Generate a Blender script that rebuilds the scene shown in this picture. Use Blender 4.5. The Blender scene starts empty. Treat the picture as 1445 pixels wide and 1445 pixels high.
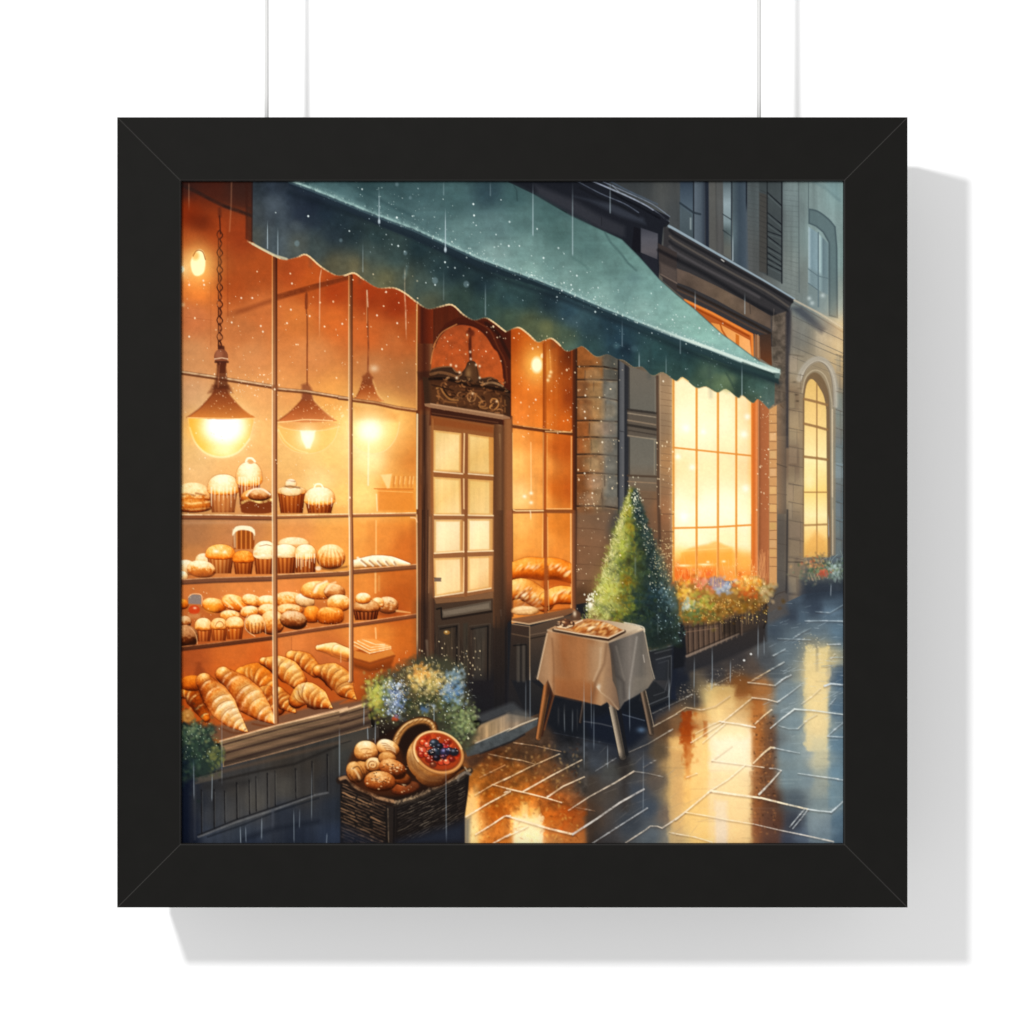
# A black-framed watercolour print of a rainy bakery street, hung on two cords in front of a white wall.
import bpy, bmesh
import math
import numpy as np

# ------------------------------------------------------------------ the printed watercolour
# The poster is a flat print; its ink is laid down stroke by stroke on a numpy sheet
# (one cell per ~0.36 mm) and becomes the colour attribute of the print's mesh.
PX0, PY0, PN = 252, 252, 942
R = np.random.RandomState(7)
CV = np.zeros((PN, PN, 3), np.float32)
YY, XX = np.mgrid[0:PN, 0:PN].astype(np.float32)
XX += PX0 + .5
YY += PY0 + .5


def tile(ox, oy):
    def f(*v):
        return [(ox + v[i] / 6.02, oy + v[i + 1] / 6.02) for i in range(0, len(v), 2)]
    return f


c11, c12, c13, c14 = tile(250, 250), tile(480, 250), tile(715, 250), tile(955, 250)
c21, c22, c23, c24 = tile(250, 485), tile(480, 485), tile(715, 485), tile(955, 485)
c31, c32, c33, c34 = tile(250, 720), tile(480, 720), tile(715, 720), tile(955, 720)
c41, c42, c43, c44 = tile(250, 955), tile(480, 955), tile(715, 955), tile(955, 955)


def pts(*v):
    return [(v[i], v[i + 1]) for i in range(0, len(v), 2)]


def lerp(a, b, t):
    return a + (b - a) * t


def sstep(a, b, x):
    t = np.clip((x - a) / (b - a), 0, 1)
    return t * t * (3 - 2 * t)


def spline(p, n=6, closed=False):
    p = np.array(p, float)
    m = len(p)
    out = []
    rng = range(m) if closed else range(m - 1)
    for i in rng:
        g = (lambda k: p[k % m]) if closed else (lambda k: p[min(max(k, 0), m - 1)])
        a, b, c, d = g(i - 1), g(i), g(i + 1), g(i + 2)
        for j in range(n):
            t = j / n
            out.append(.5 * (2 * b + (c - a) * t + (2 * a - 5 * b + 4 * c - d) * t * t + (3 * b - a - 3 * c + d) * t ** 3))
    if not closed:
        out.append(p[-1])
    return [tuple(q) for q in out]


def box(x0, y0, x1, y1):
    i0, j0 = max(0, int(math.floor(x0 - PX0))), max(0, int(math.floor(y0 - PY0)))
    i1, j1 = min(PN, int(math.ceil(x1 - PX0)) + 1), min(PN, int(math.ceil(y1 - PY0)) + 1)
    if i1 <= i0 or j1 <= j0:
        return None
    return slice(j0, j1), slice(i0, i1)


def vnoise(shape_scale, seed, octaves=4, ax=1., ay=1.):
    r = np.random.RandomState(seed)
    out = np.zeros((PN, PN), np.float32)
    amp = 1.
    tot = 0.
    s = shape_scale
    for o in range(octaves):
        nx, ny = max(2, int(PN / (s * ax)) + 3), max(2, int(PN / (s * ay)) + 3)
        g = r.rand(ny, nx).astype(np.float32)
        fx = np.arange(PN) / (s * ax)
        fy = np.arange(PN) / (s * ay)
        ix, iy = fx.astype(int), fy.astype(int)
        tx, ty = fx - ix, fy - iy
        tx = (tx * tx * (3 - 2 * tx)).astype(np.float32)
        ty = (ty * ty * (3 - 2 * ty)).astype(np.float32)
        row = g[:, ix] * (1 - tx) + g[:, ix + 1] * tx
        out += amp * (row[iy] * (1 - ty)[:, None] + row[iy + 1] * ty[:, None])
        tot += amp
        amp *= .55
        s = max(1.01, s / 2.)
    out /= tot
    return (out - .5) * 2


N_BIG = vnoise(90, 1, 5)
N_MED = vnoise(30, 2, 4)
N_FINE = vnoise(7, 3, 3)
N_VERT = vnoise(14, 4, 4, .5, 8)
N_HORZ = vnoise(12, 5, 4, 7, .5)
N_SPK = vnoise(2.6, 6, 2)


CLIP = None


def clip_to(p=None):
    global CLIP
    if p is None:
        CLIP = None
    else:
        CLIP = np.clip(.5 - sd_poly(p, XX, YY) / 1.4, 0, 1)


def col_at(col, sl):
    if isinstance(col, np.ndarray) and col.ndim == 3:
        return col
    if callable(col):
        return col(XX[sl], YY[sl])
    return np.array(col, np.float32)[:3]


def put(sl, a, col, mode='n'):
    """blend colour (0..255) with coverage a over the sheet"""
    c = col_at(col, sl)
    if CLIP is not None:
        a = a * CLIP[sl]
    a = a[..., None]
    if mode == 'n':
        CV[sl] = CV[sl] * (1 - a) + c * a
    elif mode == 'm':
        CV[sl] = CV[sl] * (1 - a + a * c / 255.)
    elif mode == 's':
        CV[sl] = 255 - (255 - CV[sl]) * (1 - a * c / 255.)
    elif mode == 'a':
        CV[sl] = CV[sl] + a * c


def sd_poly(p, X, Y):
    p = np.array(p, np.float32)
    d2 = np.full(X.shape, 1e9, np.float32)
    ins = np.zeros(X.shape, bool)
    n = len(p)
    for i in range(n):
        ax, ay = p[i]
        bx, by = p[(i + 1) % n]
        ex, ey = bx - ax, by - ay
        l2 = ex * ex + ey * ey
        if l2 < 1e-9:
            continue
        t = np.clip(((X - ax) * ex + (Y - ay) * ey) / l2, 0, 1)
        dx, dy = X - ax - t * ex, Y - ay - t * ey
        d2 = np.minimum(d2, dx * dx + dy * dy)
        if ay != by:
            c = (ay > Y) != (by > Y)
            ins ^= c & (X < ex * (Y - ay) / ey + ax)
    d = np.sqrt(d2)
    return np.where(ins, -d, d)


def cover(p, soft=.7, pad=0.):
    xs, ys = [q[0] for q in p], [q[1] for q in p]
    e = soft + abs(pad) + 1
    sl = box(min(xs) - e, min(ys) - e, max(xs) + e, max(ys) + e)
    if sl is None:
        return None, None, None
    d = sd_poly(p, XX[sl], YY[sl]) - pad
    return sl, np.clip(.5 - d / (2 * soft), 0, 1), d


def poly(p, col, a=1., soft=.7, mode='n', wob=0., edge=0., edgecol=None):
    xs, ys = [q[0] for q in p], [q[1] for q in p]
    e = soft + 2 + wob
    sl = box(min(xs) - e, min(ys) - e, max(xs) + e, max(ys) + e)
    if sl is None:
        return
    d = sd_poly(p, XX[sl], YY[sl])
    if wob:
        d = d + N_FINE[sl] * wob
    m = np.clip(.5 - d / (2 * soft), 0, 1)
    put(sl, m * a, col, mode)
    if edge:
        b = m * np.exp(-((d + edge * .6) / edge) ** 2)
        put(sl, b * .8 * a, edgecol, mode)


def seg_dist(p, X, Y):
    """distance to a polyline, the parameter 0..1 along it and the signed side"""
    p = np.array(p, np.float32)
    L = np.r_[0, np.cumsum(np.hypot(*(p[1:] - p[:-1]).T))]
    tot = max(L[-1], 1e-6)
    best = np.full(X.shape, 1e9, np.float32)
    par = np.zeros(X.shape, np.float32)
    side = np.zeros(X.shape, np.float32)
    for i in range(len(p) - 1):
        ax, ay = p[i]
        ex, ey = p[i + 1] - p[i]
        l2 = ex * ex + ey * ey
        if l2 < 1e-9:
            continue
        t = np.clip(((X - ax) * ex + (Y - ay) * ey) / l2, 0, 1)
        dx, dy = X - ax - t * ex, Y - ay - t * ey
        d2 = dx * dx + dy * dy
        k = d2 < best
        best = np.where(k, d2, best)
        par = np.where(k, (L[i] + t * math.sqrt(l2)) / tot, par)
        side = np.where(k, np.sign(ex * (Y - ay) - ey * (X - ax)), side)
    return np.sqrt(best), par, side


def line(p, col, w=1.5, a=1., soft=.6, w1=None, mode='n', fade=(0, 0), rough=0., smooth=0):
    if smooth:
        p = spline(p, smooth)
    xs, ys = [q[0] for q in p], [q[1] for q in p]
    e = max(w, w1 or 0) + soft + 2
    sl = box(min(xs) - e, min(ys) - e, max(xs) + e, max(ys) + e)
    if sl is None:
        return
    d, t, s = seg_dist(p, XX[sl], YY[sl])
    ww = w if w1 is None else w + (w1 - w) * t
    m = np.clip(.5 - (d - ww / 2) / (2 * soft), 0, 1)
    if fade[0]:
        m = m * np.clip(t / fade[0], 0, 1)
    if fade[1]:
        m = m * np.clip((1 - t) / fade[1], 0, 1)
    if rough:
        m = m * np.clip(1 + rough * (N_FINE[sl] * 2.2 + N_SPK[sl] * .8), 0, 1.2)
    put(sl, np.clip(m * a, 0, 1), col, mode)


def glow(x, y, rx, ry, col, a=1., mode='s', pw=1.):
    sl = box(x - 3 * rx, y - 3 * ry, x + 3 * rx, y + 3 * ry)
    if sl is None:
        return
    r2 = ((XX[sl] - x) / rx) ** 2 + ((YY[sl] - y) / ry) ** 2
    put(sl, a * np.exp(-r2 ** pw), col, mode)


def ell(x, y, rx, ry, col, a=1., ang=0., soft=.6, mode='n'):
    m_ = max(rx, ry) + soft + 1
    sl = box(x - m_, y - m_, x + m_, y + m_)
    if sl is None:
        return
    ca, sa = math.cos(ang), math.sin(ang)
    dx, dy = XX[sl] - x, YY[sl] - y
    u, v = (dx * ca + dy * sa) / rx, (-dx * sa + dy * ca) / ry
    d = (np.sqrt(u * u + v * v) - 1) * min(rx, ry)
    put(sl, a * np.clip(.5 - d / (2 * soft), 0, 1), col, mode)


def field(samples, s=14., p=1.6):
    """smooth wash through colour samples (x, y, r, g, b)"""
    S = np.array(samples, np.float32).reshape(-1, 5)
    st = 6
    g = np.arange(0, PN + st, st)
    gx, gy = np.meshgrid(g + PX0, g + PY0)
    num = np.zeros(gx.shape + (3,), np.float32)
    den = np.zeros(gx.shape, np.float32)
    for x, y, r, gg, b in S:
        w = 1. / ((gx - x) ** 2 + (gy - y) ** 2 + s * s) ** p
        num += w[..., None] * np.array([r, gg, b], np.float32)
        den += w
    low = num / den[..., None]
    f = np.arange(PN) / st
    i = f.astype(int)
    t = (f - i).astype(np.float32)
    rw = low[:, i] * (1 - t)[None, :, None] + low[:, i + 1] * t[None, :, None]
    full = rw[i] * (1 - t)[:, None, None] + rw[i + 1] * t[:, None, None]

    def fn(X, Y):
        j = (Y[:, 0] - PY0 - .5).astype(int)
        k = (X[0] - PX0 - .5).astype(int)
        return full[j[0]:j[-1] + 1, k[0]:k[-1] + 1]
    return fn


def grad(p0, p1, *stops):
    """linear wash from p0 to p1; stops are (t, r, g, b)"""
    ts = [s[0] for s in stops]
    dx, dy = p1[0] - p0[0], p1[1] - p0[1]
    l2 = dx * dx + dy * dy

    def fn(X, Y):
        t = ((X - p0[0]) * dx + (Y - p0[1]) * dy) / l2
        return np.stack([np.interp(t, ts, [s[k] for s in stops]) for k in (1, 2, 3)], -1).astype(np.float32)
    return fn


def mottle(p, amt, noise=None, soft=2.):
    """watercolour blooms inside an outline"""
    sl, m, d = cover(p, soft)
    if sl is None:
        return
    n = (noise if noise is not None else N_MED)[sl]
    CV[sl] *= (1 + (m * n * amt)[..., None])


def blur(a, r):
    for ax in (0, 1):
        for _ in range(2):
            k = 2 * r + 1
            pad = [(0, 0)] * a.ndim
            pad[ax] = (r + 1, r)
            c = np.cumsum(np.pad(a, pad, mode='edge'), axis=ax, dtype=np.float64)
            n = a.shape[ax]
            hi = np.take(c, np.arange(k, k + n), axis=ax)
            lo = np.take(c, np.arange(0, n), axis=ax)
            a = ((hi - lo) / k).astype(np.float32)
    return a


def ramp(v, cols):
    cols = np.array(cols, np.float32)
    x = np.linspace(0, 1, len(cols))
    return np.stack([np.interp(v, x, cols[:, k]) for k in range(3)], -1).astype(np.float32)


CRUST = [(78, 28, 8), (142, 58, 14), (204, 106, 30), (238, 162, 68), (254, 216, 130), (255, 244, 204)]
BROWN = [(54, 20, 6), (104, 42, 12), (156, 76, 28), (204, 124, 58), (240, 190, 122), (254, 232, 188)]
ORNG = [(92, 28, 4), (156, 60, 8), (212, 100, 18), (242, 142, 40), (254, 192, 90), (255, 234, 164)]
SUGAR = [(140, 64, 24), (196, 112, 52), (232, 170, 98), (250, 214, 150), (255, 238, 194), (255, 250, 226)]
PALE = [(120, 70, 34), (180, 120, 66), (222, 172, 110), (244, 210, 152), (253, 236, 198), (255, 250, 232)]


def loaf(sp, wid, cols=CRUST, light=(-.25, -.75), ridges=0, rdepth=.3, skew=.5, base=.42, gain=.5, sugar=0., outline=.28, a=1., tex=.09, ew=.9, pw=1.):
    """a rounded body grown along a spine: croissants, rolls, loaves, baguettes"""
    sp = spline(sp, 7) if len(sp) > 2 else [tuple(lerp(np.array(sp[0], float), np.array(sp[1], float), t)) for t in np.linspace(0, 1, 8)]
    mw = max(wid)
    xs, ys = [q[0] for q in sp], [q[1] for q in sp]
    sl = box(min(xs) - mw - 2, min(ys) - mw - 2, max(xs) + mw + 2, max(ys) + mw + 2)
    if sl is None:
        return
    d, t, s = seg_dist(sp, XX[sl], YY[sl])
    w = np.interp(t, np.linspace(0, 1, len(wid)), wid)
    p = np.array(sp)
    k = np.clip((t * (len(p) - 1)), 0, len(p) - 1.001)
    tg = np.gradient(p, axis=0)
    tg /= np.linalg.norm(tg, axis=1)[:, None] + 1e-6
    tx, ty = np.interp(k, np.arange(len(p)), tg[:, 0]), np.interp(k, np.arange(len(p)), tg[:, 1])
    if ridges:
        ph = (t * ridges + skew * s * (d / np.maximum(w, .1)) ** 2 * .5)
        saw = ph - np.floor(ph)
        w = w * (1 + .02 * np.sin(ph * 2 * math.pi))
    q = np.clip(d / np.maximum(w, .05), 0, 2)
    # surface normal of a round section
    cx, cy = np.interp(k, np.arange(len(p)), p[:, 0]), np.interp(k, np.arange(len(p)), p[:, 1])
    ux, uy = (XX[sl] - cx) / np.maximum(w, .05), (YY[sl] - cy) / np.maximum(w, .05)
    h = np.sqrt(np.clip(1 - np.minimum(q, 1) ** 2, 0, 1))
    lit = ux * light[0] + uy * light[1]
    v = base - .03 + gain * 1.3 * (lit * .8 + (h - .55) * .6 * pw)
    if ridges:
        v = v + rdepth * (.5 * np.cos(ph * 2 * math.pi) - .2) * h
    v = v + tex * (N_FINE[sl] * .7 + N_SPK[sl] * .5)
    c = ramp(np.clip(v, 0, 1), cols)
    if sugar:
        sg = np.clip((lit + .2 + N_FINE[sl] * .5 + N_SPK[sl] * .35) * 2.2, 0, 1) * sugar
        sc = ramp(np.clip(.4 + lit * .7 + (h - .5) * .35 + N_SPK[sl] * .1 + N_FINE[sl] * .12, 0, 1), SUGAR)
        c = c * (1 - sg[..., None]) + sc * sg[..., None]
    m = np.clip(.5 - (d - w) / 1.3, 0, 1)
    if outline:
        put(sl, np.clip(.5 - (d - w - ew) / 2.4, 0, 1) * outline * a, (92, 40, 14))
    put(sl, m * a, c)


def muffin(x, y, w, h, cup=.55, top=CRUST, paper=(172, 78, 20), lite=(236, 150, 62), stripes=9, sugar=0., drip=0, flare=.12, base=.55, domew=1.12):
    """fluted cup with a dome; x, y is the middle of the base"""
    hc = h * cup
    tw = w * (1 + flare) / 2
    bw = w * (1 - flare) / 2
    p = pts(x - tw, y - hc, x + tw, y - hc, x + bw, y, x - bw, y)
    poly(p, (84, 38, 14), .4, 1.4)

    def f(X, Y):
        u = (X - x) / (tw - (tw - bw) * np.clip((Y - y + hc) / hc, 0, 1))
        st = .5 + .5 * np.cos(np.arcsin(np.clip(u, -1, 1)) / math.pi * stripes * 2 * math.pi)
        sh = np.clip(1.04 - .5 * np.abs(u + .12) ** 1.8, .42, 1.06)
        g = np.clip(1.04 - .38 * np.clip((Y - y + hc) / hc, 0, 1), .4, 1.1)
        c = np.array(paper, np.float32) + (np.array(lite, np.float32) - np.array(paper, np.float32)) * st[..., None]
        k = sh * g
        return c * np.stack([k ** .75, k ** 1.25, k ** 1.6], -1)
    poly(p, f, 1, .7)
    dh = h - hc
    yc = y - hc + dh * .12
    rx, ry = tw * domew, dh * 1.05
    sl = box(x - rx - 3, yc - ry - 3, x + rx + 3, yc + dh * .5 + h * .4)
    if sl is None:
        return
    X, Y = XX[sl], YY[sl]
    u, v = (X - x) / rx, (Y - yc) / np.where(Y < yc, ry, dh * .32 + 1)
    r = np.sqrt(np.abs(u) ** 2.3 + np.abs(v) ** 2.3)
    hh = np.sqrt(np.clip(1 - r * r, 0, 1))
    val = base - .04 + .62 * (-v * .6 - u * .12) * .9 + .32 * (hh - .55) + .13 * N_FINE[sl] + .1 * N_SPK[sl]
    c = ramp(np.clip(val, 0, 1), top)
    m = np.clip(.5 - (r - 1) * min(rx, ry) / 1.4, 0, 1)
    if sugar:
        k = np.clip((-v + .25 + N_FINE[sl] * .6) * 3, 0, 1) * sugar
        sc = ramp(np.clip(.62 - v * .35 - np.abs(u) ** 2 * .3 - u * .06 + .2 * (hh - .6) + .07 * N_SPK[sl], 0, 1), SUGAR)
        c = c * (1 - k[..., None]) + sc * k[..., None]
    put(sl, np.clip(.5 - (r - 1.05) * min(rx, ry) / 2, 0, 1) * .22, (110, 50, 18))
    put(sl, m, c)
    if drip:
        for i in range(drip):
            xx = x + rx * .86 * (2 * (i + .5) / drip - 1) + R.uniform(-.8, .8)
            ln = hc * R.uniform(.25, .75)
            line(pts(xx, yc - dh * .15, xx, yc + ln), (255, 240, 200), R.uniform(1.2, 2.4), .85, .8, .6)


def bun(x, y, rx, ry, ang=0., cols=CRUST, base=.5, gain=.6, sugar=0., cut=None, n=2.2, a=1.):
    """a round roll or cake lit from above"""
    m_ = max(rx, ry) + 3
    sl = box(x - m_, y - m_, x + m_, y + m_)
    if sl is None:
        return
    ca, sa = math.cos(ang), math.sin(ang)
    dx, dy = XX[sl] - x, YY[sl] - y
    u, v = (dx * ca + dy * sa) / rx, (-dx * sa + dy * ca) / ry
    v = np.where(v > 0, v * 1.18, v)
    r = (np.abs(u) ** n + np.abs(v) ** n) ** (1. / n)
    h = np.sqrt(np.clip(1 - r * r, 0, 1))
    up = -(dy / max(ry, rx * .7))
    val = base - .04 + gain * 1.45 * (up * .6 + (h - .6) * .45 - u * .08) + .1 * N_FINE[sl] + .07 * N_SPK[sl]
    c = ramp(np.clip(val, 0, 1), cols)
    if sugar:
        k = np.clip((up + .12 + N_FINE[sl] * .55 + N_SPK[sl] * .3) * 2.4, 0, 1) * sugar
        sc = ramp(np.clip(.46 + up * .55 + (h - .5) * .35 + N_SPK[sl] * .1, 0, 1), SUGAR)
        c = c * (1 - k[..., None]) + sc * k[..., None]
    px = min(rx, ry)
    put(sl, np.clip(.5 - (r - 1.0) * px / 2.4, 0, 1) * np.clip(.35 - up * .5, 0, .7) * a, (84, 36, 12))
    put(sl, np.clip(.5 - (r - 1) * px / 1.5, 0, 1) * a, c)


CROI = [(70, 20, 4), (124, 44, 8), (178, 78, 18), (220, 122, 38), (246, 184, 92), (255, 234, 174)]


def croissant(sp, wid, nr=8, bow=.5, flour=0., cols=CROI, base=.45, gain=.62, light=(-.25, -.75), a=1.):
    loaf(sp, wid, cols, light, 0, tex=.16, base=base, gain=gain, sugar=flour, a=a)
    q = np.array(spline(sp, 8) if len(sp) > 2 else sp, float)
    tg = np.gradient(q, axis=0)
    tg /= np.linalg.norm(tg, axis=1)[:, None] + 1e-6
    L = len(q) - 1
    for i in range(nr):
        t = (i + .6 + R.uniform(-.22, .22)) / (nr + .2)
        k = t * L
        j = int(min(k, L - 1))
        f = k - j
        c = q[j] * (1 - f) + q[j + 1] * f
        d = tg[j] * (1 - f) + tg[min(j + 1, L)] * f
        w = np.interp(t, np.linspace(0, 1, len(wid)), wid)
        nn = np.array([-d[1], d[0]])
        arc = [tuple(c + nn * w * s * .97 + d * w * bow * (s * s * .8 - .4) + R.uniform(-.25, .25, 2)) for s in np.linspace(-1, 1, 9)]
        hi = [(x + d[0] * w * .17, y + d[1] * w * .17) for x, y in arc]
        lo = [(x - d[0] * w * .14, y - d[1] * w * .14) for x, y in arc]
        for _ in range(3):
            m_ = R.randint(2, 6)
            line([(x_ + d[0] * w * R.uniform(.05, .3), y_ + d[1] * w * R.uniform(.05, .3)) for x_, y_ in arc[m_:m_ + 3]], (255, 226, 160) if R.rand() < .6 else (150, 66, 14), R.uniform(.7, 1.5), R.uniform(.25, .6), .8, fade=(.3, .3))
        line(lo, (112, 40, 6), w * .22, .3, w * .12 + .5, fade=(.22, .22))
        line(arc, (104, 38, 8), 1.2, R.uniform(.3, .65), .9, fade=(.25, .2), rough=.5)
        line(hi, (255, 218, 140) if not flour else (255, 240, 206), w * .16 + .5, R.uniform(.3, .65) + .15 * flour, w * .07 + .6, fade=(.3, .35), rough=.4)


def dabs(n, where, colour, size, stretch=1.6, a=.8, ang=None, soft=.7):
    for i in range(n):
        q = where()
        if q is None:
            continue
        x, y = q
        s = R.uniform(*size)
        c = colour(x, y)
        ell(x, y, s * stretch, s, c, a * R.uniform(.6, 1), R.uniform(0, 3.14) if ang is None else ang + R.uniform(-.4, .4), soft)


def vary(c, k):
    j = R.uniform(-k, k)
    return (c[0] + j + R.uniform(-k, k) * .4, c[1] + j + R.uniform(-k, k) * .4, c[2] + j + R.uniform(-k, k) * .4)


def speck(n, x0, y0, x1, y1, col=(255, 244, 214), r=(.4, 1.3), a=(.4, 1.)):
    for i in range(n):
        s = r[0] + (r[1] - r[0]) * R.rand() ** 2.5
        ell(R.uniform(x0, x1), R.uniform(y0, y1), s, s * R.uniform(.9, 1.4), col, R.uniform(*a), 0, .5)
# ------------------------------------------------------------------ facade wash (right of the shop)
F_FAC = field([
    820, 260, 40, 44, 54, 900, 262, 62, 66, 68, 945, 265, 84, 86, 84, 960, 300, 80, 84, 84, 1010, 270, 96, 96, 92, 1015, 330, 92, 90, 86,
    1060, 270, 90, 100, 100, 1062, 370, 98, 100, 97, 1090, 300, 92, 100, 100, 1115, 280, 112, 128, 128, 1115, 400, 118, 128, 124,
    1140, 270, 126, 148, 146, 1160, 330, 132, 158, 156, 1185, 270, 130, 164, 162, 1185, 360, 140, 172, 168, 1180, 430, 150, 168, 160,
    1140, 430, 118, 132, 130, 1186, 470, 200, 178, 140, 1170, 475, 176, 160, 136, 1130, 470, 126, 126, 118, 1112, 470, 104, 98, 90,
    1112, 560, 130, 108, 84, 1112, 650, 122, 100, 80, 1112, 760, 104, 92, 80, 1112, 850, 86, 80, 76, 1130, 520, 152, 140, 118, 1130, 600, 168, 144, 110,
    1130, 700, 158, 136, 106, 1130, 800, 124, 110, 92, 1130, 850, 74, 74, 78, 1184, 520, 172, 150, 118, 1184, 580, 134, 138, 130, 1184, 650, 112, 130, 134,
    1184, 720, 104, 122, 128, 1184, 800, 88, 104, 114, 1150, 850, 48, 58, 72, 820, 500, 130, 76, 40, 840, 520, 120, 84, 54, 865, 520, 86, 78, 66,
    820, 600, 128, 74, 36, 845, 600, 150, 116, 78, 866, 600, 104, 102, 92, 820, 680, 118, 72, 40, 845, 690, 118, 92, 66, 866, 690, 96, 90, 80,
    820, 780, 128, 86, 56, 845, 780, 120, 86, 60, 880, 620, 70, 70, 72, 880, 740, 74, 70, 66, 905, 560, 110, 102, 90, 905, 650, 104, 100, 90,
    905, 700, 112, 88, 66, 940, 560, 158, 132, 102, 940, 650, 168, 126, 84, 940, 720, 150, 100, 66, 940, 790, 130, 90, 60, 930, 850, 120, 90, 60,
    820, 860, 100, 66, 42, 1000, 440, 90, 74, 62, 1080, 450, 74, 62, 54], 10)
poly(pts(800, 240, 1200, 240, 1200, 900, 800, 1000), F_FAC)
mottle(pts(800, 240, 1200, 240, 1200, 900, 800, 1000), .06)
mottle(pts(900, 240, 1120, 240, 1120, 420, 900, 330), -.0)
poly(pts(940, 240, 1104, 240, 1104, 420, 940, 330), (40, 46, 54), .2, 8)
mottle(pts(900, 240, 1200, 240, 1200, 500, 900, 500), .10, N_VERT)

# upper windows
wn = grad((0, 254), (0, 350), (0, 52, 68, 86), (.5, 84, 104, 118), (1, 58, 74, 86))
poly(c14(28, 0, 140, 0, 140, 550, 28, 470), wn)
poly(c14(148, 0, 240, 0, 240, 620, 148, 560), grad((979, 0), (995, 0), (0, 92, 106, 118), (.6, 78, 92, 104), (1, 52, 62, 76)))
poly(c14(240, 20, 272, 20, 275, 640, 244, 600), (36, 44, 58))
line(c14(143, 0, 143, 560), (38, 46, 56), 2)
line(c14(28, 220, 140, 300, 200, 315), (40, 52, 62), 3, .8)
poly(c14(30, 240, 130, 310, 140, 550, 28, 470), (70, 82, 84), .55, 2)
line(c14(118, 350, 118, 440), (176, 190, 190), 2.4, .55, 1)
line(c14(330, 0, 335, 640), (60, 62, 62), 1.4, .8)
poly(c14(270, 0, 330, 0, 340, 670, 275, 630), (92, 92, 88), .7)
poly(c14(392, 0, 468, 0, 468, 700, 400, 660), grad((1020, 254), (1030, 350), (0, 84, 100, 106), (.35, 140, 160, 166), (.62, 120, 140, 144), (.75, 74, 88, 90), (1, 96, 98, 92)))
poly(c14(470, 0, 595, 0, 610, 790, 478, 720), grad((1033, 0), (1056, 0), (0, 78, 94, 100), (.45, 58, 74, 88), (.8, 68, 84, 98), (1, 84, 92, 98)))
line(c14(392, 315, 462, 360), (52, 62, 68), 1.6, .8)
line(c14(392, 450, 462, 500), (44, 54, 58), 1.6, .8)
line(c14(467, 0, 464, 420, 470, 700), (30, 38, 48), 1.8, .9)
line(c14(592, 20, 592, 300), (22, 28, 40), 1.8, .9, fade=(0, .3))
glow(1034, 328, 7, 22, (60, 84, 84), .35)
for i in range(26):
    y = 262 + i * 6.2
    k = R.uniform(-1, 1)
    line(pts(1055, y + k, 1071, y + 3 + k), (66, 70, 70), .9, R.uniform(.15, .45), .5)
# shutter strip with slanted louvres
poly(c14(700, 20, 895, 20, 895, 900, 700, 800), (62, 70, 72), .75, 1)
poly(c14(700, 130, 770, 150, 770, 820, 700, 800), (72, 70, 66), .9, 1)
for (y0, y1) in ((130, 240), (300, 400), (385, 470), (460, 500), (500, 590), (590, 660), (640, 720), (690, 760), (740, 800)):
    line(c14(770, y0, 890, y1), (28, 34, 40), 1.7, .85, .6, rough=.3)
    line(c14(770, y0 + 22, 890, y1 + 24), (110, 124, 126), 1.2, .35)
line(c14(768, 40, 768, 830), (30, 34, 38), 1.5, .8)
line(c14(893, 0, 893, 900), (26, 30, 36), 2, .85)
for i in range(15):
    y = 268 + i * 7.2
    line(pts(1072, y, 1084, y + 5), (44, 46, 48), .9, .4)
    line(pts(1106, y + R.uniform(-1, 1), 1127, y + 2), (84, 94, 94), .8, R.uniform(.2, .5))
for i in range(10):
    y = 365 + i * 6.5
    line(pts(1104, y, 1127, y + 7), (92, 98, 96), .8, .35)
line(c14(1035, 40, 1040, 980), (84, 96, 98), 1.6, .7)
line(c14(1120, 0, 1118, 260), (72, 88, 90), 1.4, .7)
# far house: arched upper window
poly(spline(c14(1118, 265, 1200, 285, 1290, 350, 1350, 420), 5) + c14(1365, 600, 1370, 1200, 1290, 1180, 1290, 560, 1240, 470, 1180, 420, 1118, 395), (84, 108, 112), .8, 1, edge=1.4, edgecol=(58, 76, 84))
poly(c14(1118, 420, 1205, 480, 1205, 960, 1118, 900), grad((1141, 0), (1155, 0), (0, 164, 190, 196), (.3, 116, 146, 156), (1, 132, 162, 170)))
poly(c14(1205, 480, 1285, 560, 1285, 1000, 1205, 960), grad((1155, 0), (1168, 0), (0, 186, 208, 206), (.25, 150, 182, 184), (.5, 98, 124, 132), (1, 112, 140, 146)))
poly(c14(1118, 770, 1285, 850, 1285, 1180, 1118, 1100), (112, 136, 140), .6, 2)
line(c14(1118, 780, 1200, 840, 1285, 860), (84, 108, 116), 1.4, .7)
line(c14(1203, 470, 1203, 1100), (84, 110, 120), 2.2, .8)
line(c14(1118, 900, 1200, 960), (82, 104, 112), 1.4, .7)
line(c14(1290, 540, 1295, 1150), (84, 106, 112), 1.6, .7)
poly(c14(1240, 20, 1385, 20, 1385, 200, 1320, 150), (110, 146, 150), .5, 4)
line(c14(1130, 20, 1260, 90, 1380, 200), (98, 128, 132), 3, .5, 2)
for s_ in ((1150, 1070), (1125, 1030), (1240, 1005)):
    glow(955 + s_[0] / 6.02, 250 + s_[1] / 6.02, 3, 3, (190, 205, 200), .55)

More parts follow.
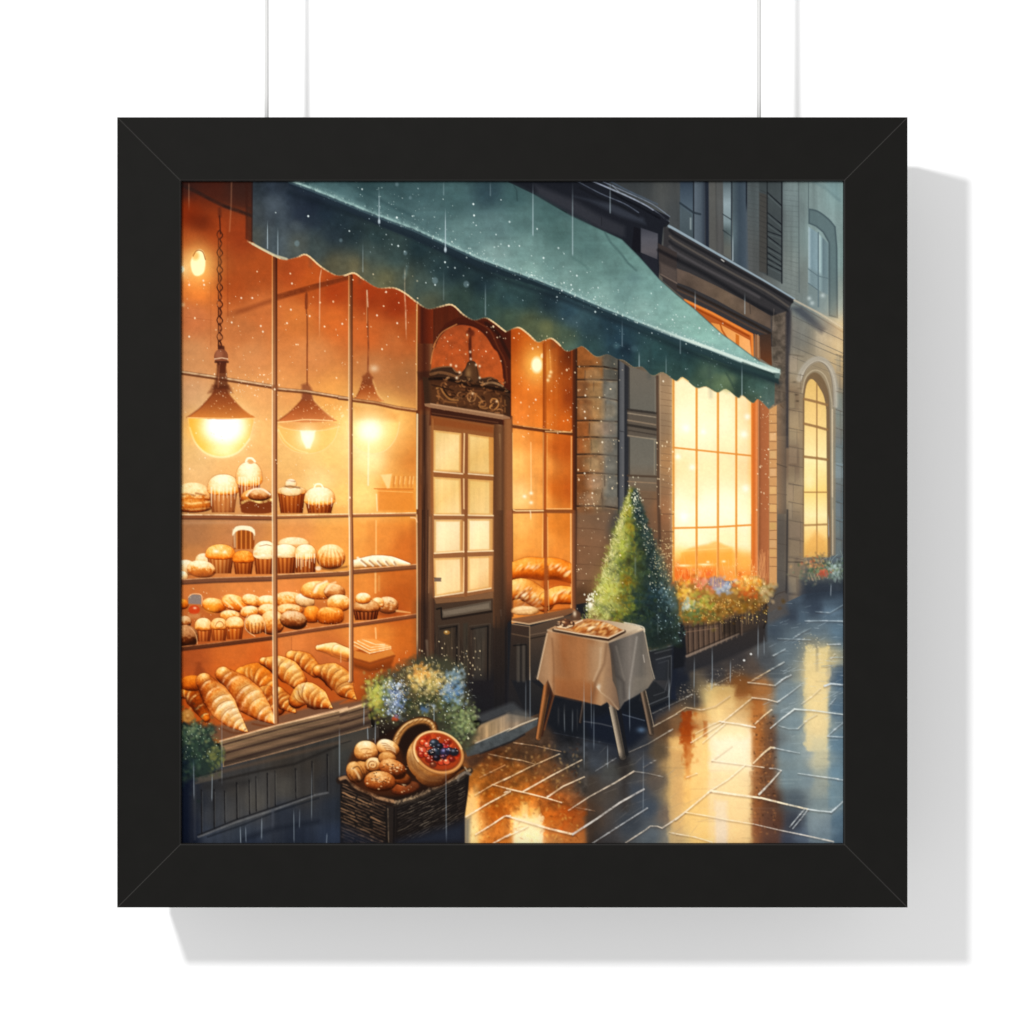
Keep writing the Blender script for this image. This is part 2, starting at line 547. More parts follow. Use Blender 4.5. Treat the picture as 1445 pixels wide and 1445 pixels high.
# cornices
poly(pts(700, 250, 860, 250, 850, 290, 720, 262), (40, 44, 54))
dk = (30, 33, 42)
poly(c13(0, 35, 700, 30, 1000, 160, 1385, 335, 1370, 385, 1330, 430, 1290, 860, 1050, 640, 960, 520, 830, 465), dk)
poly(c13(240, 60, 560, 190, 800, 330, 1000, 420, 1000, 500, 820, 450, 560, 310, 260, 150), (56, 58, 66), .8, 4)
poly(c13(560, 160, 900, 230, 1160, 350, 1180, 400, 960, 330, 700, 200), (58, 64, 76), .75, 3)
poly(c13(800, 340, 990, 430, 980, 505, 810, 420), (48, 50, 58), .9, 2)
line(c13(805, 345, 805, 410), (28, 30, 36), 1, .7)
for L, c, w, a in (((700, 22, 1000, 150, 1200, 250, 1375, 375), (150, 160, 178), 1.9, .9), ((790, 25, 1000, 120, 1230, 225, 1385, 335), (120, 132, 150), 1.5, .85),
                   ((600, 35, 800, 140, 1000, 225, 1120, 300), (98, 108, 126), 1.5, .75), ((860, 25, 1030, 115, 1280, 230), (74, 90, 108), 2.4, .8), ((900, 70, 960, 130, 1010, 150), (150, 162, 176), 1.3, .7),
                   ((880, 120, 1000, 190, 1100, 240, 1300, 350), (18, 20, 28), 3, .8), ((1250, 290, 1370, 375, 1340, 425), (20, 22, 30), 2.6, .8)):
    line(c13(*L), c, w, a, .6, smooth=5, rough=.15)
line(c13(620, 90, 800, 180, 960, 240, 1120, 330), (22, 24, 30), 3, .6, 1.5)
poly(c13(1080, 420, 1135, 440, 1135, 650, 1060, 620), (24, 24, 32))
poly(c13(1140, 430, 1285, 480, 1280, 700, 1140, 640), grad((0, 321), (0, 366), (0, 62, 64, 74), (.35, 86, 86, 94), (.75, 92, 88, 92), (1, 76, 74, 80)))
poly(c13(1140, 645, 1280, 700, 1290, 860, 1180, 760), (36, 38, 48))
# second building cornice and fascia
poly(c14(-110, 420, 0, 455, 500, 740, 1000, 1035, 965, 1100, 940, 1440, 700, 1440, 640, 1330, 60, 1030, -120, 880), (56, 54, 56))
line(c14(-66, 416, 0, 452, 250, 596, 500, 740, 760, 890, 1000, 1035), (146, 168, 180), 3.6, .95, .7, smooth=4, w1=2.2)
line(c14(-60, 450, 0, 500, 250, 640, 500, 780, 760, 925, 980, 1060), (34, 34, 38), 4, .9, 1, smooth=4)
line(c14(-60, 500, 0, 545, 250, 690, 500, 830, 760, 970, 950, 1100), (98, 90, 82), 2.6, .8, 1, smooth=4)
line(c14(-60, 545, 0, 590, 250, 730, 500, 870, 720, 1000, 940, 1135), (38, 38, 42), 4, .9, 1, smooth=4)
line(c14(-60, 590, 0, 640, 250, 780, 480, 900, 700, 1020), (84, 80, 82), 3.4, .8, 1.4, smooth=4)
line(c14(-60, 650, 0, 700, 200, 800, 420, 930, 640, 1070, 830, 1170), (32, 32, 36), 6, .9, 2, smooth=4)
line(c14(380, 700, 400, 715), (220, 215, 205), 1.6, .8)
poly(c14(-40, 760, 100, 810, 330, 920, 560, 1040, 800, 1180, 800, 1290, 560, 1170, 330, 1040, 100, 930, -40, 880), grad((955, 0), (1090, 0), (0, 98, 82, 72), (.5, 106, 88, 72), (1, 86, 72, 62)))
mottle(c14(-40, 760, 560, 1040, 800, 1180, 800, 1290, 330, 1040, -40, 880), .3, N_MED)
line(c14(0, 925, 140, 990, 400, 1120, 640, 1240, 800, 1330), (44, 34, 28), 3.4, .85, 1.2)
line(c14(0, 955, 140, 1020, 400, 1150, 640, 1280, 760, 1330), (94, 70, 54), 2.4, .8, 1)
line(c14(620, 1060, 625, 1160), (54, 46, 42), 1.2, .6)
poly(c13(1285, 560, 1445, 640, 1445, 980, 1300, 830), (62, 54, 52))
poly(c13(1300, 720, 1445, 790, 1445, 900, 1310, 820), (88, 76, 70), .9, 2)
line(c13(1310, 825, 1445, 900), (124, 106, 94), 2, .7)
line(c13(1290, 620, 1445, 700), (28, 26, 30), 5, .8, 1.5)
# the shop's high window above the awning, lit from inside
poly(c14(55, 1035, 300, 1145, 650, 1330, 655, 1700, 480, 1500), (178, 90, 38))
line(c14(70, 1045, 300, 1155, 640, 1340, 645, 1560), (236, 140, 60), 3.2, .9, 1)
line(c14(120, 1095, 330, 1200, 610, 1350), (150, 62, 14), 2.4, .8)
poly(c14(290, 1235, 380, 1255, 500, 1320, 620, 1385, 640, 1560, 400, 1400), grad((1010, 455), (1060, 495), (0, 226, 150, 76), (1, 240, 176, 110)))
line(c14(370, 1250, 385, 1300, 440, 1390), (170, 80, 24), 2.4, .8)
poly(c14(500, 1330, 530, 1345, 530, 1500, 500, 1490), (196, 106, 34), .9)
poly(c14(660, 1330, 705, 1350, 710, 1560, 660, 1520), (142, 98, 66))
poly(c14(705, 1340, 800, 1330, 810, 1610, 710, 1540), grad((0, 470), (0, 516), (0, 66, 50, 42), (1, 110, 62, 36)))
line(c14(690, 1340, 692, 1530), (196, 160, 124), 1.4, .7)
# column of the second shop and stone to its right
poly(c14(805, 1180, 930, 1140, 945, 1440, 945, 2200, 840, 2200, 815, 1600), (98, 86, 74), .9, 1)
mottle(c14(805, 1180, 930, 1140, 945, 2200, 815, 2100), .35, N_FINE)
line(c14(825, 1120, 820, 1300), (140, 128, 116), 1.2, .4)
poly(c14(925, 1160, 975, 1120, 970, 1300, 955, 1600, 950, 2300, 925, 2300), (52, 50, 56), .75, 1.6)
poly(c14(960, 1120, 1000, 1090, 1420, 1290, 1420, 1420, 1060, 1200), (92, 100, 104), .6, 5)
poly(c14(970, 1110, 1060, 1100, 1265, 1290, 1230, 1330), (66, 72, 82), .75, 3)
line(c14(1000, 1045, 1200, 1150, 1420, 1285), (190, 178, 156), 2.6, .85, .8)
line(c14(1000, 1075, 1200, 1185, 1420, 1320), (92, 90, 90), 1.6, .7, 1)
glow(1194, 480, 34, 46, (190, 126, 50), .8)
glow(1194, 470, 16, 30, (120, 80, 30), .6)
for (y0, y1) in ((1180, 1330), (1300, 1440), (1350, 1480), (1440, 1560), (1530, 1640)):
    line(c14(985, y0, 1200, (y0 + y1) // 2 + 30, 1420, y1 + 60), (84, 80, 76), 1, .5, .6, rough=.4)
for i in range(9):
    y = 500 + i * 36 + R.uniform(-6, 6)
    line(pts(1113, y, 1135, y + 3), (100, 88, 74), 1., .5, .6, rough=.3)
    line(pts(1178, y + 8, 1192, y + 11), (96, 98, 96), 1., .5, .6, rough=.3)
    line(pts(1093, y + 12, 1110, y + 15), (74, 62, 52), 1., .5, .6, rough=.3)
poly(c24(1335, 1010, 1420, 1010, 1420, 1140, 1335, 1140), (136, 156, 160), .7, .8)
for q in range(5):
    glow(1125 + R.uniform(-4, 5), 530 + q * 9, 3, 1.2, (80, 76, 70), .5, 'm')

# arched window
arch_o = spline(c24(1040, 300, 1080, 210, 1140, 150, 1205, 130, 1270, 160, 1320, 240, 1345, 360, 1350, 520), 5)
poly(arch_o + c34(1350, 380, 1060, 470) + c24(1040, 900), (150, 132, 104), .65, 1.2)
line(arch_o, (176, 168, 152), 8, .8, 1.4)
line([(x + 1, y + 3) for x, y in arch_o], (214, 204, 184), 2, .5, 1)
line(spline(c24(1060, 320, 1100, 220, 1150, 170, 1205, 152, 1265, 185, 1305, 260, 1325, 380, 1328, 520), 5), (116, 100, 82), 1.2, .6)
line(spline(c24(1065, 420, 1090, 300, 1135, 240, 1190, 225, 1250, 262, 1290, 350, 1318, 500), 5) + c34(1325, 380), (206, 190, 160), 1.6, .55)
win = spline(c24(1085, 460, 1100, 360, 1130, 305, 1165, 310, 1210, 370, 1250, 450, 1270, 560), 5) + c34(1280, 400, 1080, 400)
poly(spline(c24(1072, 470, 1090, 330, 1130, 262, 1185, 245, 1245, 300, 1290, 420, 1300, 560), 5) + c34(1310, 400, 1070, 400), (118, 94, 66), .85, 1)
poly(win, grad((0, 535), (0, 790), (0, 224, 186, 112), (.25, 240, 210, 138), (.45, 252, 234, 174), (.62, 246, 214, 128), (.75, 252, 234, 176), (.9, 244, 204, 120), (1, 222, 176, 98)))
glow(1142, 680, 9, 12, (255, 250, 200), .3)
for yy0, yy1 in ((470, 520), (680, 730), (960, 985)):
    line(c24(1085, yy0, 1190, (yy0 + yy1) / 2, 1275, yy1), (146, 112, 72), 3.6, .9, .8)
line(c24(1085, 1262, 1275, 1262), (168, 128, 76), 2, .85)
line(c34(1083, 128, 1278, 120), (164, 130, 84), 3, .85)
line(c24(1190, 340, 1190, 1300) + c34(1190, 380), (150, 114, 70), 1.8, .9)
poly(c34(1085, 300, 1180, 180, 1275, 260, 1280, 380, 1085, 380), (220, 164, 84), .55, 4)
line(c24(1322, 560, 1322, 1300), (224, 206, 174), 1.8, .75)
line(c34(1325, 0, 1325, 370), (200, 180, 150), 1.6, .7)
poly(c34(945, 0, 1070, 0, 1075, 640, 1000, 800, 950, 600), (146, 124, 98), .45, 4)
line(c34(950, 440, 1070, 442), (70, 62, 56), 2, .7)
line(c34(940, 0, 935, 500, 930, 700), (46, 44, 46), 2.6, .7, 1)
poly(c34(850, 0, 925, 0, 925, 640, 790, 900, 780, 780, 850, 640), (82, 78, 74), .45, 3)
# ---- the second shop's big window
poly(c24(-40, 200, 640, 480, 640, 1445, -40, 1445), (244, 190, 100))
F_W = field([955, 560, 250, 222, 160, 955, 600, 254, 236, 184, 975, 620, 252, 228, 166, 990, 570, 252, 232, 176, 1005, 600, 252, 230, 172, 1022, 580, 250, 222, 150,
             1035, 620, 250, 226, 160, 1052, 580, 238, 190, 110, 1053, 630, 242, 200, 124, 955, 660, 248, 206, 124, 955, 720, 254, 240, 190, 975, 690, 250, 216, 140,
             992, 660, 250, 216, 140, 995, 720, 255, 248, 214, 1022, 660, 250, 214, 136, 1025, 720, 255, 246, 206, 1052, 660, 240, 184, 98, 1052, 720, 252, 234, 172,
             965, 760, 255, 246, 200, 960, 775, 252, 222, 130, 990, 760, 255, 244, 190, 1022, 765, 254, 232, 156, 1052, 765, 252, 230, 166, 970, 790, 246, 170, 70,
             1000, 785, 244, 176, 76, 1030, 785, 246, 180, 80, 1050, 795, 248, 180, 84, 960, 810, 232, 110, 40, 1000, 812, 234, 120, 44, 1050, 815, 236, 126, 50], 7)
poly(c24(-30, 150, 632, 420, 632, 1445, -30, 1445) + c34(632, 0, 632, 620, -30, 620)[:0], F_W)
poly(c34(-30, -40, 632, -40, 632, 600, -30, 600), F_W)
mottle(pts(950, 530, 1060, 530, 1060, 820, 950, 820), .03, N_VERT)
poly(pts(950, 530, 1059, 555, 1059, 775, 950, 775), (255, 248, 222), .5, 6)
for x_, y_, r_ in ((968, 590, 14), (994, 605, 16), (1024, 590, 14), (965, 715, 16), (998, 715, 18), (1026, 712, 16), (1050, 735, 10)):
    glow(x_, y_, r_, r_ * 1.8, (255, 250, 226), .5, 'n')
poly(spline(c34(30, 360, 120, 320, 250, 290, 330, 262, 420, 300, 470, 320), 4) + c34(475, 470, 30, 480), (244, 166, 60), .55, 2, wob=1)
line(c34(30, 350, 150, 340, 300, 330, 470, 318), (252, 214, 130), 1.6, .7, 1)
for x, y, w in ((60, 470, 60), (240, 462, 60), (265, 440, 14), (400, 435, 16)):
    glow(955 + x / 6.02, 720 + y / 6.02, w / 6.02, 1.6, (255, 230, 170), .9)
for x0, w in ((-28, 3.2), (168, 3.4), (350, 3.4), (505, 3.2)):
    line(c24(x0, 200, x0, 1445) + c34(x0, 600), (214, 142, 62), w, .95, .7)
    line(c24(x0 - 8, 300, x0 - 8, 1445) + c34(x0 - 8, 560), (250, 214, 140), 1, .5, .5)
for a_, b_ in ((882, 952),):
    line(c24(-30, a_, 635, b_), (216, 140, 62), 2.6, .9)
line(c34(-30, 152, 300, 145, 635, 125), (220, 140, 58), 2.8, .9)
for x, y, r in ((80, 720, 6), (225, 750, 4), (600, 620, 4), (585, 1230, 5), (570, 770, 5), (130, 1050, 4), (10, 960, 4), (60, 60 + 1410, 7)):
    glow(955 + x / 6.02, 485 + y / 6.02, r, r, (255, 248, 224), .75)
poly(c24(632, 400, 695, 420, 690, 1445) + c34(690, 560, 632, 560), grad((1060, 0), (1071, 0), (0, 226, 132, 56), (.35, 206, 106, 44), (.75, 226, 142, 82), (1, 168, 92, 54)))
poly(c24(693, 470, 785, 560, 785, 1445) + c34(785, 640, 690, 640), grad((1070, 0), (1086, 0), (0, 132, 78, 48), (.3, 168, 100, 62), (1, 180, 108, 66)))
poly(c24(785, 560, 850, 520, 850, 1445) + c34(850, 640, 785, 640), (206, 154, 100))
for i in range(18):
    y = 585 + i * 12.6
    line(pts(1086, y, 1096, y + R.uniform(-.6, .6)), (128, 86, 56), 1.1, .7, .5)
    if R.rand() < .5:
        poly(pts(1086.5, y + 1, 1095, y + 1, 1095, y + 11, 1086.5, y + 11), vary((222, 176, 122), 16), .7, .8)
line(c24(695, 480, 695, 1445) + c34(690, 500), (240, 180, 124), 1., .5)
poly(c24(850, 520, 930, 480, 930, 1445, 860, 1445), grad((1096, 0), (1112, 0), (0, 150, 116, 84), (.5, 116, 96, 78), (1, 84, 74, 66)), .7, 1)
line(c24(880, 520, 905, 545), (96, 74, 54), 1.6, .6)
line(c24(850, 1020, 930, 1050), (82, 70, 58), 1.4, .6)

# ---- stone pier, downpipe and panelled pilaster
poly(c23(590, 0, 820, 0, 820, 1445, 590, 1445), grad((813, 0), (872, 0), (0, 136, 78, 38), (.35, 146, 88, 46), (.5, 128, 98, 66), (1, 96, 94, 84)), .55, 3)
poly(c23(820, 60, 945, 120, 945, 1300, 820, 1300), (88, 88, 80), .65, 2)
for y, b in ((195, 205), (305, 300), (455, 470), (655, 650), (795, 790), (940, 945), (1100, 1100), (1380, 1385)):
    line(c23(598, y, 720, y - 4, 830, y + 2, 940, b + 12), (44, 30, 22), 2.2, .8, .8, rough=.5)
    line(c23(598, y + 16, 830, y + 16, 940, b + 24), (196, 150, 98), 1.4, .28, .8, rough=.5)
for q in (((598, 205, 815, 205, 815, 295, 598, 295), (170, 104, 48)), ((700, 320, 815, 320, 815, 450, 700, 450), (172, 124, 72)), ((715, 470, 840, 470, 835, 640, 715, 640), (168, 124, 76)),
          ((600, 660, 690, 660, 690, 785, 600, 785), (164, 92, 44)), ((705, 665, 820, 660, 830, 785, 705, 785), (158, 132, 98)), ((600, 805, 710, 800, 710, 930, 600, 930), (170, 92, 42)),
          ((715, 805, 830, 805, 830, 935, 715, 935), (150, 128, 96)), ((710, 955, 840, 955, 830, 1095, 715, 1090), (162, 118, 80)), ((840, 480, 935, 485, 935, 640, 840, 640), (106, 104, 94)),
          ((840, 330, 935, 330, 935, 460, 840, 460), (98, 96, 86)), ((835, 960, 935, 960, 930, 1090, 835, 1090), (112, 108, 98)), ((730, 1120, 860, 1120, 850, 1240, 730, 1240), (150, 122, 92)), ((600, 40, 660, 25, 800, 140, 800, 180, 600, 180), (158, 92, 42))):
    poly(c23(*q[0]), q[1], .5, 2.2, wob=.8)
line(c23(735, 320, 815, 330), (226, 170, 100), 2, .3, 1)
for i in range(14):
    line(c23(735, 480 + i * 11, 812, 482 + i * 11), (206, 160, 104), .8, .3, .5)
line(c23(815, 1230, 815, 1400), (70, 54, 42), 1.6, .6)
poly(c23(815, 300, 940, 320, 940, 1380, 815, 1380), (138, 134, 122), .45, 5)
poly(c23(700, 960, 830, 960, 820, 1390, 690, 1390), (166, 132, 98), .35, 6)
for y, xj in ((519, 826), (535, 838), (563, 855), (594, 832), (617, 834), (642, 834), (668, 853), (692, 849)):
    line(pts(xj, y + 2, xj + R.uniform(-1, 1), y + 20), (60, 44, 34), 1.4, .5, .9, rough=.6, fade=(.1, .2))
for r_ in range(8):
    y = 519 + r_ * 25
    for k_ in range(2):
        a_ = R.uniform(815, 850)
        poly(spline(pts(a_, y + 4, a_ + 18, y + 3, a_ + 20, y + 18, a_ + 2, y + 20), 4, True), vary((176, 146, 106), 20), .22, 2.4, wob=1)
for r_ in range(14):
    y = 500 + r_ * 26
    for x0, x1 in ((1113, 1134), (1180, 1192)):
        m_ = R.uniform(x0 + 5, x1 - 3)
        line(pts(x0, y, x1, y + 4), (84, 74, 64), 1, .5, .6, rough=.4)
        line(pts(m_, y + 2, m_, y + 24), (92, 80, 68), .9, .4, .6, rough=.4)
        poly(pts(x0, y + 2, m_, y + 3, m_, y + 24, x0, y + 24), vary((176, 156, 126) if x1 < 1150 else (140, 148, 142), 14), .25, 1.4, wob=.6)
mottle(c23(590, 0, 945, 0, 945, 1445, 590, 1445), .16, N_FINE)
mottle(c33(590, 0, 820, 0, 720, 860, 590, 860), .2, N_MED)
poly(c33(590, 0, 900, 0, 740, 560, 600, 640), (146, 106, 76), .5, 5)
for y in (745, 770, 796):
    line(pts(814, y, 834, y + 1, 852, y + 3), (92, 62, 42), 1.3, .45, .9, rough=.5)
line(c33(590, 595, 720, 600), (92, 62, 42), 1.4, .6, .8)
poly(c23(945, 135, 1040, 200, 1035, 1300, 1000, 1445, 945, 1445), grad((872, 0), (888, 0), (0, 34, 34, 38), (.2, 84, 86, 90), (.5, 98, 98, 100), (.62, 40, 42, 48), (1, 50, 50, 54)), .95)
line(c23(950, 130, 945, 1300), (30, 30, 32), 1.8, .8)
line(c23(950, 740, 1000, 750), (50, 50, 54), 1.3, .7)
poly(c23(1040, 190, 1275, 270, 1275, 1260, 1040, 1260), grad((0, 515), (0, 700), (0, 110, 102, 90), (.4, 104, 100, 90), (.75, 112, 106, 94), (1, 118, 94, 72)))
poly(c23(1025, 560, 1270, 600, 1270, 800, 1025, 790), (92, 80, 68), .8, 1)
for y, dy, c, w in ((560, 30, (48, 42, 38), 3.4), (590, 35, (168, 150, 126), 1.5), (650, 40, (150, 128, 104), 2), (690, 40, (46, 40, 36), 3.6), (735, 40, (60, 52, 46), 1.6), (780, 35, (164, 146, 122), 1.5), (1120, 10, (76, 58, 44), 3), (1170, 15, (160, 130, 100), 1.4), (1250, 10, (124, 94, 70), 1.4), (1310, 10, (96, 70, 52), 1.4)):
    line(c23(1030, y, 1270, y + dy), c, w, .8, .8)
line(c23(1040, 210, 1042, 560), (60, 58, 56), 2, .7)
line(c23(1042, 800, 1042, 1110), (58, 54, 50), 2, .7)
line(c23(1262, 300, 1262, 580), (150, 138, 120), 1.2, .5)
line(c23(1255, 820, 1255, 1110), (160, 146, 122), 1.4, .5)
line(c23(1280, 280, 1290, 1445) + c33(1300, 300), (82, 60, 46), 4, .85, 1)
line(c23(1305, 260, 1305, 1445), (182, 152, 120), 1.6, .5)
for i in range(17):
    y = 350 + i * 58 + R.uniform(-8, 8)
    line(c23(1310, y, 1400, y + R.uniform(6, 20)), (96, 74, 58), 1, .5, .6, rough=.4)
poly(c23(1300, 270, 1330, 245, 1420, 320, 1415, 1445, 1300, 1445), (186, 140, 96), .25, 2)
poly(c33(1040, 0, 1300, 0, 1300, 300, 1240, 320), (112, 82, 60), .4, 5)
line(c33(1300, 0, 1300, 400), (84, 58, 42), 3, .6, 1.4)
for y in (30, 180, 275):
    line(c33(1305, y, 1415, y + 4), (96, 66, 46), 1.2, .6, .6, rough=.3)

# ------------------------------------------------------------------ the lit bakery window (interior)
F_IN = field([
    260, 262, 66, 30, 24, 300, 258, 92, 32, 16, 340, 262, 62, 34, 26, 262, 300, 134, 46, 14, 300, 325, 160, 66, 26, 340, 330, 148, 60, 26,
    262, 340, 166, 76, 32, 262, 365, 190, 110, 60, 280, 405, 226, 128, 54, 330, 400, 174, 80, 34, 370, 380, 172, 80, 34, 370, 440, 196, 112, 60, 270, 450, 196, 116, 70, 340, 470, 192, 116, 66,
    410, 380, 168, 74, 32, 440, 400, 184, 86, 34, 470, 410, 166, 64, 24, 420, 450, 208, 122, 60, 470, 450, 204, 106, 46, 440, 500, 208, 136, 80,
    520, 415, 156, 58, 22, 560, 430, 152, 54, 20, 520, 470, 196, 100, 46, 570, 470, 166, 80, 34, 530, 520, 192, 124, 74, 575, 530, 172, 110, 64, 560, 480, 186, 106, 56,
    270, 500, 200, 140, 92, 350, 500, 204, 136, 84, 270, 560, 198, 146, 106, 370, 560, 220, 156, 96, 340, 650, 230, 176, 112, 262, 640, 222, 178, 116,
    270, 670, 226, 184, 124, 370, 680, 228, 172, 106, 370, 620, 232, 176, 106, 410, 560, 218, 150, 88, 470, 560, 228, 160, 84, 410, 660, 228, 180, 110, 470, 640, 242, 200, 116,
    450, 680, 242, 216, 146, 484, 700, 242, 206, 120, 484, 600, 240, 190, 100, 520, 650, 250, 228, 156, 550, 600, 240, 180, 90, 565, 630, 222, 144, 66, 580, 645, 212, 130, 56, 560, 690, 232, 164, 76, 510, 700, 248, 218, 136,
    575, 710, 230, 156, 64, 270, 750, 172, 128, 94, 340, 745, 192, 140, 100, 420, 745, 222, 166, 106, 470, 750, 228, 178, 102, 505, 750, 236, 180, 98, 535, 760, 224, 154, 76, 575, 770, 206, 120, 52,
    270, 790, 190, 138, 90, 480, 790, 236, 184, 100, 560, 800, 200, 112, 46, 270, 835, 200, 126, 72, 340, 832, 218, 148, 86, 400, 830, 222, 152, 90, 440, 830, 218, 146, 80, 510, 830, 222, 150, 74,
    570, 840, 192, 102, 40, 550, 860, 180, 84, 32, 270, 930, 170, 88, 44, 330, 920, 206, 116, 54, 370, 930, 208, 110, 48, 410, 915, 218, 142, 82, 470, 925, 194, 116, 66, 510, 895, 230, 160, 84,
    540, 895, 222, 144, 66, 570, 900, 204, 114, 44, 570, 945, 198, 102, 40, 540, 965, 160, 78, 32, 262, 990, 178, 76, 22, 330, 965, 222, 118, 40, 400, 965, 214, 104, 30, 450, 990, 176, 86, 40, 490, 965, 190, 100, 42, 520, 985, 150, 74, 30], 9)
INT = pts(250, 250, 370, 250, 420, 320, 590, 380, 592, 990, 540, 1000, 300, 1050, 250, 1020)
poly(INT, F_IN)
mottle(INT, .045, N_BIG)
mottle(INT, .02, N_HORZ)
mottle(INT, .03, N_FINE)
mottle(pts(250, 250, 420, 250, 590, 400, 590, 500, 250, 460), .07, N_MED)
poly(INT, (255, 228, 192), .25, 3, 'm')
poly(pts(250, 735, 500, 735, 500, 960, 250, 960), (255, 214, 160), .5, 10, 'm')
poly(pts(500, 735, 590, 735, 590, 990, 500, 990), (255, 222, 176), .5, 6, 'm')
# soffit bands, back-wall beam
line(c11(30, 60, 150, 115, 280, 185, 400, 245, 640, 330), (46, 28, 24), 5, .8, 1.4, rough=.25)
poly(c11(20, 20, 650, 20, 650, 300, 400, 235, 180, 130, 20, 60), (58, 30, 24), .55, 5)
line(c11(590, 60, 590, 520), (60, 26, 18), 3, .6, 1.2)
line(c11(640, 30, 640, 540), (40, 26, 26), 3, .8, 1.2)
glow(285, 315, 18, 14, (110, 60, 50), .45, 'm')
line(c11(400, 1180, 600, 1120, 800, 1050), (134, 62, 30), 7, .5, 2.4, rough=.3, fade=(.25, 0))
line(c11(850, 1020, 1100, 950, 1445, 850), (112, 46, 20), 8, .75, 1.6, rough=.2)
line(c11(850, 985, 1100, 915, 1400, 850), (196, 92, 40), 1.2, .5)
line(c12(540, 1000, 560, 1400), (170, 80, 36), 1.2, .5)
line(c11(70, 1190, 300, 1215), (160, 84, 44), 1, .4)
line(c11(425, 300, 430, 1180), (130, 52, 22), 1.6, .35, 1)
line(c11(285, 900, 285, 1445), (160, 84, 46), 1.2, .35, 1)
# chains and cords
line(c11(360, 270, 362, 330), (82, 34, 20), 5, .6, 1.6)
line(c11(360, 330, 368, 480), (74, 26, 14), 2.2, .85)
y = 326.
k = 0
while y < 490:
    line(spline(pts(311.5 - 3.2, y, 310.5 - 4.2 + (k % 2) * 2, y + 5, 310.5 - 2, y + 11), 4), (62, 22, 12), 1.6, .85, rough=.4)
    line(spline(pts(309.8, y - 1, 310.5 + 3.6 - (k % 2) * 1.4, y + 6, 310, y + 12), 4), (74, 28, 14), 1.8, .85, rough=.4)
    y += 11.5 + R.uniform(-1, 2)
    k += 1
line(pts(310.5, 330, 310.5, 490), (80, 32, 16), 1.2, .5, rough=.8)
line(c11(1100, 980, 1092, 1060, 1104, 1200, 1106, 1445) + c21(1104, 0, 1104, 350), (126, 58, 28), 2, .8)
line(c11(1098, 1000, 1098, 1110), (120, 50, 24), 4.4, .65, 1.)
line(c12(228, 960, 232, 1180, 240, 1445) + c22(236, 230), (136, 66, 34), 2.6, .75, .8, rough=.4)
line(c12(225, 965, 226, 1240), (224, 160, 104), 1, .6)


def pendant(x, ytop, ybase, hw, topw, fin, cols, seed):
    r = np.random.RandomState(seed)
    sh = spline(pts(x - topw, ytop, x - topw * 1.5, ytop + (ybase - ytop) * .25, x - hw * .62, ytop + (ybase - ytop) * .7, x - hw, ybase), 5)
    shr = [(2 * x - a, b) for a, b in sh][::-1]
    c0, c1, c2 = cols
    poly(sh + spline(pts(x - hw, ybase, x, ybase + 2.5, x + hw, ybase), 6) + shr, grad((x, ytop), (x, ybase), (0, *c0), (.55, *c1), (1, *c2)), 1, .8, wob=.5)
    line(shr[2:], (236, 186, 116), 2.4, .55, 1.2)
    line(sh[3:], (120, 50, 20), 2, .5, 1.2)
    for i in range(26):
        t = r.rand()
        yy = ytop + (ybase - ytop) * t
        w_ = topw + (hw - topw) * t ** 1.3
        ell(x + r.uniform(-w_, w_), yy, .8, .8, (250, 206, 150), r.uniform(.2, .8), 0, .6)


# glass bowls first, then shades
def bowl(x, y, hw, h, col, a):
    p = spline(pts(x - hw, y, x - hw * .86, y + h * .5, x - hw * .5, y + h * .88, x, y + h, x + hw * .5, y + h * .88, x + hw * .86, y + h * .5, x + hw, y), 6)
    poly(p, col, a, 1.2)
    line(p, (250, 214, 150), 1.3, .55, .7)


glow(315, 605, 70, 60, (255, 190, 90), .5)
bowl(312, 590, 47, 56, grad((265, 0), (360, 0), (0, 240, 180, 70), (.25, 250, 196, 70), (.6, 255, 226, 130), (.85, 252, 206, 96), (1, 232, 166, 74)), .92)
line(spline(pts(268, 604, 276, 625, 292, 640, 314, 645, 336, 638, 352, 620), 5), (255, 236, 176), 2.2, .8, 1.2)
glow(270, 604, 12, 20, (250, 180, 40), .35, 'n')
glow(316, 603, 34, 28, (255, 246, 190), 1., 's', 1.6)
glow(316, 600, 27, 25, (255, 255, 250), 1., 'n', 2.2)
glow(312, 637, 20, 8, (255, 240, 170), .5)
for x in range(12):
    ell(312 + R.uniform(-44, 44), 605 + R.uniform(0, 30), 1, 1, (255, 240, 190), .7)
pendant(312, 544, 589, 48, 8, 0, ((120, 56, 28), (160, 82, 38), (206, 124, 56)), 3)
poly(c21(300, 350, 440, 350, 480, 420, 260, 420), (110, 52, 28), .6, 2, wob=1)
line(c21(90, 628, 370, 634, 655, 640), (248, 202, 128), 1.4, .8)
poly(c21(345, 10, 400, 20, 405, 70, 350, 60), (76, 32, 20), .9, 1)
ell(312, 503.5, 10, 11, (132, 72, 46), .95)
ell(309, 500, 5, 6, (170, 106, 76), .6, 0, 2)
line(c21(318, 130, 380, 120, 430, 130), (248, 214, 176), 1.4, .8)
line(c21(325, 155, 430, 155), (70, 30, 18), 3, .8, .8)
poly(c21(340, 160, 420, 160, 405, 250, 350, 250), (84, 36, 22), .95, 1)
line(c21(365, 165, 360, 240), (176, 108, 76), 1.5, .5)

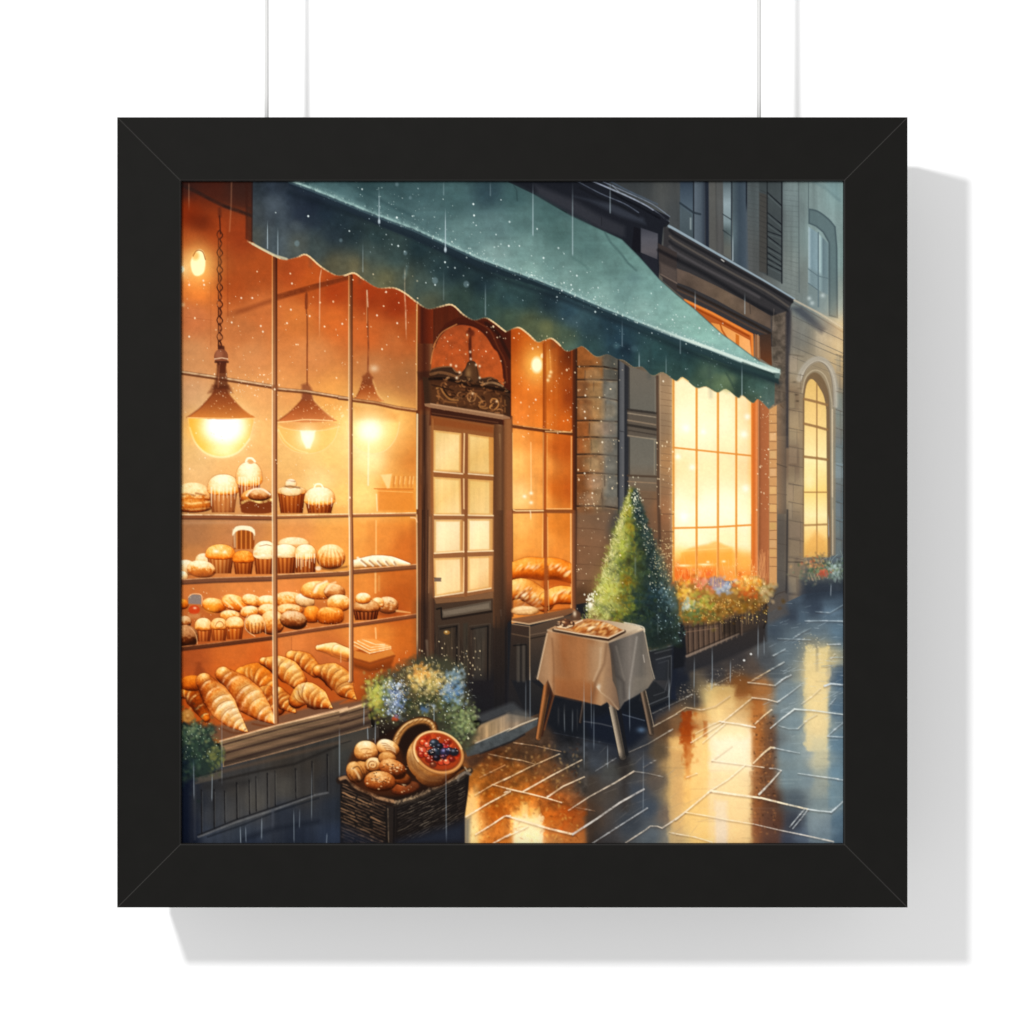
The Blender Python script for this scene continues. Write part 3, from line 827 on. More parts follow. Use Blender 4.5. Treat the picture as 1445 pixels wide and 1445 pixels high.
glow(434, 618, 48, 46, (240, 190, 80), .35)
bowl(434, 600, 44, 40, (246, 196, 96), .5)
line(spline(pts(393, 606, 402, 622, 418, 634, 434, 639), 5), (255, 226, 150), 1.6, .7, 1)
pendant(434, 555, 594, 42, 6, 0, ((136, 66, 34), (170, 84, 40), (204, 116, 60)), 4)
poly(c21(1060, 350, 1110, 335, 1150, 390, 1150, 480, 1060, 480), (140, 74, 44), .8, 2, wob=1.2)
line(spline(c21(860, 668, 1000, 655, 1100, 645, 1320, 655), 4), (252, 214, 146), 1.6, .85)
poly(c21(862, 672, 1310, 660, 1390, 690, 1200, 735, 1050, 735, 900, 710), (226, 160, 88), .75, 1.4)
line(spline(c21(860, 700, 960, 730, 1100, 742, 1250, 735, 1380, 705), 4), (252, 208, 140), 1.3, .7)
poly(c21(1045, 740, 1175, 740, 1160, 810, 1130, 890, 1095, 890, 1060, 810), (255, 246, 206), .95, 1.6)
glow(433, 617, 14, 15, (255, 240, 170), .85)
speck(40, 455, 570, 485, 600, (255, 220, 150), (.5, 1.6), (.3, .9))

glow(524, 607, 48, 44, (255, 214, 110), .6)
bowl(526, 596, 38, 44, (255, 214, 110), .35)
pendant(519, 535, 566, 23, 6, 0, ((140, 70, 36), (168, 82, 36), (206, 122, 60)), 5)
poly(c22(185, 280, 240, 235, 280, 290, 270, 350, 195, 350), (134, 66, 34), .85, 1.6, wob=.8)
glow(528, 520, 6, 5, (255, 236, 196), .5)
poly(c22(110, 525, 380, 530, 490, 600, 480, 650, 120, 650), (214, 128, 50), .5, 4)
glow(522, 608, 17, 15, (255, 248, 210), 1., 'n', 1.7)
glow(522, 608, 30, 30, (255, 230, 150), .8)
line(c22(242, 820, 238, 1200), (255, 246, 210), 2, .7, 1.2)
# counter at the back
poly(c22(320, 1235, 620, 1235, 640, 1420, 320, 1420), (222, 134, 50), .75, 2)
line(c22(290, 1232, 620, 1236), (190, 100, 34), 1.4, .7)
line(c22(310, 1250, 615, 1262), (248, 196, 110), 1.2, .7)
poly(c22(345, 1115, 440, 1105, 420, 1225, 400, 1230), (252, 226, 160), .7, 1.2)
for x in (460, 500, 540, 580, 610):
    line(c22(x, 1130, x - 6, 1215), (190, 104, 40), 2.4, .4, 1.)
    line(c22(x + 14, 1130, x + 6, 1190), (252, 214, 140), 1.4, .6, .8)
line(c22(308, 1280, 315, 1420), (255, 240, 190), 1.6, .7, .8)
line(c32(305, 90, 305, 380), (250, 204, 130), 2.2, .7, .8)
line(c32(300, 520, 300, 700), (246, 196, 124), 2.6, .7, .8)
line(c32(330, 560, 330, 680), (226, 160, 84), 3, .5, 1.)
line(c32(300, 1000, 305, 1090), (248, 206, 140), 2.2, .7, .8)
poly(c32(225, 90, 300, 90, 300, 400, 225, 400), (220, 144, 66), .4, 2)
poly(c32(600, 90, 645, 90, 645, 900, 600, 860), (178, 92, 36), .4, 3)
poly(c31(895, 1080, 970, 1080, 970, 1260, 895, 1260), (206, 118, 56), .4, 2)
line(c31(972, 1080, 972, 1230), (170, 90, 44), 1.2, .5)

# little bulbs
glow(279, 373, 26, 28, (255, 200, 100), .7)
poly(spline(c11(150, 640, 190, 615, 225, 640, 240, 720, 225, 810, 170, 840, 130, 810, 115, 720), 5, True), (255, 246, 190), 1, 1.2)
ell(276, 361, 5, 6, (236, 180, 96), .8, 0, 2.2)
line(spline(c11(135, 670, 160, 630, 190, 622, 220, 640, 240, 700), 4), (150, 74, 26), 1.4, .8)
ell(255.5, 380, 4.5, 5, (255, 240, 196), .95, 0, 1)
glow(258, 381, 10, 12, (255, 200, 120), .5)
glow(258, 430, 3, 3, (255, 220, 160), .5)

# ---- top shelf cakes
poly(c21(30, 1380, 1445, 1380, 1445, 1470, 30, 1470), (226, 150, 70), .35, 4)
bun(272, 702, 27, 21, 0, CRUST, .42, .6, .55)
bun(272, 714, 28, 11, 0, CRUST, .36, .5)
line(c21(30, 1290, 80, 1275, 150, 1290), (120, 60, 26), 2.4, .5, 1.2, rough=.5)
line(c21(160, 1270, 240, 1290), (130, 66, 28), 2.4, .5, 1.2, rough=.5)
line(c21(30, 1345, 120, 1360, 290, 1340), (255, 224, 150), 2.6, .65, 1.2, rough=.5)
line(c21(30, 1400, 120, 1410, 280, 1395), (250, 210, 130), 1.8, .5, 1.2, rough=.5)
muffin(315, 723, 36, 55, .62, CRUST, (196, 112, 50), (240, 176, 104), 8, .95, 7, base=.75, domew=1.12)
poly(c21(300, 1300, 510, 1295, 505, 1430, 310, 1430), (220, 140, 72), .35, 3)
muffin(351.5, 712, 29, 62, .6, CRUST, (176, 80, 22), (222, 130, 58), 7, 1., 8, base=.8, domew=1.16)
line(spline(c21(585, 1000, 600, 975, 635, 975, 660, 1000), 4), (255, 246, 214), 3., .95)
ell(354, 653, 4, 1.8, (214, 150, 88), .8)
bun(362, 702, 22, 12, 0, CRUST, .45, .6, .3)
poly(spline(c21(540, 1370, 600, 1330, 700, 1320, 800, 1340, 805, 1400, 780, 1440, 570, 1440, 540, 1400), 4, True), (128, 56, 22), 1, 1)
line(spline(c21(550, 1350, 620, 1325, 700, 1345, 800, 1325), 4), (250, 214, 130), 3.6, .9, 1, rough=.4)
bun(366, 699, 16, 9, 0, BROWN, .45, .6, .35)
line(spline(c21(590, 1290, 640, 1240, 720, 1235, 790, 1280), 4), (255, 240, 206), 2.6, .85, 1)
muffin(411.5, 724, 35, 38, .8, CRUST, (174, 78, 20), (220, 126, 50), 9, .9, 0, base=.7, domew=1.08)
bun(411, 693, 15, 8, 0, PALE, .7, .4, .9)
bun(410.5, 683, 8, 7, 0, PALE, .7, .4, .9)
line(c21(910, 1215, 960, 1210, 1040, 1225), (130, 84, 44), 2.4, .65, 1., rough=.6)
line(c21(930, 1165, 1000, 1170), (150, 96, 54), 2, .6, 1., rough=.6)
muffin(451, 724, 37, 38, .52, CRUST, (178, 82, 22), (226, 134, 54), 9, 1., 7, base=.8, domew=1.06)
line(spline(c21(1165, 1225, 1180, 1195, 1220, 1195, 1240, 1225), 4), (255, 248, 216), 2.4, .95)
speck(50, 258, 660, 490, 725, (255, 242, 206), (.4, 1.1), (.2, .7))

# ---- second shelf cakes
bun(262, 802, 13, 12, 0, PALE, .45, .5, .5)
bun(290, 793, 15, 12, .2, PALE, .4, .5, .3)
bun(257, 813, 8, 7, 0, PALE, .6, .4, .5)
muffin(311, 809, 34, 42, .64, ORNG, (196, 108, 40), (236, 166, 90), 9, .12, 0, base=.62, domew=1.12)
glow(305, 778, 4, 2.4, (255, 246, 200), .9)
glow(317, 779, 3, 2.4, (255, 240, 190), .9)
poly(spline(c31(470, 300, 475, 180, 500, 135, 560, 130, 630, 140, 658, 180, 655, 310), 4) + c31(640, 330, 480, 330), (150, 70, 22), 1, .8)
for i in range(9):
    xx = 331 + i * 3.2
    line(pts(xx, 746, xx, 774), (236, 148, 66) if i % 2 else (150, 70, 22), 1.8, .8, .8)
poly(c31(470, 160, 500, 160, 500, 320, 480, 320), (255, 240, 200), .5, 1.4)
line(c31(652, 170, 652, 250), (255, 236, 190), 2.6, .7, 1, .8)
poly(spline(c31(470, 215, 475, 175, 500, 138, 560, 130, 630, 140, 658, 175, 660, 215, 640, 190, 600, 172, 540, 168, 500, 182, 485, 200), 4, True), (255, 244, 206), .95, .9)
muffin(343.5, 810, 26, 34, .64, ORNG, (176, 80, 20), (228, 136, 54), 7, .0, 0, base=.5, domew=1.08)
bun(284, 804, 20, 13, .12, CRUST, .46, .55, .85)
poly(spline(c31(110, 510, 200, 500, 290, 530, 300, 560, 110, 570), 4, True), (196, 108, 48), .5, 2.4)
muffin(374, 810, 29, 48, .62, PALE, (172, 78, 22), (234, 146, 66), 7, .9, 0, base=.8, domew=1.04)
line(c31(700, 305, 760, 292, 800, 302), (150, 96, 50), 1.3, .5, rough=.8)
bun(414, 768, 22, 10, 0, PALE, .62, .4, .9)
poly(c31(850, 292, 1110, 292, 1110, 320, 850, 330), (214, 146, 76), .7, 1.4)
muffin(402, 809, 31, 42, .68, PALE, (168, 76, 22), (232, 142, 62), 8, .85, 0, base=.7, domew=1.05)
muffin(431, 808, 29, 41, .62, CRUST, (176, 82, 24), (240, 156, 72), 8, .8, 9, base=.7, flare=.03, domew=1.04)
bun(467, 787, 20, 19, 0, CRUST, .52, .55, .4)
for i in range(11):
    xx = 453 + i * 2.9
    k_ = (i - 5) / 5.
    line(spline(pts(467 + k_ * 8, 772 + abs(k_) * 3, 467 + k_ * 16, 786, 467 + k_ * 15, 800), 3), (186, 96, 30) if i % 2 else (255, 224, 160), 1.3, .5, .8, fade=(.3, .1))
line(c31(1195, 490, 1300, 505, 1440, 480), (110, 60, 30), 3, .6, 1.2)
ell(449, 802, 4, 3, (255, 240, 206), .8, 0, 1)

# ---- third shelf: little rolls
poly(c31(30, 800, 1445, 760, 1445, 950, 800, 1050, 30, 1130), (168, 84, 34), .45, 6)
bun(257, 853, 9, 8, 0, ORNG, .42, .5)
poly(c31(95, 735, 130, 712, 205, 720, 205, 800, 95, 795), (140, 122, 112), 1, 1)
line(spline(c31(95, 740, 130, 712, 195, 715, 212, 750, 208, 810), 4), (248, 200, 150), 1.3, .8)
ell(274, 860.5, 8, 6.4, (206, 66, 24), 1)
glow(275, 858, 2.4, 1.6, (255, 220, 180), .8)
poly(c31(90, 880, 200, 880, 190, 920, 100, 920), (206, 140, 84), .7, 2)
bun(302, 855, 17, 11, .2, ORNG, .52, .6, .25)
ell(299, 858, 9, 6, (244, 168, 50), .6, 0, 3)
bun(332, 852, 20, 12, .35, ORNG, .55, .6, .2)
line(c31(400, 770, 470, 830), (255, 236, 180), 2.4, .7, 1.2)
line(c31(470, 735, 560, 830), (255, 236, 180), 2.6, .7, 1.2)
line(c31(445, 745, 520, 840), (190, 96, 26), 2, .5, 1.2)
bun(356, 848, 15, 9, .3, CRUST, .58, .5, .5)
bun(377, 850, 15, 10, 0, CRUST, .58, .5, .7)
bun(408, 847, 22, 12, .05, CRUST, .52, .5, .6)
bun(430, 848, 14, 10, .3, PALE, .5, .5, .3)
bun(409, 861, 19, 9, .05, CRUST, .5, .5, .6)
bun(450, 834, 26, 14, .03, CRUST, .6, .55)
bun(472, 836, 15, 12, .2, BROWN, .52, .5, .15)
line(c31(1170, 690, 1200, 630, 1270, 605), (255, 244, 204), 5, .85, 1.4, 3)
line(c31(1262, 690, 1300, 630, 1345, 612), (255, 234, 184), 4, .75, 1.4, 2)
line(c31(1150, 680, 1180, 630, 1240, 605), (206, 120, 50), 2, .5, 1.2)
bun(478, 852, 17, 13, 0, CRUST, .56, .5, .5)
bun(440, 868, 11, 13, 0, ORNG, .45, .5, 0, n=3)
bun(466, 870, 19, 13, 0, ORNG, .42, .5, .1, n=3)
line(spline(c31(1210, 860, 1250, 830, 1300, 840, 1380, 880), 4), (255, 220, 140), 2, .6, 1.2, rough=.6)
for i in range(9):
    x_ = 452 + i * 4
    line(pts(x_, 866, x_, 880), (190, 90, 20), 1.4, .4, .9)
bun(324, 869, 14, 8, 0, CRUST, .58, .5, .6)
bun(352, 864, 13, 9, -.1, CRUST, .56, .5, .6)
bun(378, 862, 14, 10, 0, CRUST, .5, .5, .6)
bun(384, 880, 17, 19, .1, CRUST, .42, .55, .4)
bun(261, 878, 9, 9, 0, BROWN, .45, .5, .4)
muffin(287, 905, 21, 34, .62, CRUST, (186, 86, 26), (240, 150, 70), 6, .55, 0, base=.55, domew=1.06)
muffin(309, 904, 21, 33, .64, CRUST, (196, 92, 24), (244, 156, 70), 6, .35, 0, base=.55, domew=1.04)
line(spline(c31(325, 985, 345, 950, 380, 950, 395, 985, 360, 1000), 4), (170, 84, 30), 1.4, .6)
muffin(331, 902, 23, 33, .64, CRUST, (202, 92, 20), (244, 152, 60), 6, .5, 0, base=.55, domew=1.04)
bun(262, 900, 17, 18, .3, BROWN, .2, .55, .25)
line(spline(c31(30, 980, 100, 990, 160, 1060, 172, 1160), 4), (232, 176, 120), 1.4, .6, rough=.3)
bun(360, 882, 14.5, 15, 0, CRUST, .5, .5, .6)
for i in range(9):
    line(c31(600 + i * 16, 960, 612 + i * 13, 1040), (120, 56, 20) if i % 2 == 0 else (246, 190, 120), 1.5, .55, .8)
line(spline(c31(660, 1070, 590, 1020, 575, 950, 600, 890), 4), (252, 226, 176), 1.3, .6)
line(spline(c31(745, 950, 752, 1050), 2), (250, 220, 170), 1.2, .6)
bun(414, 876, 19, 14, .2, BROWN, .36, .6, .45)
for k in range(3):
    line(c31(930 + k * 20, 850 + k * 3, 980 + k * 22, 835 + k * 8), (130, 70, 30), 1.1, .5)
speck(90, 258, 830, 490, 890, (255, 236, 190), (.4, 1.1), (.2, .6))

# right bay of the shelves
loaf(c32(130, 455, 300, 430, 440, 435, 590, 458), [6, 8, 7, 1.5], PALE, base=.62, sugar=.6)
for i in range(5):
    line(c32(150 + i * 70, 405 + i * 4, 215 + i * 65, 470), (255, 250, 226), 3.4, .8, 1.1)
    line(c32(180 + i * 70, 425 + i * 4, 235 + i * 60, 470), (140, 80, 36), 2.4, .6, 1.1)
bun(547, 855, 15, 13, .1, BROWN, .55, .5, .3)
bun(533, 852, 9, 9, 0, CRUST, .55, .5, .4)
for i in range(16):
    ell(547 + R.uniform(-11, 11), 853 + R.uniform(-7, 9), 1.6, 1.1, (255, 226, 170) if i % 2 else (140, 76, 34), .55, 0, .9)
line(c32(480, 855, 595, 870), (246, 190, 120), 3, .8, 1, 1.4)
muffin(516.5, 875, 34, 30, .58, BROWN, (104, 40, 14), (200, 112, 52), 9, .2, 0, base=.5, domew=1.0)
bun(512.5, 845, 11, 8.5, 0, CRUST, .62, .5, .75)
poly(c32(330, 840, 490, 870, 470, 890, 330, 895), (112, 54, 26), .35, 2)

# ---- bottom display
loaf(c31(1200, 1170, 1320, 1180, 1445, 1230), [4, 10, 9], CRUST, base=.6, sugar=.3)
loaf(c32(-20, 1190, 70, 1220), [8, 8], CRUST, base=.6, sugar=.2)
poly(c31(1200, 1200, 1390, 1280, 1445, 1290, 1445, 1230, 1250, 1190), (196, 110, 50), .6, 2)
line(c31(1390, 1180, 1390, 1290), (252, 224, 180), 1.2, .5)
# boxy puff pastries
poly(c32(110, 1200, 160, 1180, 400, 1200, 470, 1230, 430, 1330, 250, 1370, 110, 1330), (166, 76, 24), 1, 1.4, wob=1)
poly(c32(120, 1190, 260, 1225, 430, 1180, 470, 1225, 250, 1290, 110, 1250), (216, 132, 56), .95, 1.2, wob=1)
poly(c32(110, 1290, 250, 1330, 450, 1270, 430, 1350, 250, 1385, 110, 1350), (120, 50, 14), .6, 3)
poly(c32(120, 1120, 180, 1090, 300, 1095, 430, 1150, 430, 1170, 250, 1215, 120, 1150), (236, 158, 76), 1, 1, wob=.6)
for q in ((120, 1120, 250, 1190, 430, 1160), (150, 1110, 260, 1165, 400, 1150), (190, 1100, 300, 1140, 380, 1140), (250, 1215, 430, 1175), (120, 1150, 250, 1215)):
    line(c32(*q), (255, 232, 180), 1.5, .8, .7, rough=.3)
line(c32(130, 1135, 255, 1200), (176, 94, 40), 1.2, .6)
line(c32(110, 1260, 250, 1305, 460, 1240), (138, 66, 26), 2.4, .6, 1., rough=.3)
line(c32(130, 1320, 250, 1360, 430, 1330), (120, 56, 22), 2.6, .6, 1.2)

poly(pts(250, 955, 500, 950, 505, 985, 390, 1018, 310, 1040, 250, 1030), (184, 78, 20), .5, 8)
poly(c41(250, 430, 560, 380, 860, 330, 1200, 240, 1445, 190) + c42(0, 230, 240, 190, 240, 225, 0, 300) + c41(1445, 270, 850, 410, 360, 545, 250, 500), (112, 80, 60), .85, 2.4)
bun(358, 962, 20, 16, 0, ORNG, .4, .4)
bun(366, 958, 16, 14, .5, ORNG, .45, .4)
croissant(c31(560, 1400, 680, 1400, 790, 1500), [12, 18, 12], 5, .4, 0, ORNG, .36, .5)
poly(c31(150, 1350, 170, 1290, 200, 1285, 215, 1330, 260, 1420, 130, 1445), (134, 58, 24), .6, 2.4, wob=1.5)
croissant(c41(40, 150, 100, 150, 180, 230, 250, 360), [6, 12, 11, 5], 5, .4, 0, ORNG, .28, .5)
bun(272, 965, 18, 12, 0, ORNG, .32, .45)
croissant(c31(970, 1240, 1080, 1280, 1180, 1370), [8, 13, 9], 4, .4, 0, CROI, .5, .6)
croissant(c31(735, 1285, 860, 1320, 970, 1390, 1030, 1455), [6, 14, 17, 12], 6, .45, 0, CROI, .47, .66)
croissant(c31(1205, 1365, 1310, 1395, 1400, 1465) + c42(50, 112, 135, 192), [9, 17, 18, 12, 1], 8, .5, 0, CROI, .45, .66)
croissant(c41(690, 150, 760, 140, 850, 260), [6, 14, 12], 4, .4, 0, CROI, .44, .6)
croissant(c41(860, 140, 920, 215, 1000, 300), [9, 13, 2], 5, .5, 0, CROI, .47, .66)
croissant(c41(1012, 205, 1085, 150, 1190, 190, 1312, 264), [11, 18, 15, 1.5], 7, .55, 0, CROI, .46, .7, (.1, -.75))
croissant(c31(390, 1395) + c41(500, 80, 640, 215, 740, 310, 852, 404), [11, 20, 22, 14, 1.5], 8, .5, .12, CROI, .44, .7)
croissant(c41(230, 40, 330, 170, 440, 320, 520, 400, 596, 470), [12, 19, 19, 12, 1.5], 9, .5, .18, CROI, .42, .62)
line(spline(c41(640, 400, 760, 420, 850, 412), 3), (110, 46, 14), 2.4, .6, 1.4)
line(spline(c41(380, 440, 480, 478, 600, 474), 3), (100, 44, 16), 2.4, .6, 1.4)
poly(c41(300, 330, 400, 440, 580, 490, 330, 560, 250, 430), (96, 62, 44), .25, 4)

# ------------------------------------------------------------------ shelves and glazing bars of the big window
def shelf(p, h, top=(250, 214, 160), body=(146, 90, 56), under=(84, 44, 26)):
    q = [(x, y + h) for x, y in p]
    poly(p + q[::-1], body, .95, .8)
    line([(x, y + h) for x, y in p], under, 1.8, .75, 1.2)
    line(p, top, 1.5, .85, .6, rough=.25)


shelf(c31(28, 38, 400, 40, 820, 48), 6, (255, 222, 172), (138, 78, 46))
shelf(c31(850, 45, 1445, 32) + c32(650, 22), 4, (255, 226, 168), (176, 112, 66))
shelf(c31(28, 590, 300, 575, 820, 560), 6.5, (206, 150, 104), (120, 72, 48), (70, 40, 30))
shelf(c31(850, 548, 1445, 518) + c32(100, 505, 650, 460), 6, (232, 176, 120), (130, 78, 48))
shelf(c31(28, 1160, 300, 1130, 820, 1065), 5.5, (180, 110, 64), (96, 48, 26), (66, 30, 18))
shelf(c31(850, 1050, 1100, 1010, 1445, 960) + c32(110, 960, 650, 880), 5, (226, 156, 100), (132, 72, 42))
poly(c31(28, 100, 400, 96, 805, 90, 805, 110, 28, 118), (196, 150, 110), .3, 1.4)


def bar(p, w, dark=(96, 50, 28), mid=(150, 92, 54), lite=(250, 226, 180), off=-.55):
    line(p, dark, w, .95, .8)
    line([(x - w * .18, y) for x, y in p], mid, w * .55, .9, .8)
    line([(x + w * off, y) for x, y in p], lite, 1.6, .85, .7)


def hbar(p, w, lite=(240, 206, 160), dark=(110, 60, 32)):
    line(p, dark, w, .95, .9)
    line([(x, y - w * .22) for x, y in p], lite, w * .42, .75, .8, rough=.15)


hbar(c21(28, 245, 300, 285, 820, 368), 6)
hbar(c21(850, 388, 1100, 410, 1445, 468), 5.4)
hbar(c22(-10, 462, 70, 470), 5)
hbar(c22(100, 478, 300, 505, 480, 545, 655, 570), 5.4, (214, 166, 112), (120, 62, 30))
DK = grad((0, 370), (0, 560), (0, 70, 26, 12), (.5, 96, 48, 26), (1, 112, 60, 34))
MD = grad((0, 370), (0, 560), (0, 112, 52, 26), (.5, 150, 92, 54), (1, 186, 132, 86))
LT = grad((0, 370), (0, 620), (0, 206, 130, 70), (.4, 240, 196, 140), (1, 254, 230, 186))
bar(c11(832, 660, 832, 1445) + c21(832, 400, 832, 1400) + c31(834, 200, 834, 700, 838, 1445) + c41(845, 390), 6.2, DK, MD, LT, -.62)
bar(c12(92, 840, 92, 1400) + c22(92, 200, 92, 1400) + c32(97, 200, 100, 500, 98, 1445) + c42(90, 40), 5, DK, MD, LT, -.6)
line(c32(80, 60, 78, 460), (255, 240, 196), 1.4, .6)
poly(pts(306.5, 514, 318.5, 514, 320, 530, 323, 549, 301, 549, 305, 530), (92, 42, 22), .8, 1.6, wob=1)
line(pts(309, 516, 308, 546), (186, 112, 70), 1.6, .5, .9)
ell(388, 547, 5, 4, (140, 84, 50), .8, 0, 1.4)
speck(60, 300, 520, 400, 560, (255, 236, 200), (.4, 1.2), (.3, .8))
# ------------------------------------------------------------------ the door, its arch and the narrow window beside it
poly(pts(587, 380, 724, 430, 724, 1020, 588, 1010), grad((0, 420), (0, 1000), (0, 84, 30, 14), (.2, 92, 42, 22), (.5, 128, 80, 46), (.65, 112, 72, 44), (.78, 70, 48, 36), (1, 36, 32, 34)))
mottle(pts(587, 380, 724, 430, 724, 1020, 588, 1010), .14, N_VERT)
# jamb on the left of the door
poly(c12(655, 1080, 790, 1120, 790, 1445, 660, 1445), grad((588, 0), (612, 0), (0, 150, 64, 24), (.3, 74, 26, 14), (.7, 104, 36, 16), (1, 120, 44, 18)))
poly(c22(655, 0, 790, 0, 790, 1445, 660, 1445), grad((588, 0), (612, 0), (0, 96, 42, 20), (.25, 128, 72, 38), (.45, 62, 32, 20), (.6, 108, 66, 40), (.85, 140, 90, 54), (1, 96, 54, 32)), .85)
poly(c22(665, 0, 760, 0, 760, 560, 680, 560), (84, 34, 18), .65, 3)
poly(c32(660, -6, 800, -6, 800, 1445, 670, 1260), grad((588, 0), (612, 0), (0, 100, 48, 24), (.25, 116, 68, 38), (.45, 58, 32, 22), (.6, 100, 64, 42), (.85, 138, 94, 60), (1, 92, 56, 36)), .88)
JB = grad((588, 0), (612, 0), (0, 104, 54, 28), (.25, 118, 70, 40), (.45, 58, 32, 22), (.6, 102, 64, 42), (.85, 138, 92, 58), (1, 94, 56, 36))
poly(pts(589, 585, 611, 585, 612.5, 1000, 590, 1000), JB, .95, 1.2)
for i in range(40):
    x, y = R.uniform(590, 611), R.uniform(590, 900)
    line(pts(x, y, x, y + R.uniform(20, 80)), (150, 104, 68) if R.rand() < .5 else (44, 24, 16), R.uniform(.6, 1.3), R.uniform(.1, .35), .7, fade=(.3, .3))
poly(c32(665, 800, 800, 700, 820, 1445, 670, 1400), (34, 28, 28), .5, 12)
line(c12(652, 1080, 650, 1445) + c22(650, 560), (250, 190, 116), 1.8, .85, .7)
line(c22(655, 600, 652, 1400), (255, 236, 184), 2.2, .9, .8)
line(c32(650, 40, 655, 700, 655, 1280), (250, 206, 150), 1.8, .8, .8, fade=(0, .15))
line(c32(700, 0, 690, 1240), (44, 28, 22), 1.6, .7, .8)
line(c32(745, 0, 740, 1000), (58, 36, 26), 1.4, .7, .8)
line(c32(762, 60, 752, 700), (168, 126, 88), 1.4, .6, .8)
line(spline(c32(600, 62, 640, 68, 652, 100), 4), (250, 204, 150), 1.8, .8)
poly(c22(655, 240, 760, 230, 770, 300, 670, 310), (52, 26, 18), .6, 2)
# transom arch
poly(c12(790, 1445, 830, 1330, 900, 1240, 1000, 1190, 1130, 1190, 1280, 1240, 1445, 1340) + pts(724, 600, 606, 600), (74, 26, 14), .9, 1.4)
tr = spline(c12(800, 1445, 830, 1370, 890, 1300, 970, 1258, 1060, 1250, 1160, 1278, 1245, 1350, 1305, 1445) + c22(1345, 75, 1380, 180, 1392, 290), 5)
poly(tr + c22(1390, 380, 765, 290, 780, 120), grad((0, 458), (0, 545), (0, 160, 72, 34), (.5, 180, 82, 36), (1, 184, 86, 36)), 1, .8)
mottle(tr + c22(1390, 380, 765, 290), .14, N_FINE)
line(tr, (64, 22, 14), 2.6, .85, .9)
line(spline(c12(790, 1445, 810, 1400, 870, 1315, 990, 1250), 5), (206, 136, 76), 1.5, .8, .7)
line(spline(c22(770, 170, 785, 80, 808, 0) , 4), (214, 130, 70), 1.6, .75)
line(spline(c12(1240, 1240, 1340, 1330, 1400, 1445) + c22(1445, 120), 5), (46, 20, 14), 5, .8, 1.4)
line(spline(c12(1150, 1225, 1270, 1300, 1340, 1445) + c22(1400, 150, 1420, 330), 5), (120, 56, 28), 2, .6, 1)
line(c12(1100, 1290, 1105, 1445) + c22(1100, 0, 1110, 160), (70, 26, 16), 4, .85, 1.1)
ell(663.5, 470, 6, 5, (96, 36, 18), .85, 0, 1.4)
glow(660, 474, 3, 4, (190, 90, 40), .5)
# carved crest
CR = (62, 38, 24)
poly(spline(c22(755, 290, 775, 220, 860, 195, 940, 195, 1010, 250, 1060, 210, 1085, 155, 1140, 150, 1165, 200, 1190, 290, 1270, 285, 1340, 320, 1445, 410), 5) + c22(1445, 620, 1370, 640, 720, 530, 700, 280), CR)
poly(c22(755, 330, 1400, 440, 1390, 600, 770, 500), (74, 48, 30), .8, 2)
poly(spline(c22(1060, 270, 1090, 180, 1130, 160, 1160, 200, 1165, 330, 1110, 350), 4, True), (92, 58, 34), .8, 2)
glow(661, 527, 4, 8, (150, 110, 64), .5)
for L, c, w in (((770, 260, 850, 245, 930, 260, 1000, 290), (124, 82, 50), 4), ((760, 300, 900, 300, 1080, 350, 1250, 370, 1440, 410), (26, 16, 12), 4), ((770, 220, 860, 198, 940, 195), (136, 92, 58), 1.5),
                ((960, 210, 985, 240, 1020, 235, 1030, 260, 1000, 280), (150, 106, 70), 1.8), ((1180, 200, 1190, 290, 1280, 285, 1340, 315), (116, 74, 46), 1.6), ((1200, 350, 1290, 330, 1380, 360), (150, 112, 76), 3),
                ((820, 380, 850, 370, 880, 420, 930, 470, 1000, 480), (150, 112, 66), 2.4), ((830, 400, 840, 440, 900, 490, 990, 500), (118, 82, 48), 2.2), ((870, 370, 920, 440, 1020, 460, 1070, 430), (28, 18, 12), 2.4),
                ((1090, 480, 1080, 440, 1110, 415, 1150, 430, 1140, 480, 1100, 490, 1110, 455), (170, 132, 90), 1.8), ((1150, 430, 1200, 480, 1180, 530, 1230, 550, 1290, 530), (136, 100, 62), 2.2),
                ((1280, 500, 1290, 470, 1330, 475, 1345, 520, 1310, 560, 1270, 540, 1300, 510), (188, 140, 84), 1.9), ((1180, 500, 1230, 490, 1230, 530, 1190, 530), (150, 108, 66), 1.7),
                ((1370, 440, 1360, 500, 1380, 590), (96, 66, 42), 1.8), ((780, 350, 860, 370, 960, 400), (34, 20, 14), 2.4), ((1030, 390, 1160, 400, 1300, 400), (90, 58, 36), 1.6), ((1400, 480, 1400, 580), (130, 96, 60), 1.4)):
    line(spline(c22(*L), 5), c, w, .85, .7, rough=.15)
for i in range(170):
    x, y = R.uniform(785, 1420), R.uniform(300, 600)
    y += (x - 785) * .1 - 40
    a_, r_ = R.uniform(0, 6.28), R.uniform(10, 34)
    line(spline(c22(*[q_ for s_ in (0, .8, 1.6, 2.4) for q_ in (x + r_ * math.cos(a_ + s_), y + r_ * .8 * math.sin(a_ + s_))]), 3), [(156, 108, 66), (112, 74, 46), (26, 15, 11), (186, 138, 92), (40, 24, 16)][R.randint(5)], R.uniform(1.2, 2.8), R.uniform(.3, .7), .7, fade=(.2, .2))
for x, y in ((985, 190), (1015, 245), (1105, 70), (1110, 130), (1185, 290), (990, 290), (1125, 425), (1330, 490), (1155, 180), (1185, 190), (940, 180)):
    glow(480 + x / 6.02, 485 + y / 6.02, 1.6, 1.8, (250, 226, 190), .85)
poly(c22(755, 270, 1400, 380, 1420, 610, 770, 510), (255, 222, 190), .8, 2, 'm')
poly(c22(760, 300, 1400, 400, 1400, 600, 770, 500), (60, 30, 14), .35, 4, 's')
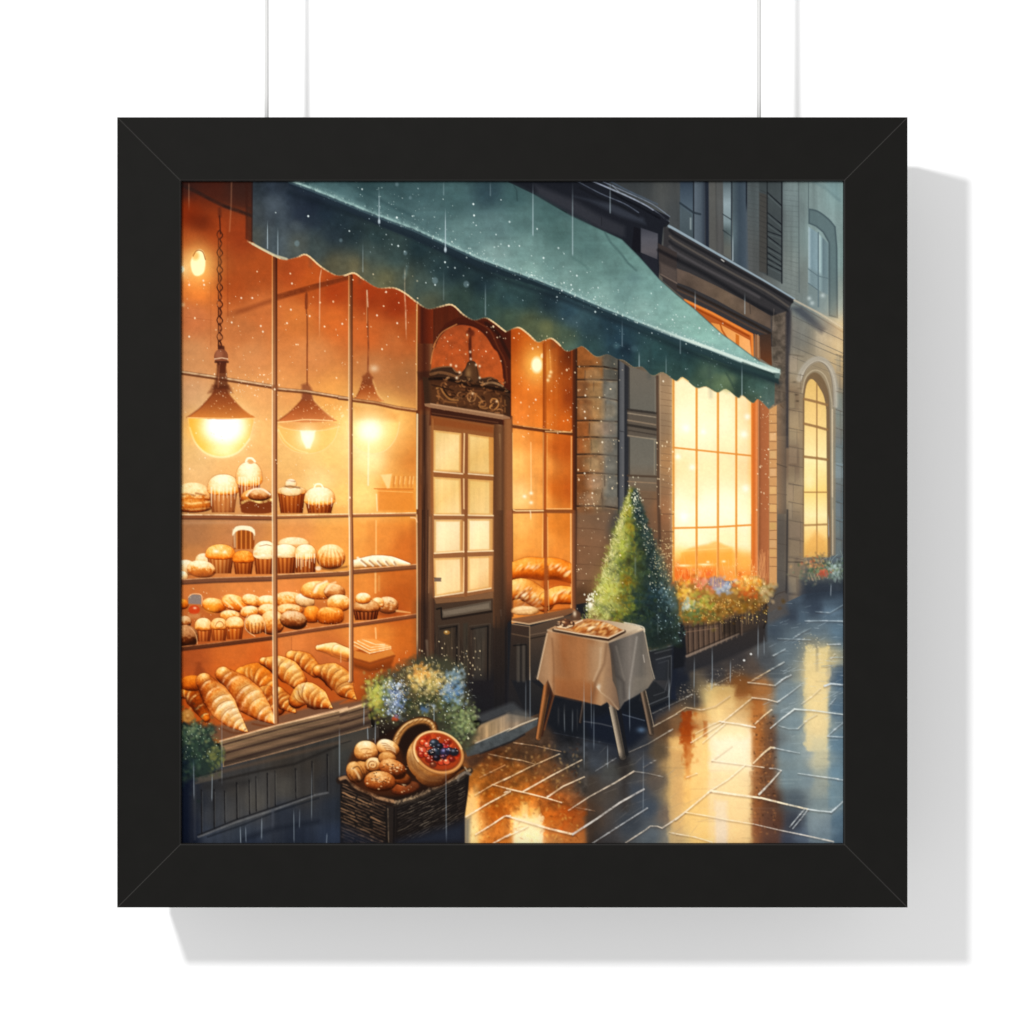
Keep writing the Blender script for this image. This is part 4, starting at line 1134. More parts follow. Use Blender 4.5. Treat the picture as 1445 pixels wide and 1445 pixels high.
# lintel
poly(c22(715, 510, 770, 505, 1380, 600, 1445, 625, 1445, 640, 1380, 645, 770, 545, 720, 530), (152, 110, 78))
line(c22(770, 512, 1380, 612), (206, 164, 122), 1.6, .6, .8)
poly(c22(770, 548, 1380, 648, 1380, 700, 780, 610), (64, 32, 20), .9, 1)
line(c22(780, 590, 1340, 670), (116, 70, 44), 1.6, .6)
poly(c22(1390, 640, 1445, 640, 1445, 1445, 1385, 1445), (128, 82, 48), .8, 1.2)
poly(c22(1300, 680, 1385, 690, 1385, 1445, 1310, 1445), grad((697, 0), (711, 0), (0, 84, 48, 28), (.4, 124, 82, 52), (.65, 150, 108, 72), (1, 74, 44, 28)), .9)
poly(c32(1300, 0, 1385, 0, 1385, 1000, 1290, 1000), grad((697, 0), (711, 0), (0, 112, 70, 42), (.4, 98, 62, 38), (.7, 78, 48, 32), (1, 52, 32, 24)), .8)
line(c22(1355, 770, 1360, 900), (236, 196, 140), 2.2, .6, 1, .6)
# door leaf
poly(c22(770, 610, 1310, 690, 1310, 1445, 770, 1445) , (150, 92, 48), .9, 1)
poly(c22(775, 620, 1300, 710, 1300, 760, 790, 690), (142, 74, 34), .85, 2)
poly(c32(780, -20, 1305, -20, 1305, 690, 1050, 740, 800, 750), (150, 98, 58), .95, 1)
GL = [c22(795, 735, 1025, 762, 1022, 1092, 795, 1082), c22(1088, 768, 1300, 800, 1305, 1112, 1088, 1096),
      c22(792, 1132, 1022, 1148, 1026, 1445, 795, 1445) , c22(1088, 1150, 1295, 1165, 1295, 1445, 1090, 1445),
      c32(800, 82, 1030, 82, 1030, 355, 800, 368), c32(1085, 75, 1290, 75, 1290, 345, 1085, 350),
      c32(795, 410, 1030, 402, 1048, 690, 806, 735), c32(1085, 396, 1290, 390, 1285, 660, 1085, 692)]
GL[2] = GL[2][:2] + c32(1028, 40, 797, 38)
GL[3] = GL[3][:2] + c32(1295, 45, 1087, 38)
GC = [((226, 190, 120), (242, 214, 150), (238, 204, 130)), ((236, 204, 134), (226, 186, 110), (232, 196, 126)), ((240, 210, 140), (236, 200, 124), (246, 218, 156)), ((230, 190, 110), (236, 200, 126), (240, 208, 140)),
      ((250, 230, 186), (250, 228, 180), (242, 212, 158)), ((252, 236, 194), (250, 230, 180), (246, 220, 164)), ((244, 208, 146), (248, 220, 164), (246, 214, 150)), ((240, 206, 146), (246, 214, 152), (232, 184, 116))]
for g, (a0, a1, a2) in zip(GL, GC):
    poly(g, grad(g[0], g[2], (0, *a0), (.5, *a1), (1, *a2)), 1, .8, edge=1.6, edgecol=(214, 160, 88))
    mottle(g, .07, N_VERT)
for x0, y0, x1, y1 in ((1025, 770, 1022, 1090), (1300, 810, 1304, 1100)):
    line(c22(x0, y0, x1, y1), (206, 146, 76), 2.4, .6, .8)
poly(c22(1262, 790, 1303, 800, 1305, 1110, 1265, 1108), (200, 130, 58), .75, .8)
poly(c22(1265, 1165, 1300, 1165, 1295, 1445, 1265, 1445), (206, 144, 74), .6, .8)
poly(c32(1265, 75, 1300, 75, 1295, 340, 1265, 345), (206, 150, 84), .7, .8)
poly(c32(1020, 82, 1045, 82, 1045, 358, 1020, 358), (196, 136, 74), .7, .8)
poly(c32(1018, 402, 1048, 402, 1048, 690, 1018, 690), (200, 136, 74), .6, .8)
poly(c32(1262, 390, 1300, 390, 1290, 660, 1262, 662), (208, 142, 78), .7, .8)
for q in (c22(1055, 765, 1050, 1095), c22(1050, 1150, 1052, 1400), c32(1050, 100, 1048, 355), c32(1052, 405, 1048, 690)):
    line(q, (250, 216, 160), 2., .8, .7)
for q in (c22(1075, 770, 1070, 1095), c22(1070, 1160, 1070, 1445), c32(1068, 0, 1068, 740)):
    line(q, (134, 80, 44), 3.4, .8, .8)
for q in (c22(795, 1085, 1040, 1105), c22(1090, 1105, 1305, 1122), c32(800, 40, 1050, 42), c32(1090, 42, 1300, 46), c32(800, 366, 1050, 350), c32(1085, 352, 1300, 344), c32(808, 735, 1045, 700), c32(1085, 695, 1280, 662)):
    line(q, (254, 230, 184), 1.8, .85, .7)
line(c22(1310, 720, 1305, 1445), (84, 48, 28), 1.6, .7)
line(c22(788, 640, 790, 1445) + c32(792, 740), (176, 112, 62), 1.6, .6)
poly(c32(800, 578, 858, 580, 858, 606, 800, 606), (112, 92, 80), .95, .8)
line(c32(800, 575, 856, 577), (60, 44, 38), 1.2, .8)
# lower door
poly(c32(800, 750, 1050, 740, 1300, 690, 1300, 760, 820, 820), (132, 92, 60), .9, 1)
line(c32(810, 800, 1290, 755), (66, 42, 28), 1.8, .8)
poly(c32(805, 800, 1300, 750, 1300, 1445, 1290, 1445, 805, 1445) + c42(1290, 200, 1100, 240, 1060, 160, 805, 40), grad((0, 850), (0, 1000), (0, 74, 54, 40), (.4, 62, 48, 38), (1, 36, 34, 35)), 1, 1)
poly(c32(860, 850, 1280, 770, 1280, 845, 865, 915), (122, 106, 88), 1, .9, edge=1.5, edgecol=(84, 70, 56))
mottle(c32(860, 850, 1280, 770, 1280, 845, 865, 915), .15, N_HORZ)
line(c32(822, 840, 858, 830, 862, 915), (22, 18, 16), 2.4, .8)
line(c32(870, 925, 1285, 860), (30, 22, 18), 3, .8, 1)
poly(c32(1045, 960, 1085, 955, 1090, 1445, 1045, 1445), (62, 54, 44), .9, 1.4)
for x0, x1 in ((835, 1010), (1100, 1275)):
    poly(c32(x0, 985, x1, 965, x1, 1445, x0, 1445), (58, 46, 38), .9, 1)
    line(c32(x0, 985, x1, 962, x1 - 4, 1440), (90, 78, 64), 1.2, .6)
    line(c32(x0 + 14, 1010, x1 - 20, 985, x1 - 22, 1440), (18, 16, 16), 2, .8)
poly(c32(1140, 1000, 1240, 990, 1225, 1445, 1130, 1445), (74, 68, 58), .55, 3)
poly(c32(860, 1020, 960, 1000, 960, 1445, 880, 1445), (78, 64, 46), .5, 4)
for i in range(60):
    x = R.uniform(800, 1290)
    y = R.uniform(960, 1150)
    line(c32(x, y, x + R.uniform(-3, 3), y + R.uniform(80, 280)), (112, 88, 66) if R.rand() < .5 else (24, 20, 18), R.uniform(.6, 1.2), R.uniform(.15, .4), .6, fade=(.3, .3))
ell(630.5, 892.5, 4.4, 3, (150, 106, 50), 1)
glow(629.5, 891.6, 1.6, 1.2, (255, 230, 170), .9)
poly(c32(1300, 1000, 1445, 960, 1445, 1445, 1290, 1445), (34, 30, 30), .85, 8)
line(c32(1365, 850, 1370, 920), (130, 120, 108), 2, .6, 1, .5)
poly(pts(612, 955, 724, 950, 724, 1010, 612, 1010), (28, 28, 33), .6, 10)
for x in (700, 707, 714, 719):
    line(pts(x, 870, x, 1005), (20, 20, 24), 1.4, .5)
line(c32(735, 1110, 745, 1250), (150, 132, 108), 3, .5, 1.6, 1)

poly(pts(712, 592, 722.5, 592, 723, 880, 712, 886), grad((0, 592), (0, 884), (0, 138, 88, 52), (.6, 134, 82, 48), (.85, 92, 58, 38), (1, 46, 34, 28)), .85, 1)
poly(pts(697, 600, 712, 602, 712, 1000, 697, 1000), grad((0, 600), (0, 990), (0, 104, 64, 38), (.5, 92, 58, 36), (.75, 58, 42, 32), (1, 34, 31, 31)), .6, 1)
# narrow window
poly(pts(716, 870, 830, 850, 830, 1060, 716, 1030), (33, 33, 37))
F_SW = field([722, 480, 176, 74, 20, 745, 480, 196, 92, 26, 722, 540, 206, 104, 34, 750, 550, 220, 116, 40, 765, 510, 196, 84, 20, 730, 590, 226, 128, 52, 760, 590, 224, 124, 44,
              785, 500, 156, 66, 20, 800, 500, 100, 40, 16, 785, 560, 196, 92, 26, 802, 560, 138, 56, 20, 790, 600, 206, 98, 28, 730, 615, 238, 160, 76, 762, 612, 226, 134, 52,
              730, 650, 250, 196, 108, 760, 650, 240, 166, 80, 735, 700, 252, 212, 134, 762, 700, 240, 170, 84, 785, 630, 196, 92, 28, 802, 630, 182, 82, 24, 785, 690, 206, 102, 30, 802, 690, 192, 90, 28,
              735, 740, 246, 186, 96, 735, 780, 246, 176, 84, 764, 760, 238, 160, 72, 785, 740, 222, 130, 46, 802, 740, 214, 120, 40, 785, 785, 228, 140, 56, 740, 790, 220, 130, 48, 790, 830, 210, 110, 40], 8)
SWp = pts(721, 440, 812, 470, 812, 862, 722, 880)
poly(SWp, F_SW)
mottle(SWp, .035, N_FINE)
mottle(SWp, .05, N_VERT)
glow(757.5, 514, 20, 26, (255, 190, 90), .8)
ell(757.5, 515, 7.5, 11, (255, 246, 204), 1, 0, 2)
ell(765, 502, 2.2, 3.4, (255, 232, 180), .9, .3, 1)
line(c23(365, 60, 375, 240), (250, 190, 110), 1.6, .4, 1)
for x, y in ((375, 242), (365, 275), (350, 310)):
    glow(715 + x / 6.02, 485 + y / 6.02, 2.4, 2.4, (255, 220, 160), .8)
line(c23(322, 0, 322, 1400) + c33(325, 40, 330, 900), grad((767, 0), (773, 0), (0, 150, 66, 18), (.5, 176, 86, 28), (1, 128, 54, 16)), 5, .95, .8)
line(c33(345, 60, 352, 860), (250, 196, 120), 1.6, .7, .7)
line(c23(312, 760, 310, 1400) + c33(303, 440), (252, 212, 140), 1.6, .5, 1)
line(c23(345, 780, 342, 1395), (238, 176, 100), 1.2, .5, .7)
line(c23(555, 60, 560, 740), (140, 62, 26), 2.4, .8)
poly(c23(560, 30, 600, 40, 595, 1445, 560, 1445), grad((808, 0), (814, 0), (0, 96, 42, 20), (1, 54, 30, 20)), .95, .8)
poly(c33(555, 0, 598, 0, 590, 850, 556, 830), grad((808, 0), (814, 0), (0, 140, 84, 52), (1, 74, 46, 32)), .95, .8)
line(c23(550, 790, 548, 1405), (240, 180, 112), 1.6, .8, .7)
line(c33(545, 30, 548, 830), (246, 200, 140), 1.8, .75, .8)
hb = c23(45, 700, 200, 722, 400, 748, 555, 765)
line(hb, (92, 44, 20), 5, .9, .9)
line([(a, b - 2.2) for a, b in hb], (240, 180, 110), 1.3, .7, .6, rough=.4)
line(c23(330, 745, 545, 752, 553, 735), (252, 206, 140), 1.4, .8)
line(c23(45, 1422, 560, 1425) , (130, 70, 34), 5, .9, .9)
line(c23(55, 1412, 80, 1420, 310, 1418), (255, 224, 160), 1.8, .85)
line(c23(340, 1402, 548, 1402), (246, 190, 120), 1.6, .8)
line(c33(50, 25, 280, 18), (150, 84, 42), 2, .7)
line(c23(42, 620, 46, 1445) + c33(50, 900), (110, 62, 34), 2.6, .85)
line(c23(50, 760, 52, 1400), (250, 206, 130), 1.4, .5)
line(c23(205, 840, 208, 1270), (255, 226, 170), 1.6, .5, .8)
line(c23(200, 1420, 204, 1445) + c33(205, 90), (255, 240, 200), 1.6, .7, .8, fade=(0, .4))
for x, y in ((208, 1350), (152, 1298), (208, 1270)):
    glow(715 + x / 6.02, 485 + y / 6.02, 2.6, 2.4, (255, 236, 190), .9)
poly(c23(0, 640, 42, 640, 45, 1445, 0, 1445), (150, 96, 56), .75, 1.4)
poly(c33(0, 0, 45, 0, 45, 930, 0, 960), grad((0, 720), (0, 880), (0, 150, 92, 56), (.6, 132, 76, 44), (1, 50, 32, 24)), .9, 1.4)
for x, y0, y1 in ((380, 100, 900), (420, 50, 700), (290, 520, 640)):
    line(c23(x, y0, x, y1), (240, 160, 80), 3, .12, 2)
# bread in it
clip_to(pts(723, 780, 806, 780, 806, 861, 723, 880))
loaf(c33(40, 520, 180, 490, 300, 500, 420, 500, 600, 560), [12, 15, 16, 15, 12], ORNG, base=.42)
poly(c33(40, 570, 300, 600, 300, 640, 350, 640, 560, 640, 560, 590, 340, 575, 180, 560), (190, 84, 22), .7, 3)
def crumb(x, y, n, sx, sy, cols, ang=-.75, s=(2., 5.), a=.7):
    for i in range(n):
        px_, py_ = 715 + (x + R.normal() * sx) / 6.02, 720 + (y + R.normal() * sy) / 6.02
        r_ = R.uniform(*s)
        ell(px_, py_, r_, r_ * R.uniform(.3, .5), cols[R.randint(len(cols))], a * R.uniform(.6, 1), ang + R.uniform(-.3, .3), 1.1)


for x_, y_ in ((110, 500), (170, 475), (230, 470), (280, 480), (380, 480), (430, 485), (480, 505), (520, 530)):
    crumb(x_, y_, 4, 14, 12, [(255, 232, 168), (255, 218, 140), (255, 240, 200)], s=(2, 4.6))
    crumb(x_ + 25, y_ + 14, 2, 8, 8, [(190, 92, 26), (160, 70, 20)], s=(2, 4))
loaf(c33(30, 690, 140, 670, 320, 780), [13, 16, 14], CRUST, base=.48)
loaf(c33(340, 760, 440, 720, 600, 730), [11, 13, 12], ORNG, base=.5)
for x_, y_ in ((80, 650), (120, 680), (170, 680), (100, 730), (160, 740), (220, 720), (240, 770), (280, 760), (130, 780)):
    crumb(x_, y_, 5, 18, 18, [(255, 232, 172), (255, 246, 214), (246, 206, 130)], s=(1.6, 4.4))
    crumb(x_ + 20, y_ + 18, 3, 14, 12, [(150, 76, 26), (190, 104, 40), (116, 56, 22)], s=(1.4, 3.4))
for x_, y_ in ((390, 720), (430, 700), (470, 690), (510, 690), (420, 750), (480, 740)):
    crumb(x_, y_, 3, 12, 12, [(255, 222, 146), (255, 236, 184)], s=(2, 4.6))
    crumb(x_ + 22, y_ + 16, 2, 8, 8, [(196, 96, 26), (170, 76, 20)], s=(2, 4))
poly(c33(50, 780, 300, 770, 300, 830, 50, 830), (170, 90, 40), .5, 3)
clip_to()
line(c33(345, 480, 350, 800), (160, 82, 34), 3.4, .8, 1)
line(c33(330, 40, 332, 900), (160, 82, 36), 4.4, .9, 1)
line(c33(352, 600, 358, 850), (240, 190, 120), 1.2, .7)
bun(741, 862, 19, 7, 0, PALE, .45, .5, .2)
line(spline(c33(50, 860, 160, 850, 300, 830), 4), (224, 176, 120), 3, .6, 1.2)
poly(c33(360, 850, 540, 825, 540, 840, 365, 862), (150, 70, 24), .7, 1)
poly(c33(48, 920, 300, 880, 560, 830, 590, 860, 480, 905, 190, 965, 48, 950), (128, 84, 54), .95, 1)
line(c33(48, 945, 190, 968, 480, 905), (226, 186, 140), 2, .85, .8)
line(c33(48, 968, 188, 988), (200, 160, 118), 1.6, .8)
poly(c33(40, 970, 190, 990, 190, 1445, 40, 1445) + c43(190, 380, 0, 420), grad((0, 880), (0, 1010), (0, 66, 48, 38), (.25, 52, 42, 36), (1, 34, 34, 38)), 1, 1)
poly(c33(195, 990, 480, 905, 620, 870, 600, 1445, 200, 1445) + c43(590, 300, 200, 360), grad((0, 870), (0, 1010), (0, 92, 70, 54), (.2, 76, 60, 48), (.5, 52, 46, 42), (1, 32, 33, 37)), 1, 1)
line(c33(45, 1050, 190, 1078), (104, 80, 60), 2, .7)
line(c33(200, 1060, 370, 1030), (116, 92, 72), 1.8, .6)
line(c33(200, 1090, 350, 1062), (30, 24, 20), 1.8, .6)
for x in (100, 145):
    line(c33(x, 1150, x, 1445), (92, 84, 74), 5, .6, 1.6)
    line(c33(x + 22, 1150, x + 22, 1445), (28, 26, 26), 3, .6, 1)
line(c33(195, 985, 197, 1440), (150, 122, 92), 1.6, .8)
line(c33(60, 1150, 160, 1140), (22, 20, 20), 2.4, .7)

# ------------------------------------------------------------------ awning
lip = pts(408, 255, 440, 267, 480, 283, 535, 305, 583, 323, 628, 343, 671, 363, 719, 381, 753, 393, 793, 409, 848, 433, 898, 453, 955, 475, 1000, 491, 1045, 508, 1099, 527)
top_e = pts(1101, 522) + c24(700, 150, 500, 0) + c14(380, 1330, 150, 1120, 0, 1000) + c13(1300, 870, 1130, 680, 980, 530, 830, 460, 550, 330, 240, 150, 10, 40)
scal = c11(600, 545, 700, 600, 850, 680, 920, 700, 1020, 680, 1100, 660, 1220, 760, 1340, 830, 1410, 835) + c12(50, 832, 120, 815, 200, 870, 320, 940, 450, 940, 550, 985, 660, 1070, 750, 1120, 850, 1100, 950, 1085, 1050, 1170, 1140, 1215, 1230, 1195, 1300, 1230, 1390, 1300) \
    + c13(0, 1310, 60, 1285, 110, 1280, 180, 1330, 260, 1400, 320, 1385, 380, 1370) + c23(440, 0, 510, 65, 600, 35, 650, 25, 740, 100, 790, 110, 860, 90, 940, 130, 1000, 145, 1080, 200, 1150, 195, 1220, 260, 1260, 270, 1330, 245, 1440, 318) \
    + c24(50, 285, 165, 375, 250, 365, 345, 415, 420, 385, 520, 460, 560, 440, 645, 505, 695, 470, 780, 550)
scs = spline(scal, 4)
F_VAL = field([358, 258, 44, 54, 62, 358, 300, 64, 72, 76, 358, 335, 76, 80, 74, 385, 262, 46, 58, 72, 390, 300, 66, 78, 88, 390, 340, 70, 82, 88, 420, 275, 34, 46, 62, 425, 300, 44, 56, 72,
               440, 285, 26, 38, 54, 460, 300, 28, 44, 58, 480, 315, 32, 50, 60, 420, 345, 78, 84, 78, 450, 350, 62, 74, 72, 470, 372, 92, 88, 66, 470, 330, 40, 56, 66, 500, 330, 34, 52, 58, 500, 375, 100, 94, 68,
               520, 350, 62, 78, 74, 530, 335, 40, 62, 64, 545, 395, 96, 94, 66, 560, 360, 56, 78, 76, 570, 395, 78, 86, 70, 590, 350, 30, 52, 58, 600, 400, 72, 92, 84, 605, 425, 82, 88, 68, 620, 380, 42, 68, 72, 640, 380, 28, 48, 56, 650, 420, 52, 74, 64,
               680, 400, 30, 52, 60, 690, 430, 50, 78, 72, 715, 420, 44, 74, 76, 715, 450, 66, 86, 66, 740, 420, 40, 68, 70, 745, 455, 86, 96, 66, 775, 470, 96, 104, 68, 775, 425, 30, 52, 62, 800, 440, 40, 70, 84, 800, 475, 76, 96, 74,
               830, 460, 46, 78, 88, 835, 490, 44, 74, 74, 870, 480, 34, 64, 80, 885, 500, 28, 52, 66, 860, 455, 34, 62, 76, 905, 505, 46, 80, 80, 930, 500, 42, 80, 82, 940, 525, 50, 84, 78, 965, 500, 34, 64, 68, 965, 520, 46, 82, 78,
               990, 535, 62, 92, 72, 1010, 520, 58, 92, 80, 1020, 540, 84, 112, 78, 1040, 520, 44, 74, 70, 1045, 545, 46, 74, 64, 1070, 540, 58, 92, 82, 1088, 550, 76, 106, 94, 1085, 570, 82, 108, 100, 1060, 562, 60, 84, 66], 8)
VAL = pts(357, 250) + c11(640, 540) + scs[3:] + c24(830, 510, 833, 290) + pts(1099, 528) + lip[::-1] + pts(400, 250)
# dark fold at the near end
poly(c11(590, 250, 645, 250, 645, 560, 600, 545), (58, 34, 26), .6, 1.4)
poly(VAL, F_VAL)
mottle(VAL, .17, N_MED)
mottle(VAL, .10, N_FINE)
mottle(VAL, .10, N_BIG)
# blooms in the wash
for x, y, r, c in ((430, 300, 16, (30, 42, 60)), (445, 315, 10, (36, 50, 66)), (418, 318, 9, (84, 96, 100)), (385, 285, 14, (84, 98, 110)), (810, 455, 12, (66, 100, 112)), (885, 492, 9, (22, 38, 54)), (895, 492, 6, (70, 110, 120)), (870, 488, 5, (80, 120, 126)), (1000, 525, 14, (92, 120, 92)), (1030, 535, 10, (110, 134, 92)), (700, 440, 10, (60, 84, 70)), (770, 460, 12, (110, 112, 70))):
    glow(x, y, r, r * .8, c, .5, 'n', 1.5)
poly(c24(240, 330, 330, 250, 420, 250, 500, 400, 420, 420, 260, 360), (120, 142, 92), .3, 3, wob=2)
line(spline(c24(420, 250, 470, 340, 520, 440), 4), (36, 60, 56), 2.4, .5, 1.4)
for k in range(10):
    x = 380 + k * 68 + R.uniform(-12, 12)
    yb = 340 + (x - 360) * .33
    line(pts(x, yb - 40, x + R.uniform(-4, 4), yb + 8), (34, 52, 56), 5, .18, 3)
# under-lip shadow band
band = lip + [(x, y + 11 + 4 * math.sin(x * .013)) for x, y in lip[::-1]]
poly(band, grad((408, 0), (1099, 0), (0, 30, 44, 60), (.2, 34, 52, 66), (.5, 26, 44, 54), (.75, 36, 64, 74), (1, 40, 66, 66)), .9, 1.2, wob=.6)
line([(x, y + 14 + 3 * math.sin(x * .02)) for x, y in lip], (20, 32, 42), 7, .4, 3, rough=.2)
# scalloped hem catching the light
for i in range(len(scs) - 1):
    (x0, y0), (x1, y1) = scs[i], scs[i + 1]
    f = .95 if (x0 < 790) else .35
    br = f * np.clip(.55 + .6 * math.sin(i * .37) + R.uniform(-.2, .2), .1, 1)
    line([(x0, y0), (x1, y1)], (232, 200, 150) if x0 < 830 else (190, 150, 100), 2.2 if x0 < 790 else 1.4, br, .6)
line(c11(640, 565, 730, 615, 830, 665, 930, 695), (206, 196, 160), 3.2, .8, .8)
line(c24(5, 318, 50, 288, 100, 320), (236, 190, 120), 1.5, .8)
# upper cloth
F_TOP = field([420, 256, 60, 96, 100, 480, 265, 62, 98, 102, 480, 278, 84, 122, 124, 520, 260, 46, 78, 82, 540, 290, 72, 108, 110, 560, 265, 52, 84, 88, 600, 265, 58, 92, 96, 600, 310, 76, 112, 114, 640, 280, 62, 98, 100, 650, 330, 94, 132, 130,
               690, 270, 44, 72, 82, 700, 320, 88, 124, 124, 700, 360, 124, 160, 154, 725, 275, 56, 92, 94, 735, 310, 78, 116, 114, 740, 350, 106, 146, 140, 750, 385, 124, 164, 154, 775, 300, 66, 104, 102, 790, 330, 70, 108, 104, 780, 370, 98, 138, 132, 800, 395, 116, 156, 148,
               820, 320, 80, 120, 116, 830, 350, 76, 114, 110, 830, 385, 100, 142, 134, 850, 420, 126, 168, 158, 870, 340, 92, 136, 130, 870, 375, 90, 130, 124, 890, 365, 98, 142, 134, 880, 410, 104, 146, 140, 905, 440, 128, 170, 160,
               925, 400, 108, 154, 146, 940, 430, 120, 166, 156, 955, 460, 130, 178, 164, 960, 430, 122, 170, 156, 990, 460, 128, 180, 164, 990, 480, 138, 190, 174, 1030, 490, 138, 192, 178, 1060, 506, 130, 180, 166, 1090, 520, 176, 206, 192], 9)
TOP = pts(400, 250) + lip + top_e + pts(716, 250)
poly(TOP, F_TOP)
mottle(TOP, .05, N_MED)
mottle(TOP, .06, N_FINE)
mottle(TOP, .05, N_HORZ)
line(c12(80, 60, 250, 150, 420, 240, 600, 320), (40, 70, 76), 4, .5, 3, rough=.3)
line(c12(0, 60, 120, 40, 300, 100), (44, 74, 80), 5, .4, 3)
line(c13(835, 470, 880, 550, 980, 660, 1030, 730, 1100, 790), (56, 88, 88), 2.4, .6, 1.6, rough=.3)
line(c13(60, 70, 85, 110, 90, 200), (34, 60, 64), 1.4, .6, .8)
line(c13(560, 680, 640, 730, 690, 780), (70, 108, 104), 3, .5, 2)
glow(895, 392, 10, 8, (84, 122, 126), .4, 'n')
poly(c13(0, 40, 120, 90, 300, 180, 560, 330, 700, 400, 560, 380, 250, 230), (58, 92, 94), .4, 5)
line(top_e[1:-1], (44, 66, 68), 1.6, .5, .9)
line([(x, y - 1.2) for x, y in lip], (158, 196, 190), 3.4, .8, 1.3, rough=.35)
line([(x, y - 4) for x, y in lip[1:]], (120, 160, 156), 6, .4, 3, rough=.4)
line([(x, y + 2.4) for x, y in lip], (70, 104, 112), 2, .7, 1)
line(lip[-5:], (214, 230, 216), 4.4, .9, 1, fade=(.4, 0))
line(c24(220, 10, 400, 90, 530, 140, 700, 195, 865, 228), (206, 226, 214), 5, .6, 1.4, fade=(.5, 0))
poly(c24(820, 245, 878, 250, 872, 298, 835, 290), (86, 112, 106), .95, .8)
line(c24(560, 160, 700, 215, 830, 262), (34, 54, 52), 2.4, .6, 1)
